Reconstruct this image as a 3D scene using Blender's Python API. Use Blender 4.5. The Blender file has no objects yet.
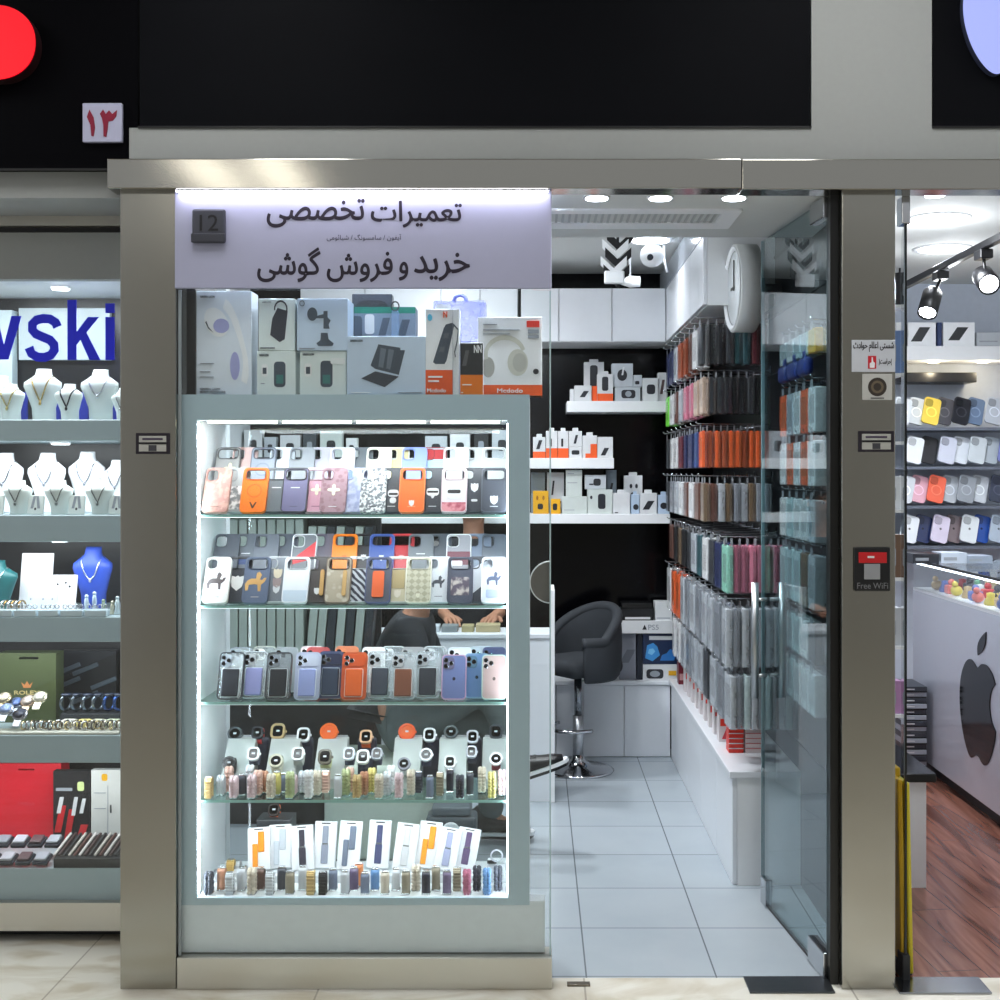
import bpy, bmesh, math, random
from mathutils import Vector, Matrix, Euler
from mathutils.geometry import tessellate_polygon
random.seed(11)
COL = bpy.context.scene.collection
PI = math.pi
FL, D0, EH = 1222.0, 3.667, 1.55          # focal length in px, camera to facade, eye height
def S(d): return (d + D0) / FL            # metres per photo pixel at depth d behind the facade
def PX(px, d): return (px - 535.0) * S(d)
def PZ(py, d): return EH - (py - 473.0) * S(d)
def R(a): return math.radians(a)

# ------------------------------------------------------------------ materials
def lin(c):
    o = []
    for v in c[:3]:
        v = v / 255.0
        o.append(v / 12.92 if v <= 0.04045 else ((v + 0.055) / 1.055) ** 2.4)
    return (o[0], o[1], o[2], 1.0)
_mats = {}
def new_mat(name):
    m = bpy.data.materials.new(name); m.use_nodes = True
    return m, m.node_tree, m.node_tree.nodes, m.node_tree.links
def col(c, rough=0.45, metal=0.0, vary=0.06, scale=30.0, coat=0.0, spec=0.5):
    """plain painted / plastic / paper surface with a slight procedural mottling"""
    k = ('c', tuple(c), rough, metal, vary, scale, coat, spec)
    if k in _mats: return _mats[k]
    m, nt, N, L = new_mat('surface_%d_%d_%d' % tuple(int(v) for v in c[:3]))
    b = N['Principled BSDF']
    base = lin(c)
    tc = N.new('ShaderNodeTexCoord'); nz = N.new('ShaderNodeTexNoise')
    nz.inputs['Scale'].default_value = scale; nz.inputs['Detail'].default_value = 3.0
    L.new(tc.outputs['Object'], nz.inputs['Vector'])
    mx = N.new('ShaderNodeMix'); mx.data_type = 'RGBA'
    mx.inputs[6].default_value = tuple(max(0, v * (1 - vary)) for v in base[:3]) + (1,)
    mx.inputs[7].default_value = tuple(min(1, v * (1 + vary)) for v in base[:3]) + (1,)
    L.new(nz.outputs['Fac'], mx.inputs[0]); L.new(mx.outputs[2], b.inputs['Base Color'])
    b.inputs['Roughness'].default_value = rough; b.inputs['Metallic'].default_value = metal
    b.inputs['Coat Weight'].default_value = coat
    b.inputs['Specular IOR Level'].default_value = spec
    _mats[k] = m
    return m
def emit(c, strength, name='glow'):
    k = ('e', tuple(c), strength)
    if k in _mats: return _mats[k]
    m, nt, N, L = new_mat(name)
    b = N['Principled BSDF']; b.inputs['Base Color'].default_value = tuple(v * .15 for v in lin(c)[:3]) + (1,)
    b.inputs['Emission Color'].default_value = lin(c); b.inputs['Emission Strength'].default_value = strength
    _mats[k] = m
    return m
def glass(tint=(251, 253, 253), refl=0.04, name='clear_glass', rough=0.0, mul=1.0):
    """thin pane: tinted see-through plus a facing dependent mirror reflection"""
    k = ('g', tuple(tint), refl, rough, mul)
    if k in _mats: return _mats[k]
    m, nt, N, L = new_mat(name)
    N.remove(N['Principled BSDF']); out = N['Material Output']
    tr = N.new('ShaderNodeBsdfTransparent'); tr.inputs['Color'].default_value = lin(tint)
    gl = N.new('ShaderNodeBsdfGlossy'); gl.inputs['Roughness'].default_value = rough
    lw = N.new('ShaderNodeLayerWeight'); lw.inputs['Blend'].default_value = 0.5
    p = N.new('ShaderNodeMath'); p.operation = 'POWER'; p.inputs[1].default_value = 5.0
    L.new(lw.outputs['Facing'], p.inputs[0])
    q = N.new('ShaderNodeMath'); q.operation = 'MULTIPLY_ADD'; q.inputs[1].default_value = (1 - refl) * mul; q.inputs[2].default_value = refl
    L.new(p.outputs[0], q.inputs[0])
    mx = N.new('ShaderNodeMixShader')
    L.new(q.outputs[0], mx.inputs[0]); L.new(tr.outputs[0], mx.inputs[1]); L.new(gl.outputs[0], mx.inputs[2])
    L.new(mx.outputs[0], out.inputs['Surface'])
    _mats[k] = m
    return m
def clear_plastic(tint, mixv=0.45, rough=0.25, name='translucent_plastic'):
    """cloudy film or silicone: part see-through, part scattering surface"""
    k = ('p', tuple(tint), mixv, rough)
    if k in _mats: return _mats[k]
    m, nt, N, L = new_mat(name)
    b = N['Principled BSDF']; out = N['Material Output']
    b.inputs['Base Color'].default_value = lin(tint); b.inputs['Roughness'].default_value = rough
    tr = N.new('ShaderNodeBsdfTransparent')
    nz = N.new('ShaderNodeTexNoise'); nz.inputs['Scale'].default_value = 40
    tc = N.new('ShaderNodeTexCoord'); L.new(tc.outputs['Object'], nz.inputs['Vector'])
    mr = N.new('ShaderNodeMapRange'); mr.inputs[3].default_value = max(0, mixv - .12); mr.inputs[4].default_value = min(1, mixv + .12)
    L.new(nz.outputs['Fac'], mr.inputs[0])
    mx = N.new('ShaderNodeMixShader'); L.new(mr.outputs[0], mx.inputs[0])
    L.new(tr.outputs[0], mx.inputs[1]); L.new(b.outputs[0], mx.inputs[2]); L.new(mx.outputs[0], out.inputs['Surface'])
    _mats[k] = m
    return m
def steel(c=(176, 172, 160), rough=0.3, aniso_axis='X', name='brushed_steel'):
    k = ('s', tuple(c), rough, aniso_axis)
    if k in _mats: return _mats[k]
    m, nt, N, L = new_mat(name); b = N['Principled BSDF']
    b.inputs['Base Color'].default_value = lin(c); b.inputs['Metallic'].default_value = 1.0
    tc = N.new('ShaderNodeTexCoord'); mp = N.new('ShaderNodeMapping'); L.new(tc.outputs['Object'], mp.inputs[0])
    mp.inputs['Scale'].default_value = (2, 2, 900) if aniso_axis == 'X' else (900, 2, 2)
    nz = N.new('ShaderNodeTexNoise'); nz.inputs['Scale'].default_value = 1.0; nz.inputs['Detail'].default_value = 2
    L.new(mp.outputs[0], nz.inputs['Vector'])
    mr = N.new('ShaderNodeMapRange'); mr.inputs[3].default_value = rough - .03; mr.inputs[4].default_value = rough + .03
    L.new(nz.outputs['Fac'], mr.inputs[0]); L.new(mr.outputs[0], b.inputs['Roughness'])
    bp = N.new('ShaderNodeBump'); bp.inputs['Strength'].default_value = 0.018; bp.inputs['Distance'].default_value = 0.001
    L.new(nz.outputs['Fac'], bp.inputs['Height']); L.new(bp.outputs[0], b.inputs['Normal'])
    _mats[k] = m
    return m
def brick_mat(name, c1, c2, mortar, bw, bh, mort, rough, vein=None, offset=0.0, rot=0.0, shift=(0, 0)):
    """tiles / planks laid in object XY"""
    m, nt, N, L = new_mat(name); b = N['Principled BSDF']
    tc = N.new('ShaderNodeTexCoord'); mp = N.new('ShaderNodeMapping'); L.new(tc.outputs['Object'], mp.inputs[0])
    mp.inputs['Location'].default_value = (shift[0], shift[1], 0); mp.inputs['Rotation'].default_value = (0, 0, rot)
    br = N.new('ShaderNodeTexBrick'); br.offset = offset; br.squash = 1.0
    br.inputs['Color1'].default_value = lin(c1); br.inputs['Color2'].default_value = lin(c2); br.inputs['Mortar'].default_value = lin(mortar)
    br.inputs['Scale'].default_value = 1.0; br.inputs['Brick Width'].default_value = bw; br.inputs['Row Height'].default_value = bh
    br.inputs['Mortar Size'].default_value = mort; br.inputs['Mortar Smooth'].default_value = 0.1; br.inputs['Bias'].default_value = 0
    L.new(mp.outputs[0], br.inputs['Vector'])
    last = br.outputs['Color']
    if vein:
        nz = N.new('ShaderNodeTexNoise'); nz.inputs['Scale'].default_value = vein[1]; nz.inputs['Detail'].default_value = 8; nz.inputs['Distortion'].default_value = vein[3]
        mp2 = N.new('ShaderNodeMapping'); L.new(tc.outputs['Object'], mp2.inputs[0]); mp2.inputs['Scale'].default_value = vein[2]; mp2.inputs['Rotation'].default_value = (0, 0, rot)
        L.new(mp2.outputs[0], nz.inputs['Vector'])
        rp = N.new('ShaderNodeValToRGB'); rp.color_ramp.elements[0].position = vein[4]; rp.color_ramp.elements[1].position = vein[5]
        rp.color_ramp.elements[0].color = lin(vein[0]); rp.color_ramp.elements[1].color = (1, 1, 1, 1)
        L.new(nz.outputs['Fac'], rp.inputs[0])
        mx = N.new('ShaderNodeMix'); mx.data_type = 'RGBA'; mx.blend_type = 'MULTIPLY'; mx.inputs[0].default_value = 1.0
        L.new(last, mx.inputs[6]); L.new(rp.outputs[0], mx.inputs[7]); last = mx.outputs[2]
    L.new(last, b.inputs['Base Color']); b.inputs['Roughness'].default_value = rough
    return m
def pattern_mat(name, kind, c1, c2, scale, rough=0.5):
    """printed patterns: marble speckle, checks, dots"""
    m, nt, N, L = new_mat(name); b = N['Principled BSDF']
    tc = N.new('ShaderNodeTexCoord')
    if kind == 'check':
        t = N.new('ShaderNodeTexChecker'); t.inputs['Scale'].default_value = scale
        mp = N.new('ShaderNodeMapping'); mp.inputs['Rotation'].default_value = (0, R(45), 0); L.new(tc.outputs['Object'], mp.inputs[0]); L.new(mp.outputs[0], t.inputs['Vector'])
        t.inputs['Color1'].default_value = lin(c1); t.inputs['Color2'].default_value = lin(c2); L.new(t.outputs[0], b.inputs['Base Color'])
    elif kind == 'wave':
        t = N.new('ShaderNodeTexWave'); t.inputs['Scale'].default_value = scale; t.inputs['Distortion'].default_value = 3; t.bands_direction = 'DIAGONAL'
        L.new(tc.outputs['Object'], t.inputs['Vector'])
        rp = N.new('ShaderNodeValToRGB'); rp.color_ramp.elements[0].color = lin(c1); rp.color_ramp.elements[1].color = lin(c2)
        rp.color_ramp.elements[0].position = .45; rp.color_ramp.elements[1].position = .55
        L.new(t.outputs['Fac'], rp.inputs[0]); L.new(rp.outputs[0], b.inputs['Base Color'])
    else:
        t = N.new('ShaderNodeTexVoronoi' if kind == 'dots' else 'ShaderNodeTexNoise'); t.inputs['Scale'].default_value = scale
        L.new(tc.outputs['Object'], t.inputs['Vector'])
        rp = N.new('ShaderNodeValToRGB'); rp.color_ramp.elements[0].color = lin(c1); rp.color_ramp.elements[1].color = lin(c2)
        rp.color_ramp.elements[0].position = .3 if kind == 'dots' else .44; rp.color_ramp.elements[1].position = .45 if kind == 'dots' else .56
        L.new(t.outputs[0], rp.inputs[0]); L.new(rp.outputs[0], b.inputs['Base Color'])
    b.inputs['Roughness'].default_value = rough
    return m
WHITE = (236, 238, 240); BLACK = (14, 14, 17)

# ------------------------------------------------------------------ mesh builder
def rr(w, h, r, n=4, cx=0.0, cz=0.0):
    """rounded rectangle outline, counter-clockwise, centred on cx, cz"""
    r = min(r, w / 2 - 1e-5, h / 2 - 1e-5); p = []
    for (sx, sz, a0) in ((1, 1, 0), (-1, 1, 90), (-1, -1, 180), (1, -1, 270)):
        for i in range(n + 1):
            a = R(a0 + 90.0 * i / n)
            p.append((cx + sx * (w / 2 - r) + r * math.cos(a), cz + sz * (h / 2 - r) + r * math.sin(a)))
    return p
def circ(r, n=16, cx=0.0, cz=0.0, rz=None):
    rz = r if rz is None else rz
    return [(cx + r * math.cos(2 * PI * i / n), cz + rz * math.sin(2 * PI * i / n)) for i in range(n)]
class MB:
    def __init__(s): s.v = []; s.f = []; s.k = []; s.mats = []; s.sm = []
    def mi(s, m):
        if m not in s.mats: s.mats.append(m)
        return s.mats.index(m)
    def add(s, vs, fs, m, smooth=False):
        b = len(s.v); s.v.extend([tuple(v) for v in vs]); i = s.mi(m)
        for f in fs: s.f.append(tuple(b + j for j in f)); s.k.append(i); s.sm.append(smooth)
        return b
    def box(s, x0, x1, y0, y1, z0, z1, m, faces=None):
        vs = [(x0, y0, z0), (x1, y0, z0), (x1, y1, z0), (x0, y1, z0), (x0, y0, z1), (x1, y0, z1), (x1, y1, z1), (x0, y1, z1)]
        s.add(vs, [(0, 3, 2, 1), (4, 5, 6, 7), (0, 1, 5, 4), (1, 2, 6, 5), (2, 3, 7, 6), (3, 0, 4, 7)], m)
        return s
    def rbox(s, x0, x1, y0, y1, z0, z1, m, r=0.003, n=2):
        """box with every edge rounded"""
        bm = bmesh.new(); bmesh.ops.create_cube(bm, size=1.0)
        for v in bm.verts: v.co = Vector(((x0 + x1) / 2 + v.co.x * (x1 - x0), (y0 + y1) / 2 + v.co.y * (y1 - y0), (z0 + z1) / 2 + v.co.z * (z1 - z0)))
        r = min(r, (x1 - x0) * .45, (y1 - y0) * .45, (z1 - z0) * .45)
        bmesh.ops.bevel(bm, geom=bm.edges[:], offset=r, segments=n, affect='EDGES', profile=.5)
        bm.verts.index_update()
        s.add([v.co for v in bm.verts], [[v.index for v in f.verts] for f in bm.faces], m, n > 2); bm.free()
        return s
    def prism(s, pts, y0, y1, m, holes=(), side=None, smooth=False):
        """outline in XZ (with holes) extruded from y0 (front) to y1"""
        loops = [list(pts)] + [list(h) for h in holes]
        tris = tessellate_polygon([[Vector((p[0], p[1], 0)) for p in l] for l in loops])
        flat = [p for l in loops for p in l]; n = len(flat)
        vs = [(p[0], y0, p[1]) for p in flat] + [(p[0], y1, p[1]) for p in flat]
        fs = []
        for t in tris:
            a, b, c = [flat[i] for i in t]
            ccw = (b[0] - a[0]) * (c[1] - a[1]) - (b[1] - a[1]) * (c[0] - a[0]) > 0
            t = tuple(t) if ccw else (t[0], t[2], t[1])
            fs.append(t); fs.append((t[0] + n, t[2] + n, t[1] + n))
        base = s.add(vs, fs, m)
        o = 0; i2 = s.mi(side or m)
        for li, l in enumerate(loops):
            area = sum(l[i][0] * l[(i + 1) % len(l)][1] - l[(i + 1) % len(l)][0] * l[i][1] for i in range(len(l)))
            fwd = (area > 0) == (li == 0)
            for i in range(len(l)):
                a, b = o + i, o + (i + 1) % len(l)
                q = (a, a + n, b + n, b) if not fwd else (a, b, b + n, a + n)
                q = (q[0], q[3], q[2], q[1]) if fwd else (q[0], q[3], q[2], q[1])
                s.f.append(tuple(base + j for j in q)); s.k.append(i2); s.sm.append(smooth)
            o += len(l)
        return s
    def tube(s, path, r, m, seg=8, closed=False, rs=None):
        P = [Vector(p) for p in path]; n = len(P); vs = []; fs = []
        up = Vector((0, 0, 1)); prev = None
        for i, p in enumerate(P):
            a = P[(i - 1) % n] if closed or i > 0 else p; b = P[(i + 1) % n] if closed or i < n - 1 else p
            t = (b - a); t = t.normalized() if t.length > 1e-9 else up
            if prev is None:
                ref = up if abs(t.dot(up)) < .9 else Vector((1, 0, 0)); u = t.cross(ref).normalized()
            else:
                u = (prev - t * prev.dot(t)); u = u.normalized() if u.length > 1e-6 else t.orthogonal().normalized()
            prev = u; w = t.cross(u); rad = rs[i] if rs else r
            for k in range(seg):
                c, sn = math.cos(2 * PI * k / seg), math.sin(2 * PI * k / seg)
                vs.append(p + (u * c + w * sn) * rad)
        rng = n if closed else n - 1
        for i in range(rng):
            j = (i + 1) % n
            for k in range(seg):
                l = (k + 1) % seg; fs.append((i * seg + k, i * seg + l, j * seg + l, j * seg + k))
        if not closed: fs.append(tuple(range(seg))[::-1]); fs.append(tuple((n - 1) * seg + k for k in range(seg)))
        s.add(vs, fs, m, True); return s
    def lathe(s, prof, m, seg=20, c=(0, 0, 0), axis='z', smooth=True, sx=1.0, sy=1.0, caps=True):
        """profile of (radius, height)"""
        vs = []; fs = []; n = len(prof)
        for (r, h) in prof:
            for k in range(seg):
                a = 2 * PI * k / seg; x, y = r * math.cos(a) * sx, r * math.sin(a) * sy
                q = (x, y, h) if axis == 'z' else ((x, h, y) if axis == 'y' else (h, x, y))
                vs.append((c[0] + q[0], c[1] + q[1], c[2] + q[2]))
        for i in range(n - 1):
            for k in range(seg):
                l = (k + 1) % seg; fs.append((i * seg + k, i * seg + l, (i + 1) * seg + l, (i + 1) * seg + k))
        if caps and prof[0][0] > 1e-6: fs.append(tuple(range(seg))[::-1])
        if caps and prof[-1][0] > 1e-6: fs.append(tuple((n - 1) * seg + k for k in range(seg)))
        s.add(vs, fs, m, smooth); return s
    def ball(s, c, r, m, seg=10, rings=6):
        rx, ry, rz = (r, r, r) if not isinstance(r, (tuple, list)) else r
        prof = [(math.sin(PI * i / rings), -math.cos(PI * i / rings)) for i in range(rings + 1)]
        vs = []; fs = []
        for (q, h) in prof:
            for k in range(seg):
                a = 2 * PI * k / seg; vs.append((c[0] + rx * q * math.cos(a), c[1] + ry * q * math.sin(a), c[2] + rz * h))
        for i in range(rings):
            for k in range(seg):
                l = (k + 1) % seg; fs.append((i * seg + k, i * seg + l, (i + 1) * seg + l, (i + 1) * seg + k))
        s.add(vs, fs, m, True); return s
    def loft(s, secs, m, seg=16, caps=True):
        """stack of ellipses: (cx, cy, z, rx, ry)"""
        vs = []; fs = []
        for (cx, cy, z, rx, ry) in secs:
            for k in range(seg):
                a = 2 * PI * k / seg; vs.append((cx + rx * math.cos(a), cy + ry * math.sin(a), z))
        for i in range(len(secs) - 1):
            for k in range(seg):
                l = (k + 1) % seg; fs.append((i * seg + k, i * seg + l, (i + 1) * seg + l, (i + 1) * seg + k))
        if caps: fs.append(tuple(range(seg))[::-1]); fs.append(tuple((len(secs) - 1) * seg + k for k in range(seg)))
        s.add(vs, fs, m, True); return s
    def xf(s, M, start=0):
        for i in range(start, len(s.v)): s.v[i] = tuple(M @ Vector(s.v[i]))
        return s
    def build(s, name, parent=None, loc=(0, 0, 0), rot=(0, 0, 0)):
        me = bpy.data.meshes.new(name); me.from_pydata(s.v, [], s.f)
        for m in s.mats: me.materials.append(m)
        for p, k, sm in zip(me.polygons, s.k, s.sm): p.material_index = k; p.use_smooth = sm
        bm = bmesh.new(); bm.from_mesh(me); bmesh.ops.recalc_face_normals(bm, faces=bm.faces); bm.to_mesh(me); bm.free()
        o = bpy.data.objects.new(name, me); COL.objects.link(o); o.location = loc; o.rotation_euler = rot
        if parent is not None: o.parent = parent
        return o
def tag(o, label, cat, group=None, kind=None):
    o['label'] = label; o['category'] = cat
    if group: o['group'] = group
    if kind: o['kind'] = kind
    return o
def thing(name, label, cat, loc=(0, 0, 0), rot=(0, 0, 0), group=None):
    o = bpy.data.objects.new(name, None); COL.objects.link(o); o.location = loc; o.rotation_euler = rot
    o.empty_display_size = 0.05
    return tag(o, label, cat, group)
def structure(o, label=None):
    o['kind'] = 'structure'
    if label: o['label'] = label
    return o
def dup(root, loc=None, rot=None, label=None, group=None):
    r = root.copy(); COL.objects.link(r)
    if loc is not None: r.location = loc
    if rot is not None: r.rotation_euler = rot
    if label: r['label'] = label
    if group: r['group'] = group
    for ch in list(root.children):
        c = ch.copy(); COL.objects.link(c); c.parent = r
        for g in list(ch.children):
            d = g.copy(); COL.objects.link(d); d.parent = c
    return r

# ------------------------------------------------------------------ writing
_F = {'ا': (0xFE8D, 0xFE8E, 0, 0), 'آ': (0xFE81, 0xFE82, 0, 0), 'ت': (0xFE95, 0xFE96, 0xFE97, 0xFE98), 'خ': (0xFEA5, 0xFEA6, 0xFEA7, 0xFEA8), 'ح': (0xFEA1, 0xFEA2, 0xFEA3, 0xFEA4),
      'د': (0xFEA9, 0xFEAA, 0, 0), 'ر': (0xFEAD, 0xFEAE, 0, 0), 'س': (0xFEB1, 0xFEB2, 0xFEB3, 0xFEB4), 'ش': (0xFEB5, 0xFEB6, 0xFEB7, 0xFEB8), 'ص': (0xFEB9, 0xFEBA, 0xFEBB, 0xFEBC),
      'ع': (0xFEC9, 0xFECA, 0xFECB, 0xFECC), 'ف': (0xFED1, 0xFED2, 0xFED3, 0xFED4), 'ل': (0xFEDD, 0xFEDE, 0xFEDF, 0xFEE0), 'م': (0xFEE1, 0xFEE2, 0xFEE3, 0xFEE4), 'ن': (0xFEE5, 0xFEE6, 0xFEE7, 0xFEE8),
      'و': (0xFEED, 0xFEEE, 0, 0), 'ی': (0xFBFC, 0xFBFD, 0xFBFE, 0xFBFF), 'گ': (0xFB92, 0xFB93, 0xFB94, 0xFB95), 'ئ': (0xFE89, 0xFE8A, 0xFE8B, 0xFE8C)}
def shape_fa(s):
    out = []
    for i, c in enumerate(s):
        if c not in _F: out.append(c); continue
        p = i > 0 and s[i - 1] in _F and _F[s[i - 1]][2] != 0
        n = i + 1 < len(s) and s[i + 1] in _F
        k = _F[c]
        if k[2] == 0: n = False
        out.append(chr(k[3] if p and n else k[1] if p else k[2] if n else k[0]))
    return ''.join(reversed(out))
def text_mesh(body, box, mat, depth=0.001, bold=0.0, keep=False, shear=0.0):
    """lettering fitted to box=(x0, x1, z0, z1) in the XZ plane, front at y=0; returns (verts, faces)"""
    cu = bpy.data.curves.new('lettering', 'FONT'); cu.body = body; cu.size = 1.0; cu.offset = bold; cu.resolution_u = 3; cu.shear = shear
    o = bpy.data.objects.new('lettering', cu); COL.objects.link(o)
    bpy.context.view_layer.update()
    dg = bpy.context.evaluated_depsgraph_get()
    me = o.evaluated_get(dg).to_mesh()
    vs = [v.co.copy() for v in me.vertices]; fs = [tuple(p.vertices) for p in me.polygons]
    o.evaluated_get(dg).to_mesh_clear()
    bpy.data.objects.remove(o); bpy.data.curves.remove(cu)
    if not vs: return [], []
    x0 = min(v.x for v in vs); x1 = max(v.x for v in vs); z0 = min(v.y for v in vs); z1 = max(v.y for v in vs)
    sx = (box[1] - box[0]) / max(x1 - x0, 1e-6); sz = (box[3] - box[2]) / max(z1 - z0, 1e-6)
    if keep: sx = sz = min(sx, sz)
    out = [(box[0] + (v.x - x0) * sx, -depth, box[2] + (v.y - z0) * sz) for v in vs]
    return out, fs
def letters(mb, body, box, mat, depth=0.001, bold=0.0, y=0.0, keep=False):
    """bold: stroke thickening in metres, made by striking the text several times"""
    for k, (ox, oz) in enumerate(((-1, 0), (1, 0), (0, -1), (0, 1), (-.7, -.7), (.7, .7)) if bold else ((0, 0),)):
        _letters(mb, body, (box[0] + bold + ox * bold, box[1] - bold + ox * bold, box[2] + bold + oz * bold, box[3] - bold + oz * bold), mat, depth + k * .00001, y, keep)
    return mb
def _letters(mb, body, box, mat, depth, y, keep):
    vs, fs = text_mesh(body, box, mat, depth, 0.0, keep)
    n = len(vs)
    if not n: return mb
    vs2 = [(v[0], y - depth, v[2]) for v in vs] + [(v[0], y, v[2]) for v in vs]
    cnt = {}
    for f in fs:
        for i in range(len(f)):
            a, b = f[i], f[(i + 1) % len(f)]; cnt[(a, b)] = cnt.get((a, b), 0) + 1
    side = [(a, b) for (a, b) in cnt if (b, a) not in cnt]
    fs2 = list(fs) + [(a, a + n, b + n, b) for (a, b) in side]
    mb.add(vs2, fs2, mat); return mb
# ================================================================== camera, world, setting
cam_d = bpy.data.cameras.new('camera'); cam = bpy.data.objects.new('camera', cam_d); COL.objects.link(cam)
cam.location = (0, -D0, EH); cam.rotation_euler = (R(90), 0, 0)
cam_d.sensor_width = 36.0; cam_d.lens = FL / 1000.0 * 36.0; cam_d.shift_x = -0.035; cam_d.shift_y = -0.027; cam_d.clip_end = 60
sc = bpy.context.scene; sc.camera = cam
sc.view_settings.view_transform = 'Standard'; sc.view_settings.look = 'None'; sc.view_settings.gamma = 1.0; sc.view_settings.exposure = 0.0
sc.view_settings.use_curve_mapping = False
sc.cycles.max_bounces = 10; sc.cycles.transparent_max_bounces = 24; sc.cycles.glossy_bounces = 5; sc.cycles.diffuse_bounces = 4
sc.cycles.caustics_reflective = False; sc.cycles.caustics_refractive = False; sc.cycles.sample_clamp_indirect = 6.0
w = bpy.data.worlds.new('world'); sc.world = w; w.use_nodes = True
w.node_tree.nodes['Background'].inputs['Color'].default_value = (0.75, 0.77, 0.79, 1); w.node_tree.nodes['Background'].inputs['Strength'].default_value = 0.62

M_STEEL = steel((170, 168, 161), 0.12); M_STEELV = steel((168, 166, 158), 0.2, 'Z')
M_CHROME = col((200, 202, 206), .12, 1.0, .02)
M_GREY = col((158, 161, 159), .75, 0, .03, 60); M_BLACKBOARD = col((11, 12, 16), .6, 0, .2, 4, spec=.05)
M_WHITE = col(WHITE, .35, 0, .02); M_GLOSSW = col((228, 231, 236), .28, 0, .02)
M_BLACK = col(BLACK, .4); M_BLACKGLOSS = col((6, 6, 9), .14, spec=.25); M_DARK = col((30, 31, 34), .5)
M_FROST = col((186, 208, 219), .3, 0, .04, 6)
M_GLASS = glass(); M_GLASSG = glass((244, 249, 249), .05)
M_DOORGLASS = glass((234, 244, 246), .06, mul=1.0)

def sbox(name, x0, x1, y0, y1, z0, z1, m, label=None):
    return structure(MB().box(x0, x1, y0, y1, z0, z1, m).build(name), label)

# floors
M_MARBLE = brick_mat('beige_marble', (222, 218, 206), (214, 208, 194), (172, 165, 150), .8, .6, .003, .28, ((222, 214, 200), 2.2, (1, 2.2, 1), 1.6, .36, .56), offset=0.5, shift=(.25, .1))
M_TILE = brick_mat('white_porcelain_tile', (176, 184, 190), (172, 181, 187), (110, 116, 120), .4, .4, .0026, .22, ((244, 246, 247), 3, (1, 1, 1), .4, .3, .7), shift=(-.158, -.096))
M_WOOD = brick_mat('walnut_planks', (158, 108, 92), (134, 92, 80), (70, 44, 38), 1.3, .14, .002, .2, ((168, 146, 136), 3.0, (5, .5, 1), 1.2, .34, .64), offset=.4, rot=R(84))
structure(MB().box(-3.6, 3.6, -6.2, .085, -.05, 0, M_MARBLE).build('floor'), 'beige marble corridor floor')
structure(MB().box(-3.6, -1.25, .085, .5, -.05, -.0005, M_MARBLE).build('floor'), 'beige marble floor before the jewellery window')
structure(MB().box(-1.25, 1.06, .085, 3.3, -.05, .0, M_TILE).box(-1.7, -1.25, .985, 3.3, -.05, .0, M_TILE).build('floor'), 'white tiled shop floor')
structure(MB().box(1.06, 4.4, .085, 4.0, -.05, -.0, M_WOOD).build('floor'), 'brown wood plank floor of the next shop')
# corridor behind the photographer (only ever seen as reflections)
structure(MB().box(-3.6, 3.6, -2.6, -.1, 3.5, 3.55, col((168, 165, 155), .8)).build('ceiling'), 'mall corridor ceiling')
structure(MB().box(-3.6, 3.6, -6.3, -6.2, 0, 3.5, col((186, 184, 178), .6)).build('wall_opposite'), 'opposite side of the mall corridor')
E_TUBE = emit((252, 252, 252), 13.0, 'tube_lamp_light')
LAMPS = [(-2.07, -4.3, .125, .7, 'tube lamp hung over the mall corridor, mirrored in the steel beam, left one'), (-1.63, -4.3, .12, .7, 'tube lamp hung over the mall corridor, mirrored in the steel beam, right one'),
         (-2.7, -.95, .17, .5, 'added lamp panel on the mall ceiling to light the jewellery window'), (-.9, -.95, .17, .5, 'added lamp panel on the mall ceiling to light the showcase'), (.9, -.95, .17, .5, 'added lamp panel on the mall ceiling to light the glass door'), (2.7, -.95, .17, .5, 'added lamp panel on the mall ceiling to light the right shop')]  # square panels are added, unseen lamps that brighten the facade
for i, (x, y, hw, hl, lb_) in enumerate(LAMPS):
    t = thing('corridor_lamp', lb_, 'ceiling lamp', (x, y, 3.5))
    MB().box(-hw - .02, hw + .02, -hl - .02, hl + .02, -.04, 0, M_WHITE).build('housing', t)
    if i < 2: MB().tube([(0, 0, 0), (0, 0, .3)], .01, M_WHITE, 6).build('suspension_rod', t)
    MB().box(-hw, hw, -hl, hl, -.05, -.04, E_TUBE if i > 1 else emit((255, 249, 236), 4.5, 'tube_lamp_light')).build('diffuser', t)

# ------------------------------------------------------------------ facade
P0 = lambda px: PX(px, 0)
Z0 = lambda py: PZ(py, 0)
def pzbox(name, px0, px1, py0, py1, y0, y1, m, label=None):
    return sbox(name, P0(px0), P0(px1), y0, y1, Z0(py1), Z0(py0), m, label)
# grey painted wall pieces around the black sign boards
g = MB()
g.box(P0(127), P0(1080), .02, .12, Z0(160), Z0(126), M_GREY)
g.box(P0(813), P0(934), .02, .12, Z0(126), Z0(-120), M_GREY)
g.box(P0(137), P0(1080), .06, .12, Z0(126), Z0(-120), M_GREY)
structure(g.build('wall_front'), 'grey painted wall above the shopfront')
def board(px0, px1, py0, py1, label):
    b = MB().box(P0(px0), P0(px1), .022, .058, Z0(py1), Z0(py0), M_BLACKBOARD)
    o = tag(b.build('sign_board'), label, 'sign board')
    MB().box(P0(px0) - .004, P0(px1) + .004, .014, .022, Z0(py1) - .006, Z0(py1), M_BLACK).build('bottom_rail', o)
    return o
board(137.5, 811.5, -115, 124.5, 'wide blank black sign board above the open phone shop')
board(935.5, 1075, -115, 124.5, 'black sign board carrying the lit white fruit emblem')
lb = MB().box(P0(-75), P0(134.5), .03, .06, Z0(167), Z0(-115), col((4, 4, 7), .5, spec=.04))
lb = tag(lb.build('sign_board'), 'black sign board with the red glowing letter, over the jewellery window', 'sign board')
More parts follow.
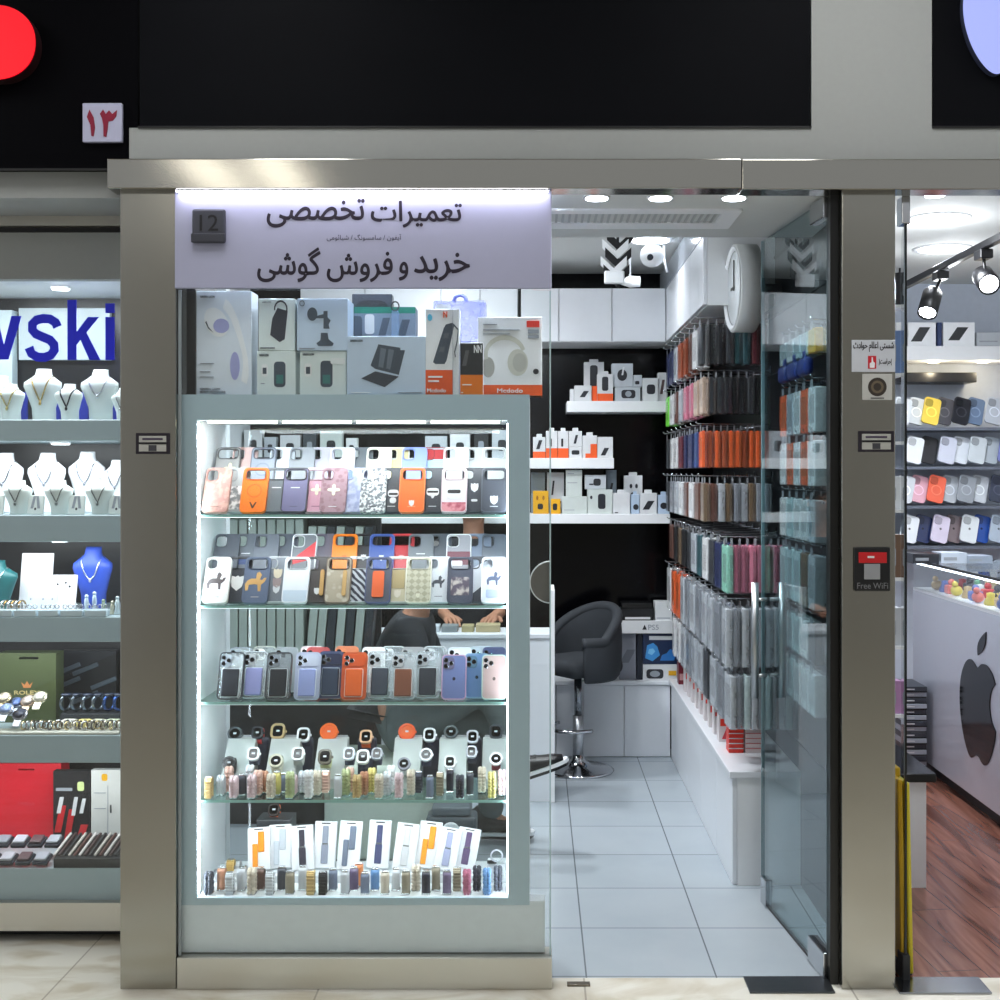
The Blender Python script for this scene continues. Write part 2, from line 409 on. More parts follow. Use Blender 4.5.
MB().box(P0(-75), P0(105), .02, .03, Z0(168.5), Z0(166.5), M_BLACK).build('bottom_rail', lb)
# red lit letter O/D, only its right end in frame
rl = thing('lit_letter', 'glowing red channel letter on the black board', 'sign letter', (P0(0), .03, Z0(45)))
o_out = [(PX(39 if abs(a) < 1 else 39, 0), 0) for a in (0,)]
outl = []
for i in range(28):
    a = -PI / 2 + PI * i / 27; e = 2.15
    ca, sa = math.cos(a), math.sin(a)
    outl.append((P0(-2) - P0(0) + (abs(ca) ** (2 / e)) * 40.5 * .003, (1 if sa > 0 else -1) * (abs(sa) ** (2 / e)) * 37 * .003))
outl += [(-.26, .111), (-.26, -.111)]
hole = [(-.2, -.05), (-.2, .05)] + [(P0(-16) - P0(0) + math.cos(a) * .051, math.sin(a) * .062) for a in [PI / 2 - PI * k / 12 for k in range(13)]]
MB().prism(outl, -.055, -.05, emit((255, 0, 30), .95, 'red_acrylic'), [hole[::-1]]).build('face', rl)
MB().prism(outl, -.05, -.004, col((30, 4, 8), .5), [hole[::-1]]).build('return', rl)
# lit white fruit emblem at the upper right (lower left of it in frame)
def apple_outline(wd, ht):
    """a bitten apple body, unit-less control points -> (x, z)"""
    P = [(0.50, .90), (.62, .955), (.75, .955), (.88, .90), (.955, .82)]
    bite = [(.955, .82), (.865, .745), (.82, .64), (.825, .545), (.87, .455), (.965, .385)]
    low = [(.965, .385), (.93, .27), (.86, .15), (.77, .05), (.69, .008), (.61, .02), (.545, .05), (.48, .055), (.41, .03), (.33, .0), (.25, .03), (.16, .12), (.08, .25), (.025, .41), (.01, .56), (.035, .71), (.10, .83), (.20, .92), (.31, .955), (.41, .93), (.50, .90)]
    ctl = P[:-1] + bite[:-1] + low[:-1]
    out = []; n = len(ctl); corner = {(.955, .82), (.965, .385)}
    for i in range(n):
        p0, p1, p2, p3 = ctl[i - 1], ctl[i], ctl[(i + 1) % n], ctl[(i + 2) % n]
        if p1 in corner: p0 = p1
        if p2 in corner: p3 = p2
        for k in range(4):
            t = k / 4
            out.append(tuple(.5 * ((2 * p1[j]) + (-p0[j] + p2[j]) * t + (2 * p0[j] - 5 * p1[j] + 4 * p2[j] - p3[j]) * t * t + (-p0[j] + 3 * p1[j] - 3 * p2[j] + p3[j]) * t ** 3) for j in (0, 1)))
    return [((p[0] - .5) * wd, p[1] * ht) for p in out]
def leaf_outline(wd, ht, ox, oz):
    n = 10; pts = []
    for i in range(n + 1):
        t = i / n; pts.append((t - .42 * math.sin(PI * t), t))
    for i in range(1, n):
        t = 1 - i / n; pts.append((t + .30 * math.sin(PI * t), t - .08 * math.sin(PI * t)))
    return [(ox + p[0] * wd, oz + p[1] * ht) for p in pts][::-1]
ap = thing('emblem_sign', 'glowing white fruit emblem on the black board at the upper corner', 'sign', (P0(1014), .022, Z0(75)))
AP = apple_outline(.318, .37)
MB().prism(AP, -.035, -.03, emit((172, 184, 255), .9, 'white_acrylic')).build('face', ap)
MB().prism(AP, -.03, -.003, col((60, 66, 90), .4)).build('return', ap)
# number tile
nt = thing('number_tile', 'square white tile with red Persian numeral thirteen on the black board', 'number sign', (PX(102, .0135), .0295, PZ(142, .0135)))
MB().rbox(-.0595, .0595, -.016, 0, 0, .118, col((178, 180, 205), .3), .003).build('tile', nt)
def numeral(pts):
    MB().prism([((p[0] / 4 - 102) * .003, (142 - p[1] / 4) * .003) for p in pts][::-1], -.018, -.016, col((132, 12, 48), .4)).build('numeral', nt)
numeral([(358, 438), (375, 470), (381, 510), (375, 546), (366, 544), (362, 500), (348, 468)])
numeral([(400, 455), (413, 438), (424, 456), (437, 441), (450, 456), (469, 440), (466, 465), (452, 483), (434, 486), (431, 520), (425, 549), (415, 545), (414, 500), (409, 475)])

# steel beam and pillars
bm_ = MB().rbox(PX(107, -.035), PX(742, -.035) - .001, -.035, .05, PZ(188.5, -.035), PZ(158.5, -.035), M_STEEL, .003)
structure(bm_.build('trim_1'), 'brushed steel beam over the showcase and door')
structure(MB().rbox(PX(742, -.035) + .0005, P0(1080), -.035, .05, PZ(189.5, -.035), PZ(159, -.035), M_STEEL, .003).build('trim_1'), 'brushed steel beam over the right pillar')
structure(MB().rbox(P0(120), P0(176), 0, .12, 0.0, Z0(189), M_STEELV, .003).build('trim_2'), 'brushed steel pillar left of the showcase')
structure(MB().rbox(P0(842), P0(895.5), 0, .1, 0.0, Z0(190), M_STEELV, .003).build('trim_3'), 'brushed steel pillar right of the glass door')
structure(MB().rbox(P0(176.6), P0(552), .0, .09, 0.0, Z0(958), steel((214, 212, 204), .4), .003).build('trim_4'), 'brushed steel plinth under the showcase')
structure(MB().box(P0(833), P0(841.5), .035, .085, 0.0, Z0(192), col((10, 11, 12), .35)).build('trim_5'), 'black door jamb beside the right pillar')

# stickers on the pillars
def sticker(px0, px1, py0, py1, label, base, extra):
    wd, ht = (px1 - px0) * .003, (py1 - py0) * .003
    o = thing('sign_sticker', label, 'sticker', (P0((px0 + px1) / 2), -.0005, Z0(py1)))
    MB().rbox(-wd / 2, wd / 2, -.003, 0, 0, ht, base, .001, 1).build('backing', o)
    extra(o, wd, ht); return o
def black_tag(o, wd, ht):
    b = MB(); y = -.0038
    b.box(-wd * .40, wd * .40, y, -.003, ht * .12, ht * .86, col((176, 176, 170), .5)); b.build('printed_panel', o)
    b = MB(); y = -.0044
    b.box(-wd * .40, wd * .40, y, -.0038, ht * .46, ht * .56, M_BLACK); b.box(-.012, .012, y, -.0038, ht * .14, ht * .42, col((60, 60, 66), .5))
    b.box(-wd * .3, wd * .3, y, -.0038, ht * .66, ht * .76, col((70, 60, 80), .5)); b.build('printed_mark', o)
sticker(136, 170, 433, 454, 'small black framed tag on the left steel pillar', col((30, 22, 34), .4), black_tag)
sticker(858, 894, 431, 452, 'small black framed tag on the right steel pillar', col((30, 22, 34), .4), black_tag)
def poster(o, wd, ht):
    k = col((22, 18, 30), .5)
    letters(MB(), shape_fa('شستی اعلام حوادث'), (-wd * .47, wd * .47, ht * .62, ht * .95), k, .0006, .0005, -.003).build('lettering', o)
    letters(MB(), shape_fa('(حراست)'), (wd * .12, wd * .42, ht * .2, ht * .42), k, .0006, .0003, -.003).build('lettering', o)
    MB().box(-wd * .13, wd * .06, -.0036, -.003, ht * .1, ht * .5, col((200, 24, 40), .4)).build('red_square', o)
    MB().prism([(-wd * .09, ht * .13), (wd * .02, ht * .13), (wd * .03, ht * .28), (-wd * .01, ht * .32), (-wd * .02, ht * .46), (-wd * .045, ht * .46), (-wd * .05, ht * .3), (-wd * .09, ht * .27)], -.0042, -.0036, M_WHITE).build('hand_print', o)
sticker(851.5, 895, 340, 372, 'white alarm notice with black Persian words and red square, on right pillar', col((200, 204, 212), .5), poster)
def seal(o, wd, ht):
    MB().prism(circ(.028, 24, 0, ht * .5), -.0036, -.003, col((54, 46, 40), .4)).build('round_seal', o)
    MB().prism(circ(.019, 20, 0, ht * .5), -.0042, -.0036, col((104, 92, 74), .4), [circ(.012, 16, 0, ht * .5)[::-1]]).build('seal_ring', o)
    b = MB(); b.box(-.02, .02, -.0036, -.003, .004, .007, M_DARK); b.build('printed_lettering', o)
sticker(862, 892, 374, 400, 'pale notice with a dark round seal, below the alarm notice', col((190, 190, 186), .5), seal)
al = thing('alarm_call_point', 'black wall box with red top strip on the right steel pillar', 'alarm box', (P0(871.5), -.0005, Z0(591)))
MB().rbox(-.0535, .0535, -.012, 0, 0, .132, col((16, 17, 20), .35), .004).build('body', al)
MB().rbox(-.042, .042, -.0145, -.012, .085, .117, col((196, 28, 34), .3), .002).build('red_strip', al)
MB().rbox(-.026, .022, -.0145, -.012, .036, .082, col((150, 152, 156), .4), .002).build('grey_window', al)
MB().box(-.016, .004, -.0155, -.0145, .1, .106, M_WHITE).build('printed_mark', al)
letters(MB(), 'Free WiFi', (-.046, .046, .008, .026), col((120, 120, 124), .5), .0006, .0, -.012).build('lettering', al)

# ------------------------------------------------------------------ shop sign over the showcase
sg = thing('shop_sign', 'pale lilac sign panel with black Persian lettering over the showcase', 'sign', (0, 0, 0))
M_SIGN = col((164, 166, 190), .5, 0, .02)
MB().rbox(P0(175), P0(551.5), -.004, .012, Z0(288.5), Z0(190.5), M_SIGN, .002, 1).build('panel', sg)
M_INK = col((24, 12, 34), .5)
for (txt, b) in (('تعمیرات', (371, 462, 201, 228)), ('تخصصی', (267, 365, 199, 228)), ('خرید', (414, 470, 253, 281.5)), ('و', (399, 408.5, 262, 281)),
                 ('فروش', (327, 393, 252, 282.5)), ('گوشی', (257.5, 321, 247.5, 282.5))):
    letters(MB(), shape_fa(txt), (P0(b[0]), P0(b[1]), Z0(b[3]), Z0(b[2])), M_INK, .0012, .0014, -.004).build('lettering', sg)
letters(MB(), shape_fa('آیفون / سامسونگ / شیائومی'), (P0(327), P0(401.5), Z0(241.5), Z0(234.5)), col((70, 66, 84), .5), .0008, .0, -.004).build('small_lettering', sg)
pl = thing('number_plate', 'dark square plate reading 12 on the lilac sign', 'number sign', (P0(210), -.004, Z0(244)))
MB().rbox(-.05, .05, -.014, 0, .0, .102, col((62, 64, 74), .35), .008).build('plate', pl)
MB().rbox(-.051, .051, -.022, -.014, .0, .028, col((52, 54, 64), .3), .006).build('lower_lip', pl)
letters(MB(), '12', (-.026, .03, .036, .084), col((18, 18, 24), .4), .0015, .0, -.014).build('numeral', pl)

# LED strip under the beam, washing the sign
E_LED = emit((236, 240, 255), 9.0, 'led_light')
ls = thing('light_rail', 'white light strip tucked under the steel beam above the lilac sign', 'light strip', (0, 0, 0))
MB().box(P0(178), P0(549), -.03, -.014, 2.391, 2.395, M_WHITE).build('profile', ls)
MB().box(P0(179), P0(548), -.0295, -.0145, 2.388, 2.391, emit((238, 236, 255), 26.0, 'led_light')).build('diffuser', ls)

ls2 = thing('light_rail', 'white light strip behind the sign, above the boxes on the showcase', 'light strip', (0, 0, 0))
MB().box(P0(182), P0(545), .027, .05, 2.385, 2.3985, M_WHITE).build('profile', ls2)
MB().box(P0(184), P0(543), .029, .048, 2.380, 2.385, emit((226, 240, 255), 100.0, 'led_light')).build('diffuser', ls2)
# fixed glass pane in front of the showcase
sbox('trim_14', P0(181) , P0(190), .06, .3, 1.786, 2.38, M_BLACK, 'black upright at the left end of the box display')
gp = thing('window_1', 'tall fixed glass pane in front of the showcase', 'window', (0, 0, 0)); gp['kind'] = 'structure'
MB().box(P0(177.5), P0(551), .016, .024, Z0(958) + .001, Z0(289), M_GLASS).build('glass', gp)
MB().box(P0(177), P0(180), .013, .016, Z0(957), Z0(289), col((150, 160, 164), .3)).build('edge_strip', gp)
MB().box(P0(549.6), P0(551), .015, .025, Z0(957), Z0(290), col((176, 200, 204), .2)).build('polished_edge', gp)
rd = tag(MB().prism([p for p in circ(.062, 40, P0(551), Z0(583)) if p[0] <= P0(551) + .001], .027, .034, col((112, 108, 104), .25)).build('reflection_disc'), 'half round grey disc with white rim, added for a reflection on showcase pane', 'mirror')  # half disc modelled in place of a mirror's reflection on the pane
MB().tube([(P0(551) + .062 * math.cos(R(a)), .030, Z0(583) + .062 * math.sin(R(a))) for a in range(92, 270, 8)], .0035, M_WHITE, 6).build('rim', rd)
# ================================================================== phone shop interior: shell
M_CEIL = col((206, 208, 206), .8, 0, .02); M_WALLW = col((214, 217, 220), .6, 0, .02)
sbox('wall_back', -1.6, 1.06, 3.2, 3.28, 0, 2.75, M_BLACKGLOSS, 'glossy black back wall of the phone shop')
sbox('wall_left', -1.7, -1.6, .985, 3.2, 0, 2.75, M_WALLW, 'white left wall of the phone shop')
sbox('wall_left', -1.6, -1.16, .92, .98, 0, 2.75, M_WALLW, 'short return wall behind the jewellery window')
sbox('wall_right', 1.0, 1.03, .1, 3.2, 0, 2.75, M_BLACK, 'black slatted right wall of the phone shop')
sbox('wall_right', 1.031, 1.06, .1, 3.9, 0, 2.75, M_WALLW, 'white side of the partition in the next shop')
sbox('ceiling', -1.6, 1.06, .985, 3.28, 2.67, 2.75, M_CEIL, 'white ceiling of the phone shop')
sbox('ceiling', -1.16, 1.0, .751, .9849, 2.67, 2.75, M_CEIL)
sbox('ceiling', -1.2, 1.0, .055, .75, 2.402, 2.67, M_CEIL, 'lowered white soffit just inside the shopfront')
for i in range(9):   # slat grooves are real horizontal rails on the black wall
    sbox('trim_6', .994, 1.0, .1, 3.2, .52 + i * .24, .53 + i * .24, M_DARK)

def ceil_lamp(x, y, z, r, label, power, disc=14.0, c=(236, 244, 255), glow=True):
    t = thing('ceiling_downlight', label, 'ceiling light', (x, y, z))
    MB().lathe([(r * 1.0, -.004), (r * 1.22, -.006), (r * 1.25, 0)], M_WHITE, 28).build('bezel', t)
    MB().lathe([(r, -.003), (r, -.007)], emit(c, disc, 'lamp_light'), 28).build('lens', t)
    l = bpy.data.lights.new('downlight', 'SPOT'); l.energy = power; l.spot_size = R(150); l.spot_blend = .8; l.shadow_soft_size = r
    l.color = (0.92, 0.96, 1.0)
    lo = bpy.data.objects.new('downlight_beam', l); COL.objects.link(lo); lo.location = (0, 0, -.03); lo.parent = t
    if r > .05 and glow:
        q = bpy.data.lights.new('ceiling_fill', 'POINT'); q.energy = power * .08; q.shadow_soft_size = r * .8; q.color = l.color  # added fill below the lamp, brightens the ceiling
        qo = bpy.data.objects.new('ceiling_fill', q); COL.objects.link(qo); qo.location = (0, 0, -.16); qo.parent = t
    return t
for i, px in enumerate((597, 661, 735)):
    ceil_lamp(PX(px, .085), .105, 2.402, .034, ('round recessed spotlight in the soffit, nearest the lilac sign', 'round recessed spotlight in the soffit, middle of three over the entrance', 'round recessed spotlight in the soffit, nearest the glass door')[i], 14, 22)
ceil_lamp(.555, 2.2, 2.67, .09, 'round flush ceiling light deep inside the phone shop', 40, glow=False)
ceil_lamp(-.5, 1.3, 2.67, .09, 'added unseen ceiling light above the seated person', 95)  # added fill lamps, unseen: this one and the two below
ceil_lamp(-.1, .98, 2.67, .09, 'added unseen ceiling light just behind the soffit', 62)
ceil_lamp(-.5, 2.3, 2.67, .09, 'added unseen ceiling light above the white desk', 95)
# air grille in the soffit
v = thing('air_grille', 'long slatted air grille in the soffit over the entrance', 'vent', (0, 0, 2.402))
MB().prism(rr(1.3, .30, .01, 2, .02, .42), -.006, 0, M_WHITE, [rr(1.18, .15, .004, 2, .02, .40)[::-1]]).xf(Matrix(((1, 0, 0, 0), (0, 0, 1, 0), (0, 1, 0, 0), (0, 0, 0, 1)))).build('frame', v)
MB().box(-.57, .61, .325, .475, .02, .024, M_DARK).build('backing', v)
m = MB()
for i in range(54): m.box(-.565 + i * .0218, -.557 + i * .0218, .326, .474, -.004, .014, col((170, 174, 174), .5))
m.build('slat_grille', v)

# ------------------------------------------------------------------ cabinets
def cabinet(name, label, x0, x1, y0, y1, z0, z1, face, seams, door_m=M_GLOSSW, body_m=M_WHITE, knob=False):
    """box carcass with separate doors on its 'front' (-y) or 'left' (-x) face"""
    t = thing(name, label, 'cabinet', ((x0 + x1) / 2, (y0 + y1) / 2, z0))
    cx, cy = (x0 + x1) / 2, (y0 + y1) / 2
    if face == 'front':
        MB().box(x0 - cx, x1 - cx, y0 + .018 - cy, y1 - cy, 0, z1 - z0, body_m).build('carcass', t)
        e = [x0] + list(seams) + [x1]
        for a, b in zip(e, e[1:]): MB().rbox(a + .0025 - cx, b - .0025 - cx, y0 - cy, y0 + .017 - cy, .003, z1 - z0 - .003, door_m, .0015, 1).build('door', t)
    else:
        MB().box(x0 + .018 - cx, x1 - cx, y0 - cy, y1 - cy, 0, z1 - z0, body_m).build('carcass', t)
        e = [y0] + list(seams) + [y1]
        for a, b in zip(e, e[1:]): MB().rbox(x0 - cx, x0 + .017 - cx, a + .0025 - cy, b - .0025 - cy, .003, z1 - z0 - .003, door_m, .0015, 1).build('door', t)
    return t
SB = lambda px: PX(px, 2.85)
cabinet('wall_cabinet', 'white glossy wall cabinet row along the black back wall', SB(300), SB(518) - .001, 2.85, 3.2, 2.249, 2.537, 'front', [SB(365), SB(441), SB(480)])
cabinet('wall_cabinet', 'white wall cabinet at the back right corner, two square doors', SB(521), .698, 2.85, 3.2, 2.249, 2.537, 'front', [SB(559), SB(612)])
cabinet('wall_cabinet', 'white wall cabinet on the right wall above the hanging cases', .70, .999, 1.42, 3.2, 2.249, 2.537, 'left', [1.85, 2.3, 2.75])
cabinet('wall_cabinet', 'pale grey top cabinet against the ceiling on the right wall', .702, .999, 1.42, 3.2, 2.539, 2.668, 'left', [2.3], col((186, 192, 200), .1), M_WHITE)
sc_ = cabinet('low_cabinet', 'long low white cabinet along the right wall', .742, .998, .925, 2.99, 0, .405, 'left', [1.33, 1.8, 2.3, 2.8])
tag(MB().rbox(.728, .999, .912, 2.995, .406, .43, M_GLOSSW, .002).build('worktop'), 'white worktop on the long low cabinet by the right wall', 'worktop')
cabinet('low_cabinet', 'low white cabinet with plain doors along the back wall', -.6, .74, 3.0, 3.19, 0, .395, 'front', [PX(556, 3.0), PX(583, 3.0), PX(624, 3.0)], M_GLOSSW, M_WHITE)
tag(MB().rbox(-.6, .74, 2.985, 3.19, .396, .416, M_GLOSSW, .002).build('worktop'), 'white worktop on the low cabinet along the back wall', 'worktop')

# floating shelves on the back wall
def fshelf(px0, px1, py0, py1, label, d=2.95):
    return tag(MB().rbox(PX(px0, d), PX(px1, d), d, 3.199, PZ(py1, d), PZ(py0, d), M_WHITE, .002).build('floating_shelf'), label, 'shelf')
fshelf(567, 667, 401, 412, 'thick white floating shelf, the highest on the black back wall')
fshelf(240, 614, 458, 468.5, 'thick white floating shelf holding orange trimmed boxes, middle one of three')
fshelf(240, 670, 514, 523.5, 'thick white floating shelf holding two yellow boxes, lowest of three')

# printed retail boxes
def carton(name, label, x0, x1, y0, y1, z0, z1, base, prints=(), group=None, rot=0.0, side=None, cat='box', r=.0015, hang=False, lean=0.0):
    """upright retail box. prints: (kind, fx0, fx1, fz0, fz1, colour) in fractions of the front"""
    wd, dp, ht = x1 - x0, y1 - y0, z1 - z0
    o = MB().rbox(-wd / 2, wd / 2, -dp / 2, dp / 2, 0, ht, base, r, 1).build(name, None, ((x0 + x1) / 2, (y0 + y1) / 2, z0), (lean, 0, rot))
    tag(o, label, cat, group)
    if hang:
        MB().prism(rr(wd * .45, .02, .004, 2, 0, ht + .008), -.001, .001, base).build('hang_tab', o)
    for i, (kind, a, b, c, d, m) in enumerate(prints):
        X0, X1, Y0, Y1 = -wd / 2 + a * wd, -wd / 2 + b * wd, c * ht, d * ht
        y = -dp / 2; k = MB(); off = .0006 + .0004 * i
        if kind == 'rect': k.box(X0, X1, y - off, y, Y0, Y1, m)
        elif kind == 'round': k.prism(rr(X1 - X0, Y1 - Y0, min(X1 - X0, Y1 - Y0) * .3, 3, (X0 + X1) / 2, (Y0 + Y1) / 2), y - off, y, m)
        elif kind == 'disc': k.prism(circ((X1 - X0) / 2, 18, (X0 + X1) / 2, (Y0 + Y1) / 2, (Y1 - Y0) / 2), y - off, y, m)
        elif kind == 'ring': k.prism(circ((X1 - X0) / 2, 22, (X0 + X1) / 2, (Y0 + Y1) / 2, (Y1 - Y0) / 2), y - off, y, m, [circ((X1 - X0) * .39, 22, (X0 + X1) / 2, (Y0 + Y1) / 2, (Y1 - Y0) * .39)[::-1]])
        elif kind == 'slant': k.prism([(X0, Y0), (X0 + (X1 - X0) * .55, Y0), (X1, Y1), (X0 + (X1 - X0) * .45, Y1)], y - off, y, m)
        elif kind == 'wrap': k.box(-wd / 2 - .0007, wd / 2 + .0007, y - off, dp / 2 + .0007, max(Y0, -.0), Y1, m)
        elif kind[0] == '@': k.prism([(-wd / 2 + p * wd, q * ht) for p, q in POLY[kind]], y - off, y, m)
        elif kind[0] == 'T': letters(k, kind[1:], (X0, X1, Y0, Y1), m, off, (Y1 - Y0) * .02, y, False)
        k.build('lettering' if kind[0] == 'T' else ('coloured_band' if kind == 'wrap' else 'printed_picture'), o)
    return o
POLY = {}
ORG = col((236, 92, 36), .4); YEL = col((228, 168, 24), .4); INK = col((34, 36, 42), .4); GRY = col((150, 156, 164), .5)
BW = col((214, 216, 218), .4); BG = col((186, 192, 198), .4); BC = col((196, 204, 200), .4)
def pbox(label, px0, px1, py0, py1, d, dp, base, prints=(), group=None, hang=False, rot=0.0):
    return carton('retail_box', label, PX(px0, d), PX(px1, d), d, d + dp, PZ(py1, d), PZ(py0, d), base, prints, group, rot, hang=hang)
gA = 'boxes on the highest back wall shelf'; d = 2.97
SHZ = {'A': PZ(401, 2.95), 'B': PZ(458, 2.95), 'C': PZ(514, 2.95)}
def sbx(sh, label, px0, px1, py0, py1, d, dp, base, prints, hang=False):
    """box standing on floating shelf sh (py1 None) or on another box (py1 given)"""
    z0 = SHZ[sh] + .0005 if py1 is None else PZ(py1, d)
    return carton('retail_box', label, PX(px0, d), PX(px1, d), d, d + dp, z0, PZ(py0, d), base, prints, {'A': gA, 'B': 'boxes on the middle back wall shelf', 'C': 'boxes on the lowest back wall shelf'}[sh], hang=hang)
sbx('A', 'small white box lying half hidden at the left end of the highest shelf', 570, 574, 389, None, 3.0, .08, BW, ())
sbx('A', 'white box with a slanted black gadget, left end of the highest shelf', 574.5, 591.5, 385.5, None, 2.97, .07, BW, [('slant', .3, .85, .25, .65, INK)])
sbx('A', 'tall white box with black phone picture standing behind on the highest shelf', 584, 604, 362, None, 3.07, .06, BW, [('round', .3, .68, .12, .92, INK)], True)
sbx('A', 'orange box low on the highest shelf beside the white phone box', 592, 597, 386, None, 2.98, .06, ORG, ())
sbx('A', 'white box with orange foot and black phone picture on the highest shelf', 597.3, 613, 374, None, 2.97, .06, BW, [('rect', 0, 1, 0, .28, ORG), ('round', .3, .7, .38, .9, INK)], True)
sbx('A', 'grey box with camera picture lying at shelf level, highest shelf', 615, 640.5, 387, None, 2.97, .1, BG, [('round', .25, .8, .2, .8, INK), ('disc', .4, .65, .3, .72, GRY)])
sbx('A', 'pale grey box with black round fan picture, stacked on the camera box', 612, 633, 363.5, 386.8, 2.98, .08, BG, [('disc', .25, .72, .25, .75, INK), ('slant', .45, .6, .5, .85, BW)])
sbx('A', 'pale grey box with small black plugs, stacked right on the camera box', 633.4, 642, 375, 386.8, 2.98, .07, BG, [('round', .2, .7, .2, .5, INK)])
sbx('A', 'white box with black boxy adapter picture on the highest shelf', 642.5, 658, 378, None, 2.97, .07, BW, [('round', .28, .82, .3, .72, INK)])
sbx('A', 'white box with dark side picture at the right end of the highest shelf', 658.3, 666.5, 372.5, None, 2.99, .08, BW, [('slant', .2, .8, .25, .75, col((90, 70, 70)))])
sbx('B', 'white box with orange foot and pen-shaped gadget, first beside the showcase', 533, 545.5, 437, None, 2.97, .06, BW, [('rect', 0, 1, 0, .3, ORG), ('slant', .25, .75, .42, .85, INK)], True)
sbx('B', 'tall white box with orange foot, second from the showcase on the middle shelf', 546, 557.5, 431, None, 2.97, .06, BW, [('rect', 0, 1, 0, .36, ORG), ('round', .3, .5, .42, .72, INK)], True)
sbx('B', 'tall white box with orange foot, third from the showcase on the middle shelf', 558, 568.5, 431, None, 2.97, .06, BW, [('rect', 0, 1, 0, .36, ORG), ('round', .3, .5, .42, .72, INK)], True)
sbx('B', 'low white box with a dark flat gadget, under a tall one on middle shelf', 569, 582, 447, None, 2.97, .06, BW, [('round', .2, .8, .3, .7, INK)])
sbx('B', 'white box with black plug picture stacked on a low box, middle shelf', 569, 582, 431, 446.8, 2.97, .06, BW, [('slant', .35, .7, .2, .75, INK)], True)
sbx('B', 'white box with orange right half on the middle shelf', 582.5, 597, 435.5, None, 2.97, .06, BW, [('rect', .55, 1, 0, .62, ORG), ('rect', .2, .55, 0, .2, ORG)], True)
sbx('B', 'white box with slanted black gadget at the right end of the middle shelf', 597.5, 613, 437, None, 2.97, .06, BW, [('slant', .2, .75, .12, .48, INK)])
sbx('C', 'bright yellow box with dark gadgets at the left end of the lowest shelf', 533, 548.5, 491, None, 2.96, .06, YEL, [('round', .3, .65, .2, .45, INK), ('disc', .2, .35, .6, .8, col((160, 100, 20))), ('disc', .6, .75, .6, .8, col((160, 100, 20)))])
sbx('C', 'small yellow box beside the larger yellow box on the lowest shelf', 549.5, 560.5, 499, None, 2.96, .05, YEL, [('round', .3, .7, .25, .7, INK)])
sbx('C', 'grey box with pale print standing behind the yellow box', 531, 545, 472.5, None, 3.04, .05, col((120, 134, 142)), [('rect', .2, .8, .5, .56, BW), ('rect', .2, .8, .3, .36, BW)])
sbx('C', 'grey box with black cable picture standing behind the small yellow box', 547, 564, 472.5, None, 3.04, .05, BG, [('slant', .25, .45, .45, .8, INK), ('slant', .55, .85, .12, .3, INK)])
sbx('C', 'plain pale green-grey box at shelf level on the lowest shelf', 562, 587, 496.5, None, 2.97, .09, BC, [('rect', .08, .5, .2, .24, GRY)])
sbx('C', 'pale ribbed box stacked on the plain pale box, lowest shelf', 566, 582, 470, 496.3, 2.98, .07, BC, [('rect', .1, .5, .85, .88, GRY), ('rect', .1, .7, .5, .53, GRY)])
sbx('C', 'white box with black capsule gadget picture on the lowest shelf', 587.5, 612.5, 489.5, None, 2.97, .08, BC, [('round', .42, .72, .2, .82, INK), ('disc', .1, .2, .6, .75, INK)])
sbx('C', 'grey box with dark watch-like gadget stacked on the capsule box', 585, 606, 475, 489.3, 2.98, .07, BG, [('round', .4, .75, .25, .75, INK), ('rect', .2, .4, .3, .4, INK)])
sbx('C', 'dark grey box with headset picture stacked at back, lowest shelf', 606.3, 616.5, 470, None, 3.06, .05, col((120, 132, 142)), [('slant', .3, .7, .5, .7, INK)])
sbx('C', 'wide plain white box with a hanging tab on the lowest shelf', 613, 630, 493, None, 2.97, .07, BW, [('rect', .1, .3, .03, .08, INK)], True)
sbx('C', 'small pale blue box with round gadget beside the wide white box', 631, 639.5, 494.5, None, 2.97, .06, col((176, 194, 214)), [('disc', .25, .9, .2, .5, INK)], True)
sbx('C', 'white box with earbuds picture standing tall behind, lowest shelf', 624, 642.5, 475.5, None, 3.05, .05, BW, [('disc', .3, .45, .66, .78, INK), ('disc', .6, .75, .66, .78, INK), ('round', .38, .7, .4, .56, INK)], True)
sbx('C', 'white box with slanted black stick picture near the right end of lowest shelf', 640, 657, 493, None, 2.97, .06, BW, [('slant', .15, .85, .2, .62, INK)], True)
sbx('C', 'small pale blue box with round gadget at the right end of lowest shelf', 658, 669.5, 495, None, 2.97, .06, col((176, 194, 214)), [('disc', .2, .8, .25, .6, INK)], True)
# the same shelves run on behind the showcase
xs = [(244, 262), (264, 276), (280, 300), (303, 316), (320, 342), (346, 357), (425, 447), (450, 470), (474, 488), (492, 512)]
cl = ['white', 'pale grey', 'white', 'dark grey', 'pale green', 'white', 'pale grey', 'white', 'black', 'pale grey']
cm = {'white': BW, 'pale grey': BG, 'dark grey': col((66, 72, 78)), 'pale green': BC, 'black': M_DARK}
ordn = ['first', 'second', 'third', 'fourth', 'fifth', 'sixth', 'seventh', 'eighth', 'ninth', 'tenth', 'eleventh', 'twelfth', 'thirteenth', 'fourteenth', 'fifteenth', 'sixteenth']
for i, (a, b) in enumerate(xs):
    sbx('B', '%s box on the middle shelf seen above the cases, %s from the left' % (cl[i], ordn[i]), a, b, 430 + (i * 7) % 9, None, 2.98, .06, cm[cl[i]], [('round', .3, .7, .25, .65, GRY if cl[i] in ('black', 'dark grey') else INK)])

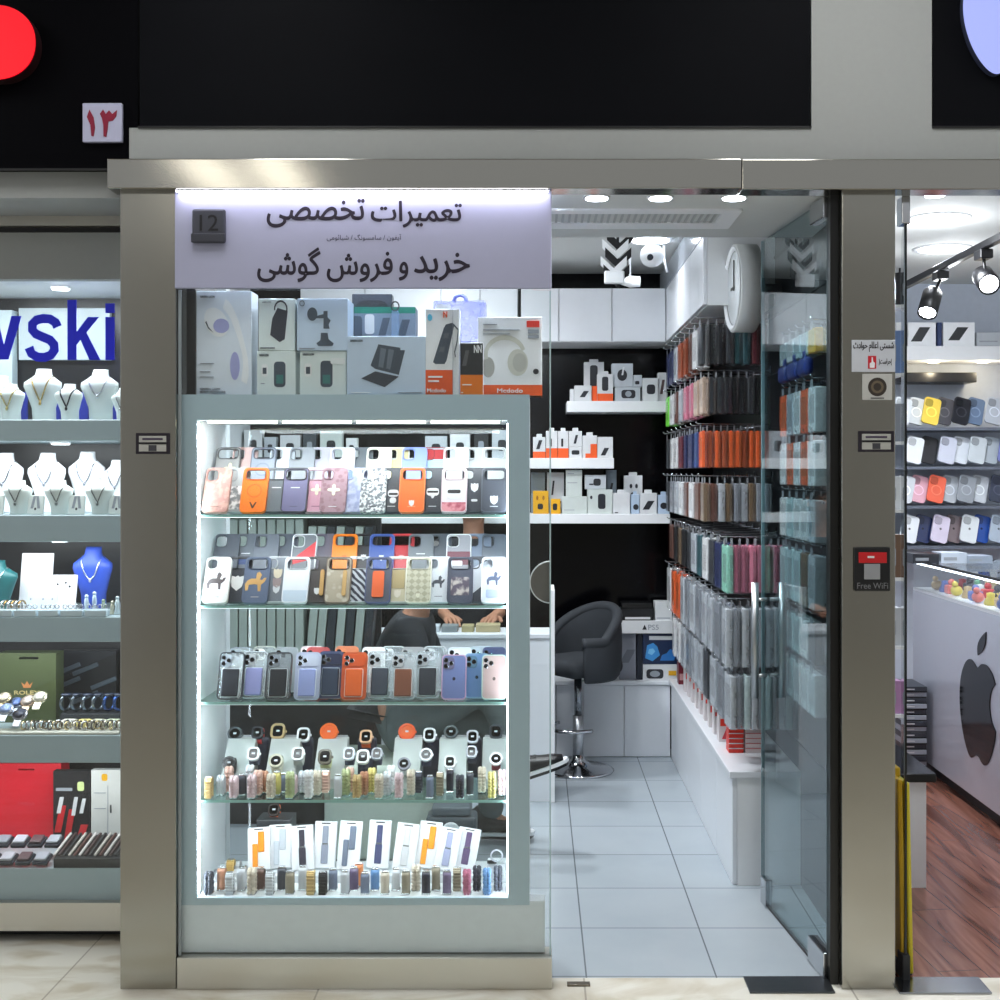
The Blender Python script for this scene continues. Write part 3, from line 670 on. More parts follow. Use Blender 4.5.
# ------------------------------------------------------------------ things on the low back cabinet
zc = .4165
def cbox(label, px0, px1, py0, py1, d, dp, base, prints=()):
    return carton('console_box', label, PX(px0, d), PX(px1, d), d, d + dp, PZ(py1, d) if py1 else zc, PZ(py0, d), base, prints, 'boxes on the low back cabinet')
cbox('white box with dark controller picture, at the bottom of the game stack', 643, 677, 664.5, None, 3.02, .16, BW, [('round', .1, .6, .1, .7, INK), ('disc', .2, .5, .2, .6, GRY), ('rect', .75, .98, .3, .6, YEL)])
POLY['@b1'] = [(.06, .2), (.28, .1), (.5, .3), (.42, .58), (.3, .7), (.12, .62)]
POLY['@b2'] = [(.5, .12), (.92, .12), (.98, .4), (.8, .5), (.7, .36), (.56, .3)]
POLY['@b3'] = [(.14, .36), (.26, .3), (.36, .42), (.3, .52), (.18, .5)]
cbox('dark blue game box with pale blue artwork in the stack', 643, 677, 633.8, 664.2, 3.02, .16, col((22, 40, 74), .3), [('@b1', 0, 0, 0, 0, col((60, 140, 205), .3)), ('@b2', 0, 0, 0, 0, col((40, 110, 180), .3)), ('rect', .18, .85, .8, .93, BW), ('@b3', 0, 0, 0, 0, col((120, 190, 230)))])
POLY['@tri'] = [(.36, .3), (.44, .3), (.4, .7)]
cbox('long white console box with small black print, lying across the stack', 621, 680, 620.8, 633.5, 3.0, .18, BW, [('@tri', 0, 0, 0, 0, INK), ('TPS5', .46, .64, .28, .7, GRY)])
cbox('black flat box on top of the long white console box', 622, 653.5, 609, 620.5, 3.01, .14, col((24, 26, 30), .3), [('rect', .1, .9, .1, .3, BW)])
cbox('thin black case topmost of the pile on the long white box', 622, 652, 603, 608.8, 3.01, .12, col((16, 17, 19), .25), ())
cbox('small white box right of the black box on the console pile', 655, 672, 602, 620.5, 3.02, .1, BW, [('rect', .1, .9, .1, .16, GRY)])
cbox('grey carton leaning left of the game stack on the low cabinet', 619.5, 636, 631, None, 3.03, .1, col((128, 132, 142), .5), [('slant', .02, .98, .35, .62, col((96, 100, 110)))])
cbox('black narrow box between the grey carton and the game stack', 637, 642.5, 634, None, 3.03, .1, col((20, 26, 40), .4), ())

# ------------------------------------------------------------------ right wall: hooks and hanging packs
PK = {'navy': (26, 34, 74), 'white': (206, 208, 210), 'rust': (150, 66, 36), 'brown': (92, 56, 46), 'dark grey': (44, 47, 52), 'teal': (38, 74, 82), 'green': (110, 220, 60), 'pink': (196, 112, 136),
      'beige': (176, 154, 136), 'maroon': (96, 36, 44), 'blue': (46, 70, 124), 'orange': (214, 84, 34), 'grey': (124, 130, 138), 'silver': (168, 174, 180), 'mauve': (140, 76, 96), 'mint': (128, 184, 166), 'bronze': (104, 84, 62), 'black': (20, 21, 24), 'red': (200, 40, 40), 'yellow': (226, 166, 30), 'pale teal': (180, 198, 200)}
_pk = {}
def pack_proto(cn, wy, h, t):
    """hanging pack, back at local x=0..t, hung by its tab: origin at the hole of the tab"""
    k = (cn, wy, h, t)
    if k in _pk: return _pk[k]
    base = col(PK[cn], .3)
    film = clear_plastic(tuple(min(255, v + 50) for v in PK[cn]), .35, .15)
    o = MB().rbox(0, t * .55, -wy / 2, wy / 2, -h, -.022, base, .003, 1).build('hanging_pack')
    MB().prism(rr(wy * .4, .026, .006, 2, 0, -.012), 0, .0012, col((120, 123, 128), .4), [circ(.004, 8)[::-1]]).xf(Matrix.Rotation(R(90), 4, 'Z')).build('hang_tab', o)
    MB().prism(rr(wy * .8, h * .55, .006, 2, 0, -h * .55), 0, .0008, col(tuple(int(v * .55 + 20) for v in PK[cn]), .35)).xf(Matrix.Translation((-.0004, 0, 0)) @ Matrix.Rotation(R(-90), 4, 'Z')).build('insert', o)
    MB().rbox(-.003, t, -wy / 2 - .002, wy / 2 + .002, -h - .002, -.024, film, .003, 1).build('film', o)
    _pk[k] = o
    return o
_used = set()
def hang(cn, wy, h, t, x, y, z, label, group, rz=0.0):
    p = pack_proto(cn, wy, h, t)
    if id(p) not in _used: _used.add(id(p)); o = p
    else: o = dup(p)
    o.location = (x, y, z); o.rotation_euler = (0, 0, rz)
    tag(o, label, 'hanging pack', group)
    return o
def hook(x, y, z, label, xw=.994):
    o = MB().tube([(xw, y, z), (x + .008, y, z + .004), (x, y, z + .012)], .0028, M_CHROME, 6).build('hanging_hook')
    MB().box(xw - .004, xw, y - .014, y + .014, z - .02, z + .02, M_CHROME).build('back_plate', o)
    return tag(o, label, 'hook', 'chrome hooks on the right wall')
ROWS = [  # z of the hook, pack height, tip x, front y, colours of the tips from the front hook to the back, stack colours on the front hook, size word
    ('top', 2.205, .19, .70, 1.52, ['dark grey', 'white', 'brown', 'rust', 'rust', 'silver', 'navy', 'navy'], ['dark grey', 'black', 'black', 'dark grey', 'teal', 'teal', 'maroon', 'black'], .1),
    ('second', 1.98, .175, .70, 1.48, ['dark grey', 'beige', 'pink', 'pink', 'silver', 'brown', 'white', 'green'], ['beige', 'dark grey', 'dark grey', 'black', 'black', 'black', 'dark grey', 'black', 'black'], .1),
    ('third', 1.755, .175, .70, 1.5, ['orange', 'blue', 'navy', 'navy', 'maroon', 'white', 'white', 'dark grey'], ['orange', 'rust', 'orange', 'rust', 'orange', 'orange', 'rust', 'orange', 'orange', 'orange'], .1),
    ('fourth', 1.535, .18, .70, 1.45, ['bronze', 'brown', 'white', 'brown', 'white', 'silver', 'grey', 'dark grey'], ['bronze', 'brown', 'silver', 'bronze', 'grey', 'silver', 'bronze', 'grey', 'grey'], .1),
    ('fifth', 1.305, .2, .72, .98, ['mint', 'navy', 'dark grey', 'white', 'teal', 'silver', 'dark grey', 'black', 'bronze', 'black', 'brown'], ['mint', 'mauve', 'mauve', 'pink', 'mauve', 'maroon', 'pink', 'mauve', 'grey'], .11),
    ('sixth', 1.075, .24, .71, .93, ['silver', 'grey', 'silver', 'silver', 'grey', 'silver', 'grey', 'silver', 'orange', 'orange', 'white'], ['silver', 'grey', 'silver', 'grey', 'grey', 'silver', 'silver', 'grey', 'silver'], .12),
    ('seventh', .83, .22, .72, .9, ['silver', 'grey', 'silver', 'dark grey', 'silver', 'silver', 'grey', 'silver', 'white', 'white'], ['silver', 'grey', 'pale teal', 'silver', 'grey', 'pale teal', 'grey', 'silver', 'pale teal', 'grey'], .12)]
for (rn, z, h, tx, yf, tips, stack, wy) in ROWS:
    n = len(tips); yb = 2.82 if rn not in ('seventh',) else 2.7
    rgn = '%s row of hanging cases on the right wall' % rn
    for i in range(n):
        y = yf + (yb - yf) * i / (n - 1)
        hook(tx - .02, y, z, 'chrome hook of the %s row, %s from the entrance, on the right wall' % (rn, ordn[i]))
        if i == 0:
            st = (.985 - tx) / len(stack)
            for k, cn in enumerate(stack):
                hang(cn, wy, h, st * .82, tx + k * st, y + random.uniform(-.006, .006), z - .006, '%s case pack, %s row, nearest hook, %s from the hook tip' % (cn, rn, ordn[k]), rgn, random.uniform(-.04, .04))
        else:
            for k in range(2):
                hang(tips[i], wy, h, .026, tx + .002 + k * .035, y + random.uniform(-.006, .006), z - .006, '%s case pack, %s row, %s hook from the entrance, %s on it' % (tips[i], rn, ordn[i], ('outermost', 'second')[k]), rgn, random.uniform(-.05, .05))
# accessory boxes hung behind the open glass door
TR = [('highest', 2.05, .10, ['yellow', 'pale teal', 'pale teal', 'white', 'pale teal']), ('second', 1.86, .17, ['white', 'orange', 'white', 'silver', 'orange']), ('third', 1.685, .17, ['white', 'orange', 'white', 'orange', 'white']),
      ('fourth', 1.49, .16, ['silver', 'white', 'white', 'pale teal', 'white']), ('fifth', 1.31, .2, ['silver', 'bronze', 'pale teal', 'pale teal', 'pale teal']), ('sixth', 1.085, .15, ['black', 'white', 'pale teal', 'pale teal', 'teal']), ('lowest', .925, .16, ['white', 'white', 'white', 'pale teal', 'silver'])]
for (rn, z, h, cs) in TR:
    for i, cn in enumerate(cs):
        y = .33 + i * .115
        hook(.9, y, z, 'chrome hook behind the glass door, %s row, %s from the jamb' % (rn, ordn[i]))
        o = hang(cn, .095, h, .05, .905, y, z - .006, '%s accessory box behind the glass door, %s row, %s from the jamb' % (cn, rn, ordn[i]), 'accessory boxes behind the glass door')
for i in range(3):
    bb = MB().rbox(0, .034, -.066, .066, -.082, -.022, col((34, 50, 122), .35), .016, 3); bb.rbox(.012, .02, -.02, .02, -.024, .004, col((34, 50, 122), .35), .003, 1)
    o = MB(); o = bb.build('hanging_pouch', None, (.888, .43 + i * .16, 1.958), (0, 0, 0))
    tag(o, 'blue plastic pouch hung behind the glass door, %s from the jamb' % ordn[i], 'pouch', 'blue pouches behind the glass door')

# red and white packs on the right worktop
M_RED = col((214, 48, 32), .35)
for k in range(7):
    carton('flat_box', 'flat red box in the pile on the right worktop, %s from the top' % ordn[6 - k], .775, .835, 1.22, 1.29, .4305 + k * .02, .4500 + k * .02, M_RED, [('rect', 0, 1, .82, .99, BW)], 'pile of flat red boxes on the right worktop')
for k in range(7):
    carton('flat_box', 'pale flat box in the pile right of the red pile, %s from the top' % ordn[6 - k], .842, .92, 1.22, 1.3, .4305 + k * .02, .4500 + k * .02, col((224, 206, 204), .35), [('rect', 0, 1, .82, .99, col((206, 110, 110)))], 'pile of pale boxes on the right worktop')
for k in range(9):
    y = 1.42 + k * .145
    carton('small_box', 'upright white box with red print on the right worktop, %s from the red pile' % ordn[k], .765, .83, y, y + .05, .4305, .4305 + .12, col((216, 208, 208), .35), [('rect', .1, .9, .55 + .1 * (k % 2), .8, M_RED), ('slant', .2, .8, .1, .45, col((206, 60, 70)))], 'white boxes with red print on the right worktop')
carton('small_box', 'maroon box standing at the far end of the right worktop', .76, .815, 2.8, 2.87, .4305, .545, col((110, 24, 40), .35), [('rect', .1, .9, .2, .5, col((200, 150, 150)))])

# ------------------------------------------------------------------ glass door swung into the shop
dt = thing('glass_door', 'frameless glass door with steel pull bars, standing open', 'door', (.895, .062, 0), (0, 0, math.atan2(.69, -.07)))
LD = .694
MB().box(0, LD, -.005, .005, .012, 2.388, M_DOORGLASS).build('glass', dt)
MB().box(0, LD, -.004, .004, .001, .0118, M_BLACK).build('bottom_seal', dt)
MB().box(LD, LD + .004, -.006, .006, .012, 2.388, col((120, 150, 156), .2)).build('edge_strip', dt)
MB().rbox(.0, .15, -.016, .016, .004, .085, M_CHROME, .003).build('bottom_patch', dt)
MB().rbox(.0, .13, -.016, .016, 2.33, 2.394, M_CHROME, .003).build('top_patch', dt)
MB().rbox(LD - .07, LD - .012, -.014, .014, .003, .1, M_CHROME, .003).build('lock_patch', dt)
M_SAT = col((176, 178, 180), .28, 1.0)
for s_ in (-1, 1):
    h = MB().tube([(LD - .07, s_ * .05, .75), (LD - .07, s_ * .05, 1.16)], .0135, M_SAT, 14).build('pull_bar', dt)
    for z in (.83, 1.1): MB().tube([(LD - .07, s_ * .006, z), (LD - .07, s_ * .045, z)], .007, M_SAT, 10).build('standoff', h)
fp = tag(MB().rbox(P0(748), P0(833), -.03, .084, .0, .006, col((92, 96, 100), .3, .9), .002).build('floor_hinge_plate'), 'grey metal hinge plate let into the floor under the open door', 'floor plate')

# round clock on the right wall, seen nearly edge-on
ck = thing('wall_clock', 'round white clock sticking out above the hanging cases', 'clock', (.855, 1.3, 2.3), (0, 0, R(2.5)))
MB().lathe([(.150, -.038), (.165, -.055), (.178, -.05), (.178, .035), (.16, .045), (.0, .045)], col((196, 198, 196), .4), 40, axis='x', caps=False).build('rim', ck)
MB().lathe([(.148, -.045), (.148, -.04)], col((232, 236, 238), .4), 40, axis='x').build('face', ck)
MB().lathe([(.150, -.047), (.160, -.058), (.167, -.0565)], M_WHITE, 40, axis='x', caps=False).build('bezel', ck)
MB().box(-.049, -.0465, -.006, .006, -.01, .115, M_BLACK).build('minute_hand', ck)
MB().box(-.0505, -.0485, -.02, .05, -.005, .006, M_BLACK).build('hour_hand', ck)
MB().tube([(.04, 0, 0), (.145, 0, 0)], .02, M_DARK, 12).build('bracket', ck)
# security camera
kc = thing('ceiling_camera', 'white dome security camera under the shop ceiling', 'camera', (PX(652, 2.2), 2.2, 2.668))
MB().lathe([(.04, 0), (.042, -.02), (.02, -.03)], M_WHITE, 20).build('base', kc)
MB().ball((0, 0, -.075), (.058, .058, .055), M_WHITE, 18, 12).build('housing', kc)
MB().prism(circ(.015, 18, -.014, -.092), -.06, -.04, col((50, 54, 60), .1)).build('lens', kc)
# hanging sensor wand and small white unit on the wall next to it
sw = tag(MB().tube([(PX(664, 2.3), 2.3, 2.668), (PX(664, 2.3), 2.3, 2.6), (PX(667, 2.3), 2.3, 2.53)], .006, M_WHITE, 8).build('hanging_cable_end'), 'short white cable hanging from the ceiling beside the dome camera', 'cable')
pr = thing('hanging_projector', 'small white nozzle-shaped camera beside the hanging chevron display', 'camera', (PX(630, 2.4), 2.4, 2.5))
MB().lathe([(.012, -.05), (.03, .0), (.026, .05)], M_WHITE, 14, axis='x').build('body', pr)
MB().tube([(.0, .0, .02), (0, 0, .168)], .006, M_WHITE, 8).build('bracket', pr)
# hanging chevron display
hc = thing('hanging_display', 'hanging stack of black and white chevron plates under the ceiling', 'hanging display', (PX(618, 1.5), 1.5, 2.668))
s15 = S(1.5)
MB().tube([(0, .02, 0), (0, .02, -.33)], .006, M_DARK, 8).build('rod', hc)
for i in range(5):
    zt = PZ(231 + i * 8.6, 1.5) - 2.668; off = (-1.2 if i % 2 else 1.2) * s15 * 1.5 - i * .004
    wv = .055; a = [(-wv, 0), (0, -.052), (wv, 0), (wv, -.04), (0, -.092), (-wv, -.04)]
    MB().prism([(p[0] + off, p[1] + zt) for p in a][::-1], -.012 - .004 * i, -.006 - .004 * i, (M_WHITE if i % 2 else M_BLACK)).build('chevron_plate', hc)
MB().rbox(-.06, .025, -.04, -.02, PZ(285, 1.5) - 2.668, PZ(272, 1.5) - 2.668, M_WHITE, .006).build('bottom_plate', hc)

# ------------------------------------------------------------------ white desk and bar stool
dk = thing('reception_desk', 'white desk standing behind the seated person', 'desk', (-.4, 2.22, 0))
MB().box(-.5, .472, -.12, .12, 0, .77, M_GLOSSW).build('body', dk)
MB().rbox(-.52, .472, -.13, .13, .7702, .79, M_GLOSSW, .002).build('desktop', dk)
MB().rbox(.473, .493, -.14, .14, 0, 1.0, M_WHITE, .002).build('end_panel', dk)
st = thing('bar_stool', 'dark grey upholstered bucket bar stool on a chrome pole', 'stool', (PX(578, 2.7), 2.7, 0), (0, 0, R(-52))); st.scale = (.9, .9, .96)
M_FAB = col((44, 48, 53), .8, 0, .25, 260)
MB().lathe([(.0, .0), (.205, .0), (.21, .006), (.19, .014), (.08, .026), (.04, .06), (.032, .09), (.0, .09)], M_CHROME, 40).build('base', st)
MB().tube([(0, 0, .08), (0, 0, .3)], .031, col((206, 208, 212), .3, .9), 20).build('pole', st)
MB().tube([(0, 0, .3), (0, 0, .52)], .022, col((150, 154, 160), .2, 1.0), 16).build('gas_lift', st)
MB().tube([(.0 + .15 * math.cos(R(a)), -.02 + .17 * math.sin(R(a)), .24) for a in range(180, 365, 12)], .010, M_CHROME, 8).build('footrest', st)
MB().rbox(-.2, .2, -.2, .19, .53, .62, M_FAB, .045, 4).build('seat', st)
# wrap-round back: swept section, higher at the back
sh = MB(); vs = []; fs = []; na = 44
for i in range(na + 1):
    a = R(-35 + 250 * i / na); ux, uy = math.cos(a), math.sin(a)
    hh = .72 + .17 * max(0.0, math.sin(a)) ** .8 * 1.0 + .02
    rr_ = .235
    for (q, zz) in ((-.03, .50), (.022, .50), (.03, (.5 + hh) / 2), (.024, hh - .012), (-.004, hh), (-.03, hh - .012), (-.034, (.5 + hh) / 2)):
        vs.append((ux * (rr_ + q), uy * (rr_ + q) * .95, zz))
k = 7
for i in range(na):
    for j in range(k): fs.append((i * k + j, i * k + (j + 1) % k, (i + 1) * k + (j + 1) % k, (i + 1) * k + j))
fs.append(tuple(range(k))[::-1]); fs.append(tuple(na * k + j for j in range(k)))
sh.add(vs, fs, M_FAB, True); so = sh.build('backrest', st)
sm_ = so.modifiers.new('soft', 'SUBSURF'); sm_.levels = 1; sm_.render_levels = 1
MB().tube([(.234 * math.cos(R(a)), .225 * math.sin(R(a)), .715 + .16 * max(0.0, math.sin(R(a))) ** .8) for a in range(-35, 217, 6)], .03, M_FAB, 12).build('armrest_roll', st)

# pale upholstered pouf the seated person sits on, a grey kit case beyond it
pf = thing('upholstered_stool', 'pale grey-green padded stool under the seated person', 'stool', (-.62, 1.3, 0))
M_PALE = col((212, 220, 206), .8, 0, .1, 80)
MB().rbox(-.21, .21, -.2, .2, .03, .34, M_PALE, .05, 4).build('base', pf)
MB().rbox(-.22, .22, -.21, .21, .341, .405, M_PALE, .045, 4).build('seat_cushion', pf)
for sx in (-1, 1):
    for sy in (-1, 1): MB().tube([(sx * .15, sy * .14, 0), (sx * .15, sy * .14, .05)], .018, M_DARK, 10).build('foot', pf)
gk = thing('kit_case', 'grey kit case with a white ringed round window behind the strap boxes', 'case', (PX(452, 1.0), 1.0, 0))
MB().rbox(-.095, .095, -.06, .06, 0, .25, col((72, 80, 86), .5), .012, 2).build('body', gk)
MB().rbox(-.075, .075, -.05, .05, .25, .285, col((92, 100, 106), .5), .01, 2).build('lid', gk)
MB().lathe([(.026, -.012), (.034, -.012), (.034, 0)], M_WHITE, 24, (.0, -.06, .2), 'y').build('ring', gk)
MB().lathe([(.0, -.006), (.026, -.006)], M_BLACK, 24, (.0, -.06, .2), 'y').build('window', gk)
# things on the white desk, glimpsed between the glass shelves
for i, (a, b, c, m, nm) in enumerate(((424, 440, 629, BG, 'pale grey'), (442, 458, 628, col((120, 128, 130)), 'grey'), (462, 474, 626, col((160, 150, 110)), 'khaki'), (476, 500, 624, col((170, 156, 120)), 'tan'))):
    z1 = PZ(c, 2.2); carton('desk_tray', '%s organiser tray on the white desk, %s from the left' % (nm, ordn[i]), PX(a, 2.2), PX(b, 2.2), 2.16, 2.26, .7905, max(z1, .82), m, (), 'organiser trays on the white desk', cat='tray')

# pale packs standing in rows on the left, seen through the showcase
lu = thing('display_rack', 'dark open rack of upright pale packs left behind the showcase', 'rack', (-1.03, 1.6, 0))
MB().box(-.33, .35, .13, .15, 0, 1.62, M_DARK).build('back_panel', lu)
for z in (.7, 1.12, 1.4): MB().box(-.33, .35, -.02, .13, z - .02, z, col((70, 76, 80), .4)).build('shelf_board', lu)
for z, hgt, rn in ((.7, .3, 'lower'), (1.12, .23, 'upper')):
    for i in range(16):
        x = -1.03 - .31 + i * .0405; white = i < 10 or i % 2 == 0
        lean_ = 0 if i < 9 else R(-7)
        o = carton('slim_pack', '%s slim pack in the %s row of the left rack, %s from the left' % ('pale' if white else 'dark', rn, ordn[i]), x - .017, x + .017, 1.6, 1.7, z + .003, z + hgt - (.03 if i > 8 else 0), col((168, 178, 170), .45) if white else col((44, 50, 56), .4), (), 'slim packs in the left rack', 0, cat='pack')
        if i >= 9: o.rotation_euler = (0, R(5), 0)
# ================================================================== lit showcase
D1 = .032
X1 = lambda px: PX(px, D1)
Z1 = lambda py: PZ(py, D1)
SX0, SX1 = X1(178), X1(529.5)
IX0, IX1 = X1(197), X1(508)
ZT, ZB = Z1(420), Z1(898)
ZTOP = Z1(394.5)
M_GLASSB = glass((246, 250, 250), .012)
M_ED = glass((226, 242, 238), .08, 'shelf_glass')
E_STRIP = emit((232, 244, 255), 45.0, 'led_light'); E_STRIPW = emit((248, 252, 225), 10.0, 'led_light')
sw = thing('display_showcase', 'tall frosted grey showcase with brightly lit glass shelves', 'showcase', (0, 0, 0))
m = MB(); m.prism([(SX0, Z1(905)), (SX1, Z1(905)), (SX1, ZTOP), (SX0, ZTOP)], D1, D1 + .012, M_FROST, [[(IX0, ZB), (IX1, ZB), (IX1, ZT), (IX0, ZT)][::-1]])
m.build('front_frame', sw)
M_INW = col((226, 230, 234), .5, 0, .02)
MB().box(SX0, IX0 - .002, D1 + .013, .385, .11, ZTOP - .004, M_INW).build('side_wall', sw)
MB().box(IX1 + .002, SX1, D1 + .013, .385, .11, ZTOP - .004, M_INW).build('side_wall', sw)
MB().box(SX0, SX1, D1 + .001, .39, ZTOP - .0035, ZTOP, col((120, 140, 146), .3)).build('top_board', sw)
MB().box(IX0 - .001, IX1 + .001, D1 + .03, .385, ZT, ZT + .02, M_INW).build('lamp_soffit', sw)
MB().box(IX0 - .001, IX1 + .001, D1 + .013, .385, .16, ZB, col((236, 238, 240), .4)).build('bottom_board', sw)
MB().box(IX0 - .001, IX1 + .001, .378, .384, ZB, ZT, M_GLASSB).build('back_glass', sw)
MB().rbox(P0(178), P0(545), .034, .09, .097, Z0(905), col((232, 239, 244), .35), .002).build('base_panel', sw)
SHY = [514.5, 606.0, 703.0, 801.5]
SZ = [Z1(v) for v in SHY] + [ZB]
for z in SZ[:4]:
    g = MB().box(IX0 - .001, IX1 + .001, D1 + .021, .372, z - .009, z - .001, M_ED).build('glass_shelf', sw)
    MB().box(IX0, IX1, D1 + .0195, D1 + .0208, z - .009, z - .001, col((150, 196, 186), .15)).build('polished_edge', g)
    MB().box(IX0 + .005, IX1 - .005, D1 + .026, D1 + .034, z - .0106, z - .0092, emit((236, 246, 250), 3.0, 'led_light')).build('led_strip', g)
for x in (IX0 + .0005, IX1 - .0005):
    MB().box(x - .0025, x + .0025, D1 + .0125, D1 + .018, ZB + .01, ZT - .01, E_STRIP).build('led_strip', sw)
for i in range(4):
    a = IX0 + .02 + i * .228
    MB().box(a, a + .21, D1 + .05, D1 + .062, ZT - .008, ZT - .002, E_STRIPW).build('led_bar', sw)
# real light from those strips onto each tier
for i, z in enumerate([ZT] + SZ[:4]):
    l = bpy.data.lights.new('led_strip_light', 'AREA'); l.shape = 'RECTANGLE'; l.size = .85; l.size_y = .03; l.energy = (2.4, 1.5, 1.5, 1.5, 1.9)[i]; l.color = (.9, .96, 1.0)
    lo = bpy.data.objects.new('led_strip_light', l); COL.objects.link(lo); lo.location = ((IX0 + IX1) / 2, D1 + .045, z - .014); lo.rotation_euler = (R(22), 0, 0); lo.parent = sw

# ------------------------------------------------------------------ phone cases
_pm = {}
def PMAT(kind, c1, c2, scale):
    k = (kind, c1, c2, scale)
    if k not in _pm: _pm[k] = pattern_mat('printed_' + kind, kind, c1, c2, scale, .4)
    return _pm[k]
M_CLR = clear_plastic((214, 224, 230), .28, .1)
M_CLRD = clear_plastic((120, 128, 136), .4, .15)
CW, CH, CT = .079, .152, .010
EMB = {}
def flower(cx, cz, r): return [(cx + r * (.72 + .32 * math.cos(4 * a)) * math.cos(a), cz + r * (.72 + .32 * math.cos(4 * a)) * math.sin(a)) for a in [2 * PI * k / 32 for k in range(32)]]
EMB['horse'] = [(-.024, -.018), (-.018, -.018), (-.017, -.004), (-.006, -.002), (.004, -.003), (.006, -.02), (.012, -.02), (.012, -.004), (.02, .004), (.024, .014), (.018, .014), (.014, .008), (.008, .01), (.012, .022), (.006, .03), (.0, .026), (-.001, .012), (-.012, .012), (-.02, .008), (-.026, -.002)]
EMB['spot'] = [(0, -.02), (.012, -.010), (.015, .004), (.014, .018), (.005, .015), (0, .019), (-.005, .015), (-.014, .018), (-.015, .004), (-.012, -.010)]
EMB['vee'] = [(-.014, .01), (-.009, .01), (0, -.006), (.009, .01), (.014, .01), (.002, -.016), (-.002, -.016)]
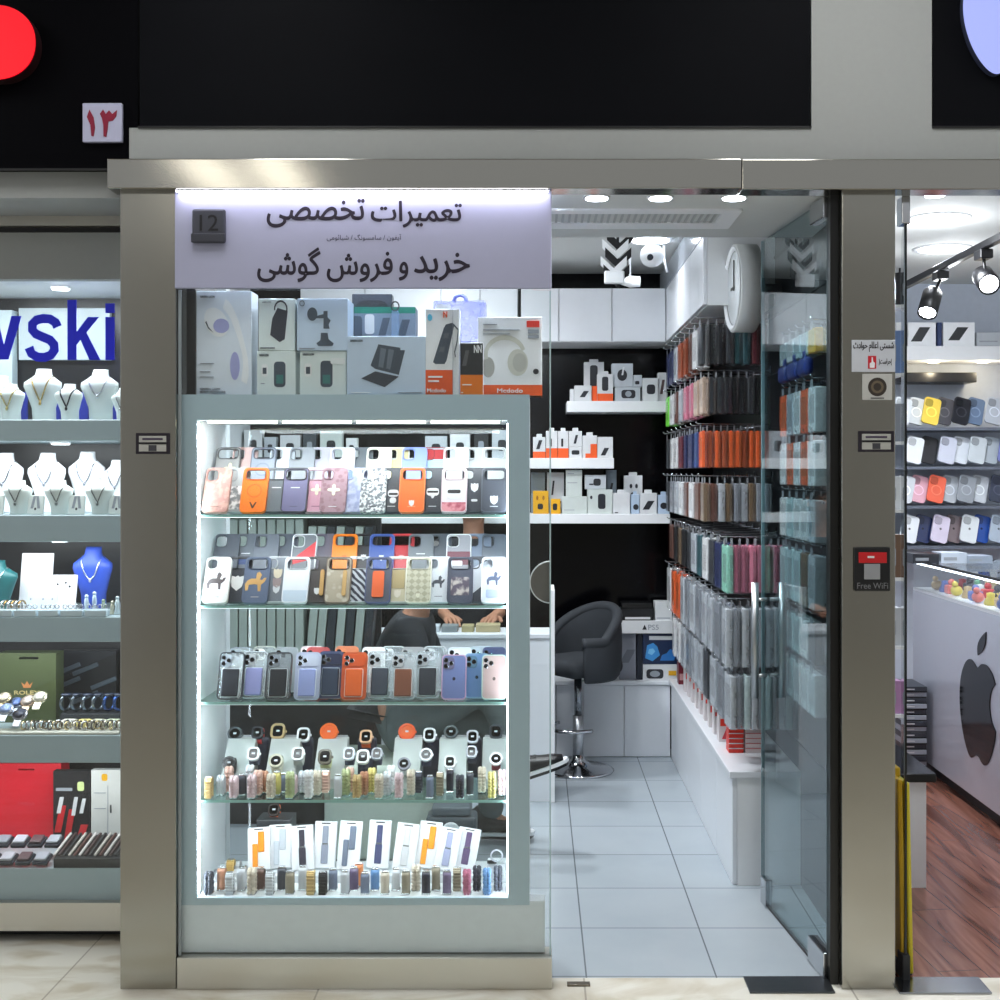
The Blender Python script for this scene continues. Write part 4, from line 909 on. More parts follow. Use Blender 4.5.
def phone_case(label, px, dep, lift, c, hole, opts=(), wd=CW, ht=CH, lean=27, group=None, rim=None, mat=None, roll=0.0, z=None):
    """px: photo x of the middle at depth dep; lift: metres above shelf z"""
    base = mat or (col(c, .35) if isinstance(c, tuple) else M_CLR); rimm = col(rim, .35) if rim else base
    if c == 'clear': base = M_CLR; rimm = col(rim, .3) if rim else M_CLR
    if c == 'smoke': base = M_CLRD; rimm = col(rim, .3) if rim else M_CLRD
    out = rr(wd, ht, .013, 4, 0, ht / 2); holes = []
    hx = None
    if hole == 'sq': hx = (-.018, ht - .026, .033, .036)
    elif hole == 'sqs': hx = (-.019, ht - .024, .028, .03)
    elif hole == 'wide': hx = (0, ht - .024, wd - .018, .032)
    if hx: holes = [rr(hx[2], hx[3], .010, 4, hx[0], hx[1])[::-1]]
    o = MB().prism(out, -.0022, 0, base, holes).build('phone_case', None, (PX(px, dep), dep, z + lift + .0005 + CT * math.sin(R(lean))), (R(-lean), R(roll), 0))
    tag(o, label, 'phone case', group)
    inner = rr(wd - .006, ht - .006, .0105, 4, 0, ht / 2)
    MB().prism(out, -.0034, CT, rimm, [inner[::-1]]).build('rim', o)
    if hx:
        MB().prism(rr(hx[2] + .005, hx[3] + .005, .012, 4, hx[0], hx[1]), -.0042, -.0022, col(tuple(max(0, v - 26) for v in (rim or (c if isinstance(c, tuple) else (190, 198, 204)))), .3), [rr(hx[2], hx[3], .010, 4, hx[0], hx[1])[::-1]]).build('camera_ring', o)
    y = -.0022
    for op in opts:
        k = op[0]; b = MB()
        if k == 'flower':
            M = col(op[1], .4); b.prism(flower(op[2] if len(op) > 2 else 0, ht * .5, .019), y - .0012, y, M); b.build('flower_emblem', o)
        elif k == 'ring':
            b.prism(circ(.0235, 28, 0, ht * .48), y - .0008, y, col(op[1], .4), [circ(.0195, 28, 0, ht * .48)[::-1]]); b.build('magnet_ring', o)
        elif k == 'line': b.box(-.014, .014, y - .0006, y, ht * .54, ht * .56, col(op[1], .4)); b.build('printed_mark', o)
        elif k == 'low': b.box(-.012, .012, y - .0006, y, ht * .12, ht * .135, col(op[1], .4)); b.build('printed_mark', o)
        elif k in ('horse', 'spot', 'vee'):
            s_ = op[3] if len(op) > 3 else 1.0; zc_ = ht * (op[2] if len(op) > 2 else .42)
            b.prism([(p[0] * s_, p[1] * s_ + zc_) for p in EMB[k]][::-1], y - .0009, y, col(op[1], .4)); b.build('printed_emblem', o)
        elif k == 'patch': b.prism(rr(op[4], op[5], op[6] if len(op) > 6 else .004, 3, op[2], op[3] * ht), y - (op[7] if len(op) > 7 else .0012), y, op[1] if not isinstance(op[1], tuple) else col(op[1], .4)); b.build(op[8] if len(op) > 8 else 'printed_patch', o)
        elif k == 'diag': b.prism([(-wd * .49, op[2] * ht), (wd * .49, op[3] * ht), (wd * .49, op[4] * ht), (-wd * .49, op[5] * ht)], y - .0006, y, col(op[1], .4)); b.build('printed_band', o)
        elif k == 'band': b.box(-wd * .485, wd * .485, y - .0006, y, op[2] * ht, op[3] * ht, op[1] if not isinstance(op[1], tuple) else col(op[1], .4)); b.build('printed_band', o)
        elif k == 'wallet':
            b.rbox(-.026, .026, y - .008, y, ht * .06, ht * .64, col(op[1], .5), .005, 2); w_ = b.build('card_wallet', o)
            MB().prism(rr(.056, ht * .60, .006, 3, 0, ht * .35), y - .0012, y, col((226, 232, 236), .3), [rr(.051, ht * .565, .005, 3, 0, ht * .35)[::-1]]).build('wallet_border', o)
        elif k == 'lens':
            b.prism(rr(.036, .038, .011, 4, -.017, ht - .027), y - .0022, y, col(op[1], .25)); lb_ = b.build('camera_bump', o)
            for (lx, lz) in ((-.025, ht - .018), (-.025, ht - .036), (-.009, ht - .027)):
                MB().lathe([(.0065, -.0008), (.0078, 0), (.0078, .003)], col((176, 180, 190), .2, 1.0), 14, (lx, y - .0028, lz), 'y', caps=False).lathe([(.0, .0), (.0066, .0)], M_BLACKGLOSS, 14, (lx, y - .0034, lz), 'y').build('lens', lb_)
        elif k == 'plateau':
            b.prism(rr(wd - .012, .036, .012, 4, 0, ht - .026), y - .0025, y, col(op[1], .25)); lb_ = b.build('camera_bump', o)
            for (lx, lz) in ((-.024, ht - .018), (-.024, ht - .036), (-.009, ht - .027)):
                MB().lathe([(.0062, -.0008), (.0076, 0), (.0076, .003)], col((200, 204, 210), .2, 1.0), 14, (lx, y - .0032, lz), 'y', caps=False).lathe([(.0, .0), (.0064, .0)], M_BLACKGLOSS, 14, (lx, y - .0038, lz), 'y').build('lens', lb_)
        elif k == 'fruit': b.prism(circ(.0048, 14, 0, ht * .46, .0055), y - .0005, y, col(op[1], .2)); b.build('printed_mark', o)
    return o
def tier(n, rows): 
    for kw in rows: phone_case(z=SZ[n], **kw)
def C(label, px, row, c, hole='sq', opts=(), alt=0, rim=None, mat=None, group=None, **k):
    a_ = .0208 if k.get('lean') == 20 else .0178
    px = min(max(px, 214.2), 493.8); dep = (.066 + alt * a_) if row == 'f' else (.17 + alt * a_)
    return dict(label=label, px=px, dep=dep, lift=0 if row == 'f' else (.005 if k.get('lean') == 20 else .066), c=c, hole=hole, opts=opts, rim=rim, mat=mat, group=group, **k)
DKG = (58, 62, 72); W_ = (232, 234, 238)
g1f, g1b = 'cases in the front row of the top shelf', 'cases in the back row of the top shelf'
tier(0, [
 C('rose pink glitter case, leftmost in the front row of the top shelf', 212, 'f', (206, 158, 146), 'sq', [('low', (120, 80, 70))], 0, group=g1f, mat=PMAT('noise', (212, 166, 152), (190, 140, 130), 60)),
 C('grey case with pale floral print, half behind the rose pink case', 233, 'f', (168, 174, 178), 'sq', [('patch', PMAT('noise', (240, 240, 240), (120, 126, 130), 50), 0, .32, .05, .08)], 1, group=g1f),
 C('bright orange case with magnet ring and dark V, top shelf front row', 252, 'f', (246, 122, 22), 'wide', [('ring', (226, 104, 14)), ('vee', (60, 34, 20), .17, .8)], 0, group=g1f),
 C('slate grey case with white bar and clear top, right of the orange one', 274, 'f', (112, 120, 128), 'wide', [('line', W_)], 1, rim=(90, 96, 104), group=g1f),
 C('violet grey case with white bar and dark camera frame, top shelf', 293, 'f', (116, 112, 148), 'wide', [('line', W_), ('low', (90, 86, 120))], 0, rim=(52, 50, 62), group=g1f),
 C('pink case with cream flower and clear top, top shelf front row', 315, 'f', (226, 168, 190), 'wide', [('flower', (246, 240, 214)), ('low', (150, 90, 120))], 1, rim=(226, 190, 204), group=g1f),
 C('mauve case with large cream flower and dark dots, top shelf front', 332, 'f', (168, 132, 144), 'sqs', [('flower', (246, 240, 214)), ('low', W_)], 0, group=g1f, mat=PMAT('dots', (150, 112, 124), (170, 136, 148), 55)),
 C('lavender blue mottled case with dark camera ring, top shelf front row', 352, 'f', (190, 196, 226), 'sqs', [], 1, group=g1f, mat=PMAT('noise', (204, 210, 236), (166, 174, 214), 40)),
 C('white case with black scribble print, left of the black emblem case', 372, 'f', W_, 'sqs', [('low', (40, 44, 50))], 0, group=g1f, mat=PMAT('noise', (244, 246, 248), (118, 124, 132), 110)),
 C('black case with white cap-shaped emblem, left of the plain orange case', 391, 'f', DKG, 'sqs', [('patch', W_, .004, .42, .034, .024, .01), ('patch', (20, 20, 24), .004, .40, .028, .007, .003, .0018), ('patch', W_, .004, .26, .02, .02, .008), ('low', W_)], 1, group=g1f),
 C('orange case with small white emblem near its foot, top shelf front', 411, 'f', (244, 110, 38), 'wide', [('spot', W_, .2, .55), ('line', (240, 106, 36)), ('low', (250, 180, 140))], 0, rim=(250, 130, 70), group=g1f),
 C('black case with white pointed emblem, right of the plain orange case', 432, 'f', DKG, 'sqs', [('patch', W_, 0, .45, .038, .026, .01), ('vee', W_, .44, 1.25), ('patch', (24, 24, 28), 0, .45, .034, .007, .003, .002), ('low', W_)], 1, group=g1f),
 C('white case with pink foot and dark-banded round emblem, top shelf', 453.5, 'f', (228, 220, 226), 'wide', [('patch', W_, 0, .44, .05, .044, .018), ('patch', (28, 28, 34), 0, .46, .04, .012, .004, .002), ('band', PMAT('noise', (226, 150, 160), (180, 80, 100), 30), .02, .22)], 0, rim=(222, 200, 208), group=g1f),
 C('black case with round white emblem and white chip, second from right end', 474, 'f', DKG, 'sqs', [('spot', W_, .55, .8), ('patch', W_, 0, .26, .02, .008)], 1, group=g1f),
 C('black case with low white emblem, rightmost in the top shelf front row', 494.5, 'f', (64, 68, 78), 'wide', [('spot', W_, .27, .8), ('low', W_)], 0, rim=(90, 94, 104), group=g1f),
 C('grey case with cream flower in thick dark frame, left end of back row', 224, 'b', (150, 150, 150), 'wide', [('flower', (246, 240, 190), .01)], 0, rim=(84, 84, 88), group=g1b),
 C('clear rose case, second in the back row of the top shelf', 241, 'b', (206, 178, 176), 'sq', [], 1, group=g1b),
 C('blue-grey case with wide dark camera frame and ring, top shelf back row', 260, 'b', (138, 148, 164), 'wide', [('ring', (120, 130, 148))], 0, rim=(92, 98, 112), group=g1b),
 C('white clear case between two grey cases, top shelf back row', 279, 'b', (216, 224, 236), 'sq', [], 1, group=g1b),
 C('plain grey case with silver camera ring, top shelf back row', 299, 'b', (134, 140, 148), 'sq', [], 0, group=g1b),
 C('pale lilac grey case with white camera ring, top shelf back row', 319, 'b', (176, 176, 192), 'sq', [], 1, rim=(200, 200, 212), group=g1b),
 C('lilac case with blue slanted corner and white camera ring', 340, 'b', (186, 190, 212), 'sq', [('diag', (100, 128, 206), .1, .05, .5, .15)], 0, rim=(214, 216, 228), group=g1b),
 C('dark slate case low beside the cream case, top shelf back row', 358, 'b', (100, 108, 116), 'sqs', [], 1, group=g1b),
 C('cream white case with black camera opening, top shelf back row', 377, 'b', (232, 234, 222), 'sq', [], 0, group=g1b),
 C('clear yellowish case with white camera ring right of the cream one', 395, 'b', (226, 214, 160), 'sq', [], 1, rim=(236, 236, 226), group=g1b),
 C('periwinkle blue case with white camera ring, top shelf back row', 413, 'b', (132, 152, 216), 'sq', [], 0, group=g1b),
 C('red topped clear case right of the periwinkle case, back row', 433, 'b', (170, 200, 214), 'sq', [('band', (176, 44, 52), .72, .95)], 1, rim=(150, 60, 66), group=g1b),
 C('clear case with white frame and grey camera square, back row', 455, 'b', (208, 212, 216), 'sq', [], 0, rim=(238, 240, 242), group=g1b),
 C('clear silver case, second from right in the top shelf back row', 474, 'b', (190, 194, 198), 'sq', [], 1, group=g1b),
 C('grey case with white wide camera frame, right end of top back row', 496, 'b', (186, 192, 190), 'wide', [], 0, rim=(230, 234, 236), group=g1b)])
g2f, g2b = 'cases in the front row of the second shelf', 'cases in the back row of the second shelf'
tier(1, [
 C('white case with dark rider print, leftmost front case of second shelf', 212, 'f', (234, 232, 226), 'sqs', [('horse', (70, 58, 56), .44, 1.15), ('low', (120, 110, 110))], 0, group=g2f),
 C('black case with white figure-shaped patch, second shelf front row', 235, 'f', (54, 56, 64), 'wide', [('spot', (232, 228, 224), .42, 1.3)], 1, group=g2f),
 C('slate blue case with gold horse emblem, second shelf front row', 254, 'f', (92, 104, 128), 'wide', [('horse', (206, 160, 96), .42, 1.3), ('low', (190, 180, 170))], 0, group=g2f),
 C('grey case with stacked cream emblem, second shelf front row', 275, 'f', (126, 132, 142), 'sqs', [('spot', (230, 216, 190), .62, .9), ('spot', (170, 150, 150), .42, .9), ('spot', W_, .28, .7)], 1, rim=(210, 212, 214), group=g2f),
 C('plain white case with pale blue lower band, second shelf front row', 294, 'f', (238, 242, 248), 'wide', [('band', (206, 220, 236), .03, .27)], 0, group=g2f),
 C('dark brown case with tan finger strap, second shelf front row', 316, 'f', (72, 66, 66), 'sq', [('patch', (206, 160, 96), .014, .42, .013, .085, .006, .006, 'finger_strap'), ('spot', W_, .24, .6)], 1, group=g2f),
 C('clear gold patterned case with tan strap, second shelf front row', 336.5, 'f', (196, 186, 166), 'wide', [('patch', (206, 166, 106), .02, .42, .012, .085, .006, .006, 'finger_strap')], 0, rim=(120, 104, 92), group=g2f, mat=PMAT('dots', (206, 198, 182), (180, 168, 148), 45)),
 C('navy case with white diagonal lettering pattern, second shelf front', 357, 'f', (30, 34, 56), 'wide', [], 1, rim=(226, 228, 232), group=g2f, mat=PMAT('wave', (30, 34, 58), (214, 218, 226), 28)),
 C('dark grey case with tall orange block, second shelf front row', 377, 'f', (88, 92, 106), 'wide', [('patch', (240, 106, 54), 0, .40, .036, .086, .006, .004, 'orange_block')], 0, rim=(78, 88, 130), group=g2f),
 C('pale gold case with lower gold print, second shelf front row', 397, 'f', (218, 208, 178), 'wide', [('patch', (196, 176, 130), 0, .5, .04, .06), ('spot', (240, 230, 214), .18, .7)], 1, rim=(226, 224, 220), group=g2f),
 C('beige case with pale dotted weave, second shelf front row', 417.5, 'f', (170, 166, 142), 'wide', [('spot', (230, 226, 206), .16, .4)], 0, rim=(236, 234, 220), group=g2f, mat=PMAT('check', (176, 172, 148), (206, 202, 180), 70)),
 C('white case with dark rider emblem in the middle, second shelf front', 438, 'f', (236, 240, 248), 'sqs', [('horse', (74, 80, 92), .42, .8), ('low', (150, 156, 170))], 1, group=g2f),
 C('dark case with white-topped window and street picture, second shelf', 459.5, 'f', (78, 82, 98), 'wide', [('patch', PMAT('noise', (206, 196, 190), (90, 80, 96), 40), 0, .36, .056, .06, .003), ('patch', W_, -.012, .86, .034, .016)], 0, group=g2f),
 C('half white half black slanted case, second from right on second shelf', 480, 'f', (70, 74, 84), 'sqs', [('diag', (236, 240, 248), .1, .55, .98, .7)], 1, group=g2f),
 C('clear white framed case with rider print, right end of second shelf', 497, 'f', (216, 222, 236), 'sqs', [('horse', (90, 98, 122), .5, .9), ('patch', (170, 182, 206), 0, .2, .05, .026)], 0, rim=(244, 246, 250), group=g2f),
 C('plain dark grey case with light camera opening, left end of back row, second shelf', 223, 'b', (88, 92, 102), 'sq', [], 0, group=g2b),
 C('grey case with dark blue band and white marks, second shelf back', 243, 'b', (112, 118, 128), 'sq', [('band', (58, 78, 130), .3, .42), ('line', W_)], 1, group=g2b),
 C('grey case with quilted diagonal lines, second shelf back row', 263, 'b', (112, 118, 130), 'sq', [('diag', (96, 102, 114), .2, .7, .71, .21), ('diag', (96, 102, 114), .7, .2, .21, .71)], 0, group=g2b),
 C('plain slate case right of the quilted one, second shelf back row', 282, 'b', (96, 102, 114), 'sq', [], 1, group=g2b),
 C('white framed case with red slanted patch, second shelf back row', 301.5, 'b', (120, 124, 132), 'sq', [('diag', (226, 60, 68), .3, .45, .85, .4)], 0, rim=(238, 240, 244), group=g2b),
 C('plum grey case left of the orange framed one, second shelf back', 322, 'b', (112, 106, 122), 'sq', [], 1, group=g2b),
 C('vivid orange case with wide window, second shelf back row', 342.5, 'b', (250, 140, 32), 'wide', [('spot', (226, 110, 20), .46, .5)], 0, group=g2b),
 C('black case with white crest right of the orange one, back row', 362, 'b', (52, 50, 56), 'wide', [('spot', W_, .46, .55)], 1, group=g2b),
 C('royal blue case with white crest, second shelf back row', 380, 'b', (64, 92, 168), 'wide', [('spot', W_, .46, .5)], 0, rim=(84, 110, 186), group=g2b),
 C('scarlet case with small crest, second shelf back row', 400, 'b', (226, 74, 82), 'wide', [('spot', (246, 160, 160), .46, .5)], 1, group=g2b),
 C('grey case with white bar and black camera opening, back row', 419.5, 'b', (118, 124, 132), 'sq', [('line', W_)], 0, group=g2b),
 C('black-grey case with painted slanting sheen, second shelf back row', 438, 'b', (92, 98, 108), 'sq', [('diag', (112, 120, 132), .1, .3, .5, .3)], 1, group=g2b),  # sheen put into the colour as a paler diagonal band
 C('clear case with thick white camera ring and white frame, back row', 458, 'b', (160, 160, 168), 'sq', [('band', (120, 60, 76), .3, .6)], 0, rim=(242, 244, 246), group=g2b),
 C('pale blue-grey case, second from right in second shelf back row', 478, 'b', (142, 156, 178), 'sq', [('diag', (160, 174, 196), .1, .3, .5, .3)], 1, group=g2b),
 C('plain dark slate case, right end of the second shelf back row', 497, 'b', (104, 112, 124), 'sq', [], 0, group=g2b)])
g3 = 'phones and wallet cases in the front row of the third shelf'; kw = dict(lean=20, wd=.077, ht=.146)
PH = lambda c: [('lens', tuple(min(255, v + 14) for v in c)), ('fruit', tuple(int(v * .5) for v in c))]
tier(2, [
 C('clear black framed case with black wallet, left end of third shelf', 229, 'f', 'clear', None, [('lens', (150, 160, 168)), ('wallet', (30, 34, 44))], 0, rim=(46, 50, 58), group=g3, **kw),
 C('clear case with lilac card wallet, second from left, third shelf', 252.5, 'f', 'clear', None, [('lens', (170, 176, 180)), ('wallet', (150, 154, 206))], 1, rim=(190, 198, 206), group=g3, **kw),
 C('clear black framed case with black wallet, third from left, third shelf', 277, 'f', 'smoke', None, [('lens', (110, 118, 126)), ('wallet', (24, 27, 34))], 0, rim=(56, 60, 68), group=g3, **kw),
 C('lilac silver phone wearing a lilac wallet, third shelf', 306, 'f', (180, 188, 210), None, [('plateau', (190, 198, 218)), ('wallet', (148, 160, 210))], 0, group=g3, **kw),
 C('navy phone wearing a dark wallet, left of the orange phone', 329.5, 'f', (60, 74, 112), None, [('plateau', (40, 46, 72)), ('wallet', (44, 58, 80))], 1, group=g3, **kw),
 C('orange phone wearing an orange wallet, middle of the third shelf', 353, 'f', (206, 92, 46), None, [('plateau', (206, 84, 40)), ('wallet', (224, 98, 36))], 0, group=g3, **kw),
 C('clear case with slate wallet, right of the orange phone', 379, 'f', 'clear', None, [('lens', (176, 180, 184)), ('wallet', (58, 66, 80))], 1, group=g3, **kw),
 C('clear case with brown leather wallet, third shelf', 402.5, 'f', 'clear', None, [('lens', (170, 172, 174)), ('wallet', (124, 74, 54))], 0, group=g3, **kw),
 C('clear ringed case with charcoal wallet, left of the three bare phones', 427, 'f', 'clear', None, [('lens', (160, 164, 168)), ('wallet', (44, 48, 58)), ('ring', (120, 124, 128))], 1, group=g3, **kw),
 C('bare purple blue phone, leftmost of the three at the right end', 453.5, 'f', (110, 124, 172), None, PH((96, 92, 124)), 0, rim=(200, 160, 190), group=g3, lean=20, wd=.076, ht=.138),
 C('bare steel blue phone between the purple and copper phones', 476.5, 'f', (104, 142, 190), None, PH((78, 116, 140)), 1.35, rim=(130, 170, 200), group=g3, lean=20, wd=.076, ht=.138),
 C('bare copper grey phone, right end of the third shelf', 498.5, 'f', (176, 152, 148), None, PH((170, 150, 144)), 0, rim=(170, 200, 190), group=g3, lean=20, wd=.076, ht=.138)])
bk = [(238, (130, 140, 148), 'clear grey'), (262, (196, 200, 190), 'clear white'), (284, (150, 158, 164), 'smoke grey'), (310, (226, 214, 216), 'white'), (316, (190, 70, 70), 'red'), (345, (216, 120, 70), 'orange'), (372, (236, 238, 240), 'bright white'), (392, (206, 212, 216), 'clear silver'), (412, (150, 150, 152), 'grey'), (434, (200, 204, 208), 'clear pale'), (459, (228, 234, 246), 'ice white'), (481, (190, 206, 216), 'pale blue'), (500, (52, 66, 110), 'navy')]
tier(2, [C('%s case peeping over the front phones, %s from left, third shelf' % (n, ordn[i]), px, 'b', c if 'clear' not in n else 'clear', None, [('lens', tuple(min(255, v + 20) for v in c))], i % 2, rim=tuple(min(255, v + 10) for v in c), group='cases in the back row of the third shelf', lean=20, wd=.074, ht=.142) for i, (px, c, n) in enumerate(bk)])
for n in (0, 1):
    rs = MB()
    for yy, hh in ((.155, .064),): rs.box(IX0 + .03, IX1 - .03, yy, yy + .06, SZ[n], SZ[n] + hh, M_CLR)
    tag(rs.build('acrylic_riser'), 'clear acrylic riser under the back row of cases on the %s shelf' % ('top', 'second', 'third')[n], 'riser', 'acrylic risers in the showcase')

# ------------------------------------------------------------------ watches on stands, fourth shelf
z4 = SZ[3]
M_STAND = col((206, 208, 206), .3, .2)
def stand(px0, px1, label, c=None, h=.135, d=.2):
    wd = (px1 - px0) * S(d); o = MB()
    o.prism([(0, 0), (.13, 0), (.13, h), (.10, h), (0, .03)], -wd / 2, wd / 2, c or M_STAND)
    o.xf(Matrix.Rotation(R(90), 4, 'Z'))
    ob = o.build('watch_stand', None, (PX((px0 + px1) / 2, d), d - .02, z4 + .0005))
    MB().box(-wd / 2 + .004, wd / 2 - .004, .131, .134, .0, h + .006, M_CHROME).build('back_lip', ob)
    return tag(ob, label, 'display stand', 'wedge stands under the watches')
for i, (a, b, l) in enumerate(((222, 250, 'first'), (266, 296, 'second'), (314, 344, 'third'), (392, 420, 'fourth'), (438, 466, 'fifth'), (482, 508, 'last'))):
    stand(a, b, 'silver wedge stand under the watches, %s from left' % l)
def watch(label, px, py, d, case_c, strap_c, kind='square', size=.034, ring=None, lean=35):
    w_ = size; o = thing('watch', label, 'watch', (PX(px, d), d, PZ(py, d)), (R(-lean), 0, 0), 'watches on the fourth shelf')
    cm_ = col(case_c, .25)
    if kind == 'round': out = circ(w_ * .56, 24); inn = circ(w_ * .40, 24)
    else: out = rr(w_, w_ * 1.14, w_ * .34, 5); inn = rr(w_ * .70, w_ * .84, w_ * .22, 5)
    MB().prism(out, -.006, .006, cm_, [inn[::-1]]).build('case', o)
    MB().prism(inn, -.003, .004, M_BLACKGLOSS if ring is None else col(ring, .1)).build('dial', o)
    MB().box(-.005, .005, -.0036, -.0031, -.002, .004, col((200, 204, 210), .4)).build('dial_print', o)
    sw_ = w_ * .36; st_ = MB(); vs = []; n = 18
    for i in range(n + 1):
        a = R(40 + 280 * i / n); y, z = .026 - .024 * math.cos(a), .026 * math.sin(a)
        y2, z2 = .026 - .0215 * math.cos(a), .0235 * math.sin(a)
        vs += [(-sw_, y, z), (sw_, y, z), (sw_, y2, z2), (-sw_, y2, z2)]
    fs = []
    for i in range(n):
        for j in range(4): fs.append((i * 4 + j, i * 4 + (j + 1) % 4, i * 4 + 4 + (j + 1) % 4, i * 4 + 4 + j))
    fs += [(3, 2, 1, 0), tuple(n * 4 + j for j in range(4))]
    st_.add(vs, fs, col(strap_c, .55), True); st_.build('strap', o)
    MB().rbox(w_ * (.56 if kind == 'round' else .5), w_ * .62, -.002, .003, -.004, .004, cm_, .001, 1).build('crown', o)
    return o
up, lo_ = .30, .162
WT = [(235, 734, up, (78, 82, 88), (90, 94, 100), 'round', .042, 'grey round watch on the first stand'), (257.5, 733, up, (60, 60, 68), (196, 52, 58), 'square', .036, 'dark watch with red strap between first and second stand'),
      (278, 731.5, up, (190, 164, 120), (150, 130, 100), 'square', .046, 'gold squarish watch on the second stand'), (303.5, 735, up, (240, 242, 246), (40, 44, 74), 'square', .042, 'white watch with navy strap between second and third stand'),
      (329, 732, up, (240, 112, 52), (250, 150, 90), 'round', .052, 'large orange watch on the third stand'), (229, 763, lo_, (26, 28, 30), (40, 42, 46), 'round', .038, 'small black watch low on the first stand'),
      (253.5, 754, lo_ + .03, (238, 240, 244), (60, 62, 84), 'square', .038, 'white watch in front of the red strap'), (276, 761, lo_, (206, 202, 180), (214, 210, 190), 'round', .04, 'cream watch low on the second stand'),
      (298, 754, lo_ + .03, (236, 238, 240), (196, 196, 190), 'square', .038, 'white watch with pale strap below the navy strap'), (325, 757, lo_ - .01, (90, 84, 70), (196, 200, 150), 'square', .042, 'dark watch with lime strap low on the third stand'),
      (349, 754, lo_ + .03, (214, 222, 236), (70, 76, 100), 'square', .036, 'pale blue-white watch right of the third stand'), (363, 757, lo_ + .015, (242, 242, 242), (50, 54, 84), 'square', .040, 'white square watch under the orange and white one'),
      (377, 754, lo_ + .03, (150, 154, 164), (54, 58, 80), 'square', .034, 'grey watch with white frame left of the fourth stand'), (366, 737, up, (240, 190, 150), (236, 100, 40), 'square', .040, 'cream watch with orange strap in the middle'),
      (407, 732, up, (240, 96, 54), (236, 226, 214), 'round', .050, 'orange round watch on the fourth stand'), (429.5, 735, up, (244, 244, 248), (34, 34, 66), 'square', .040, 'white framed watch with navy strap right of the fourth stand'),
      (426, 755, lo_ + .03, (236, 238, 244), (44, 46, 78), 'round', .038, 'white round watch below the white framed watch'), (404, 764, lo_, (148, 148, 160), (220, 222, 226), 'round', .036, 'grey ring watch low on the fourth stand'),
      (451, 732, up, (88, 94, 98), (80, 86, 90), 'round', .040, 'grey watch on the fifth stand'), (472.5, 737, up, (214, 216, 222), (36, 38, 62), 'square', .038, 'black and white watch left of the last stand'),
      (471.5, 752, lo_ + .04, (178, 180, 190), (36, 38, 62), 'square', .034, 'silver watch below the black and white watch'), (450, 762, lo_, (236, 238, 240), (206, 210, 214), 'square', .036, 'white watch low on the fifth stand'),
      (496, 732, up, (66, 70, 76), (90, 96, 100), 'square', .042, 'dark grey watch on the last stand'), (496, 759, lo_, (240, 240, 242), (120, 50, 60), 'round', .038, 'white watch with dark red strap low on the last stand')]
for (px, py, d, cc, s2, kd, sz_, lb_) in WT: watch(lb_, px, py, d, cc, s2, kd, sz_, (240, 110, 60) if cc[0] == 240 and cc[2] < 60 else None)
# dark cushions rising between the wedge stands
for i, (px, l) in enumerate(((257.5, 'first'), (302, 'second'), (366, 'third'), (429, 'fourth'), (472, 'last'))):
    o = MB().rbox(-.03, .03, 0, .045, 0, .128, col((40, 42, 62), .7), .01, 2).build('watch_post', None, (PX(px, .3), .31, z4 + .0005))
    tag(o, 'navy padded post between the wedge stands, %s from left' % l, 'display post', 'navy posts on the fourth shelf')

# ------------------------------------------------------------------ upright watch bands
_bp = {}
def band_proto(kind, c, wd, ht):
    k = (kind, c, wd, ht)
    if k in _bp: return None, _bp[k]
    m_ = col(c, .35, .6 if kind in ('link', 'mesh') else 0.0); o = MB(); n = 9
    path = [(0, -.012 + 0, .004 + (ht - .016) * i / 5) for i in range(6)] + [(0, .0 - .012 * math.cos(PI * i / 6), ht - .014 + .012 * math.sin(PI * i / 6)) for i in range(1, 6)] + [(0, .012, .004 + (ht - .016) * (5 - i) / 5) for i in range(6)]
    if kind == 'bead':
        for p in path:
            for sx in ((-.5, .5) if wd > .018 else (0,)): o.ball((sx * wd * .55, p[1], p[2] + .003), min(.0072, wd * .4), m_, 8, 5)
        nm = 'beads'
    elif kind == 'link':
        for i, p in enumerate(path): o.rbox(-wd / 2, wd / 2, p[1] - .004, p[1] + .004, p[2] - .005, p[2] + .005, m_, .002, 1)
        nm = 'links'
    elif kind == 'braid':
        for i, p in enumerate(path):
            for sx in (-1, 1): o.ball((sx * wd * .26 * (1 if i % 2 else .7), p[1], p[2]), (wd * .3, .004, .009), m_, 8, 4)
        nm = 'braid'
    else:
        vs = []; fs = []
        for p in path: vs += [(-wd / 2, p[1], p[2]), (wd / 2, p[1], p[2])]
        q = len(vs)
        for i, p in enumerate(path):
            cy = 0; f = .82
            vs += [(-wd / 2, p[1] * f, p[2] - .002), (wd / 2, p[1] * f, p[2] - .002)]
        for i in range(len(path) - 1):
            a = 2 * i; fs += [(a, a + 1, a + 3, a + 2), (q + a, q + a + 2, q + a + 3, q + a + 1), (a, a + 2, q + a + 2, q + a), (a + 1, q + a + 1, q + a + 3, a + 3)]
        e = 2 * (len(path) - 1); fs += [(0, q, q + 1, 1), (e, e + 1, q + e + 1, q + e)]
        o.add(vs, fs, m_, True); nm = 'strap'
    ob = o.build('watch_band')
    MB().rbox(-wd * .56, wd * .56, -.015, .015, 0, .004, col((210, 214, 216), .25, .8), .001, 1).build('foot_clip', ob)
    MB().rbox(-wd * .4, wd * .4, -.006, .006, ht - .003, ht + .003, col((206, 208, 212), .2, .9), .001, 1).build('lug_adapter', ob)
    _bp[k] = ob; return ob, ob
def band(label, px, d, z, kind, c, wd, ht, group, rz=0.0):
    new, p = band_proto(kind, c, wd, ht)
    o = new or dup(p)
    o.location = (PX(px, d), d, z + .001); o.rotation_euler = (0, 0, rz)
    return tag(o, label, 'watch band', group)
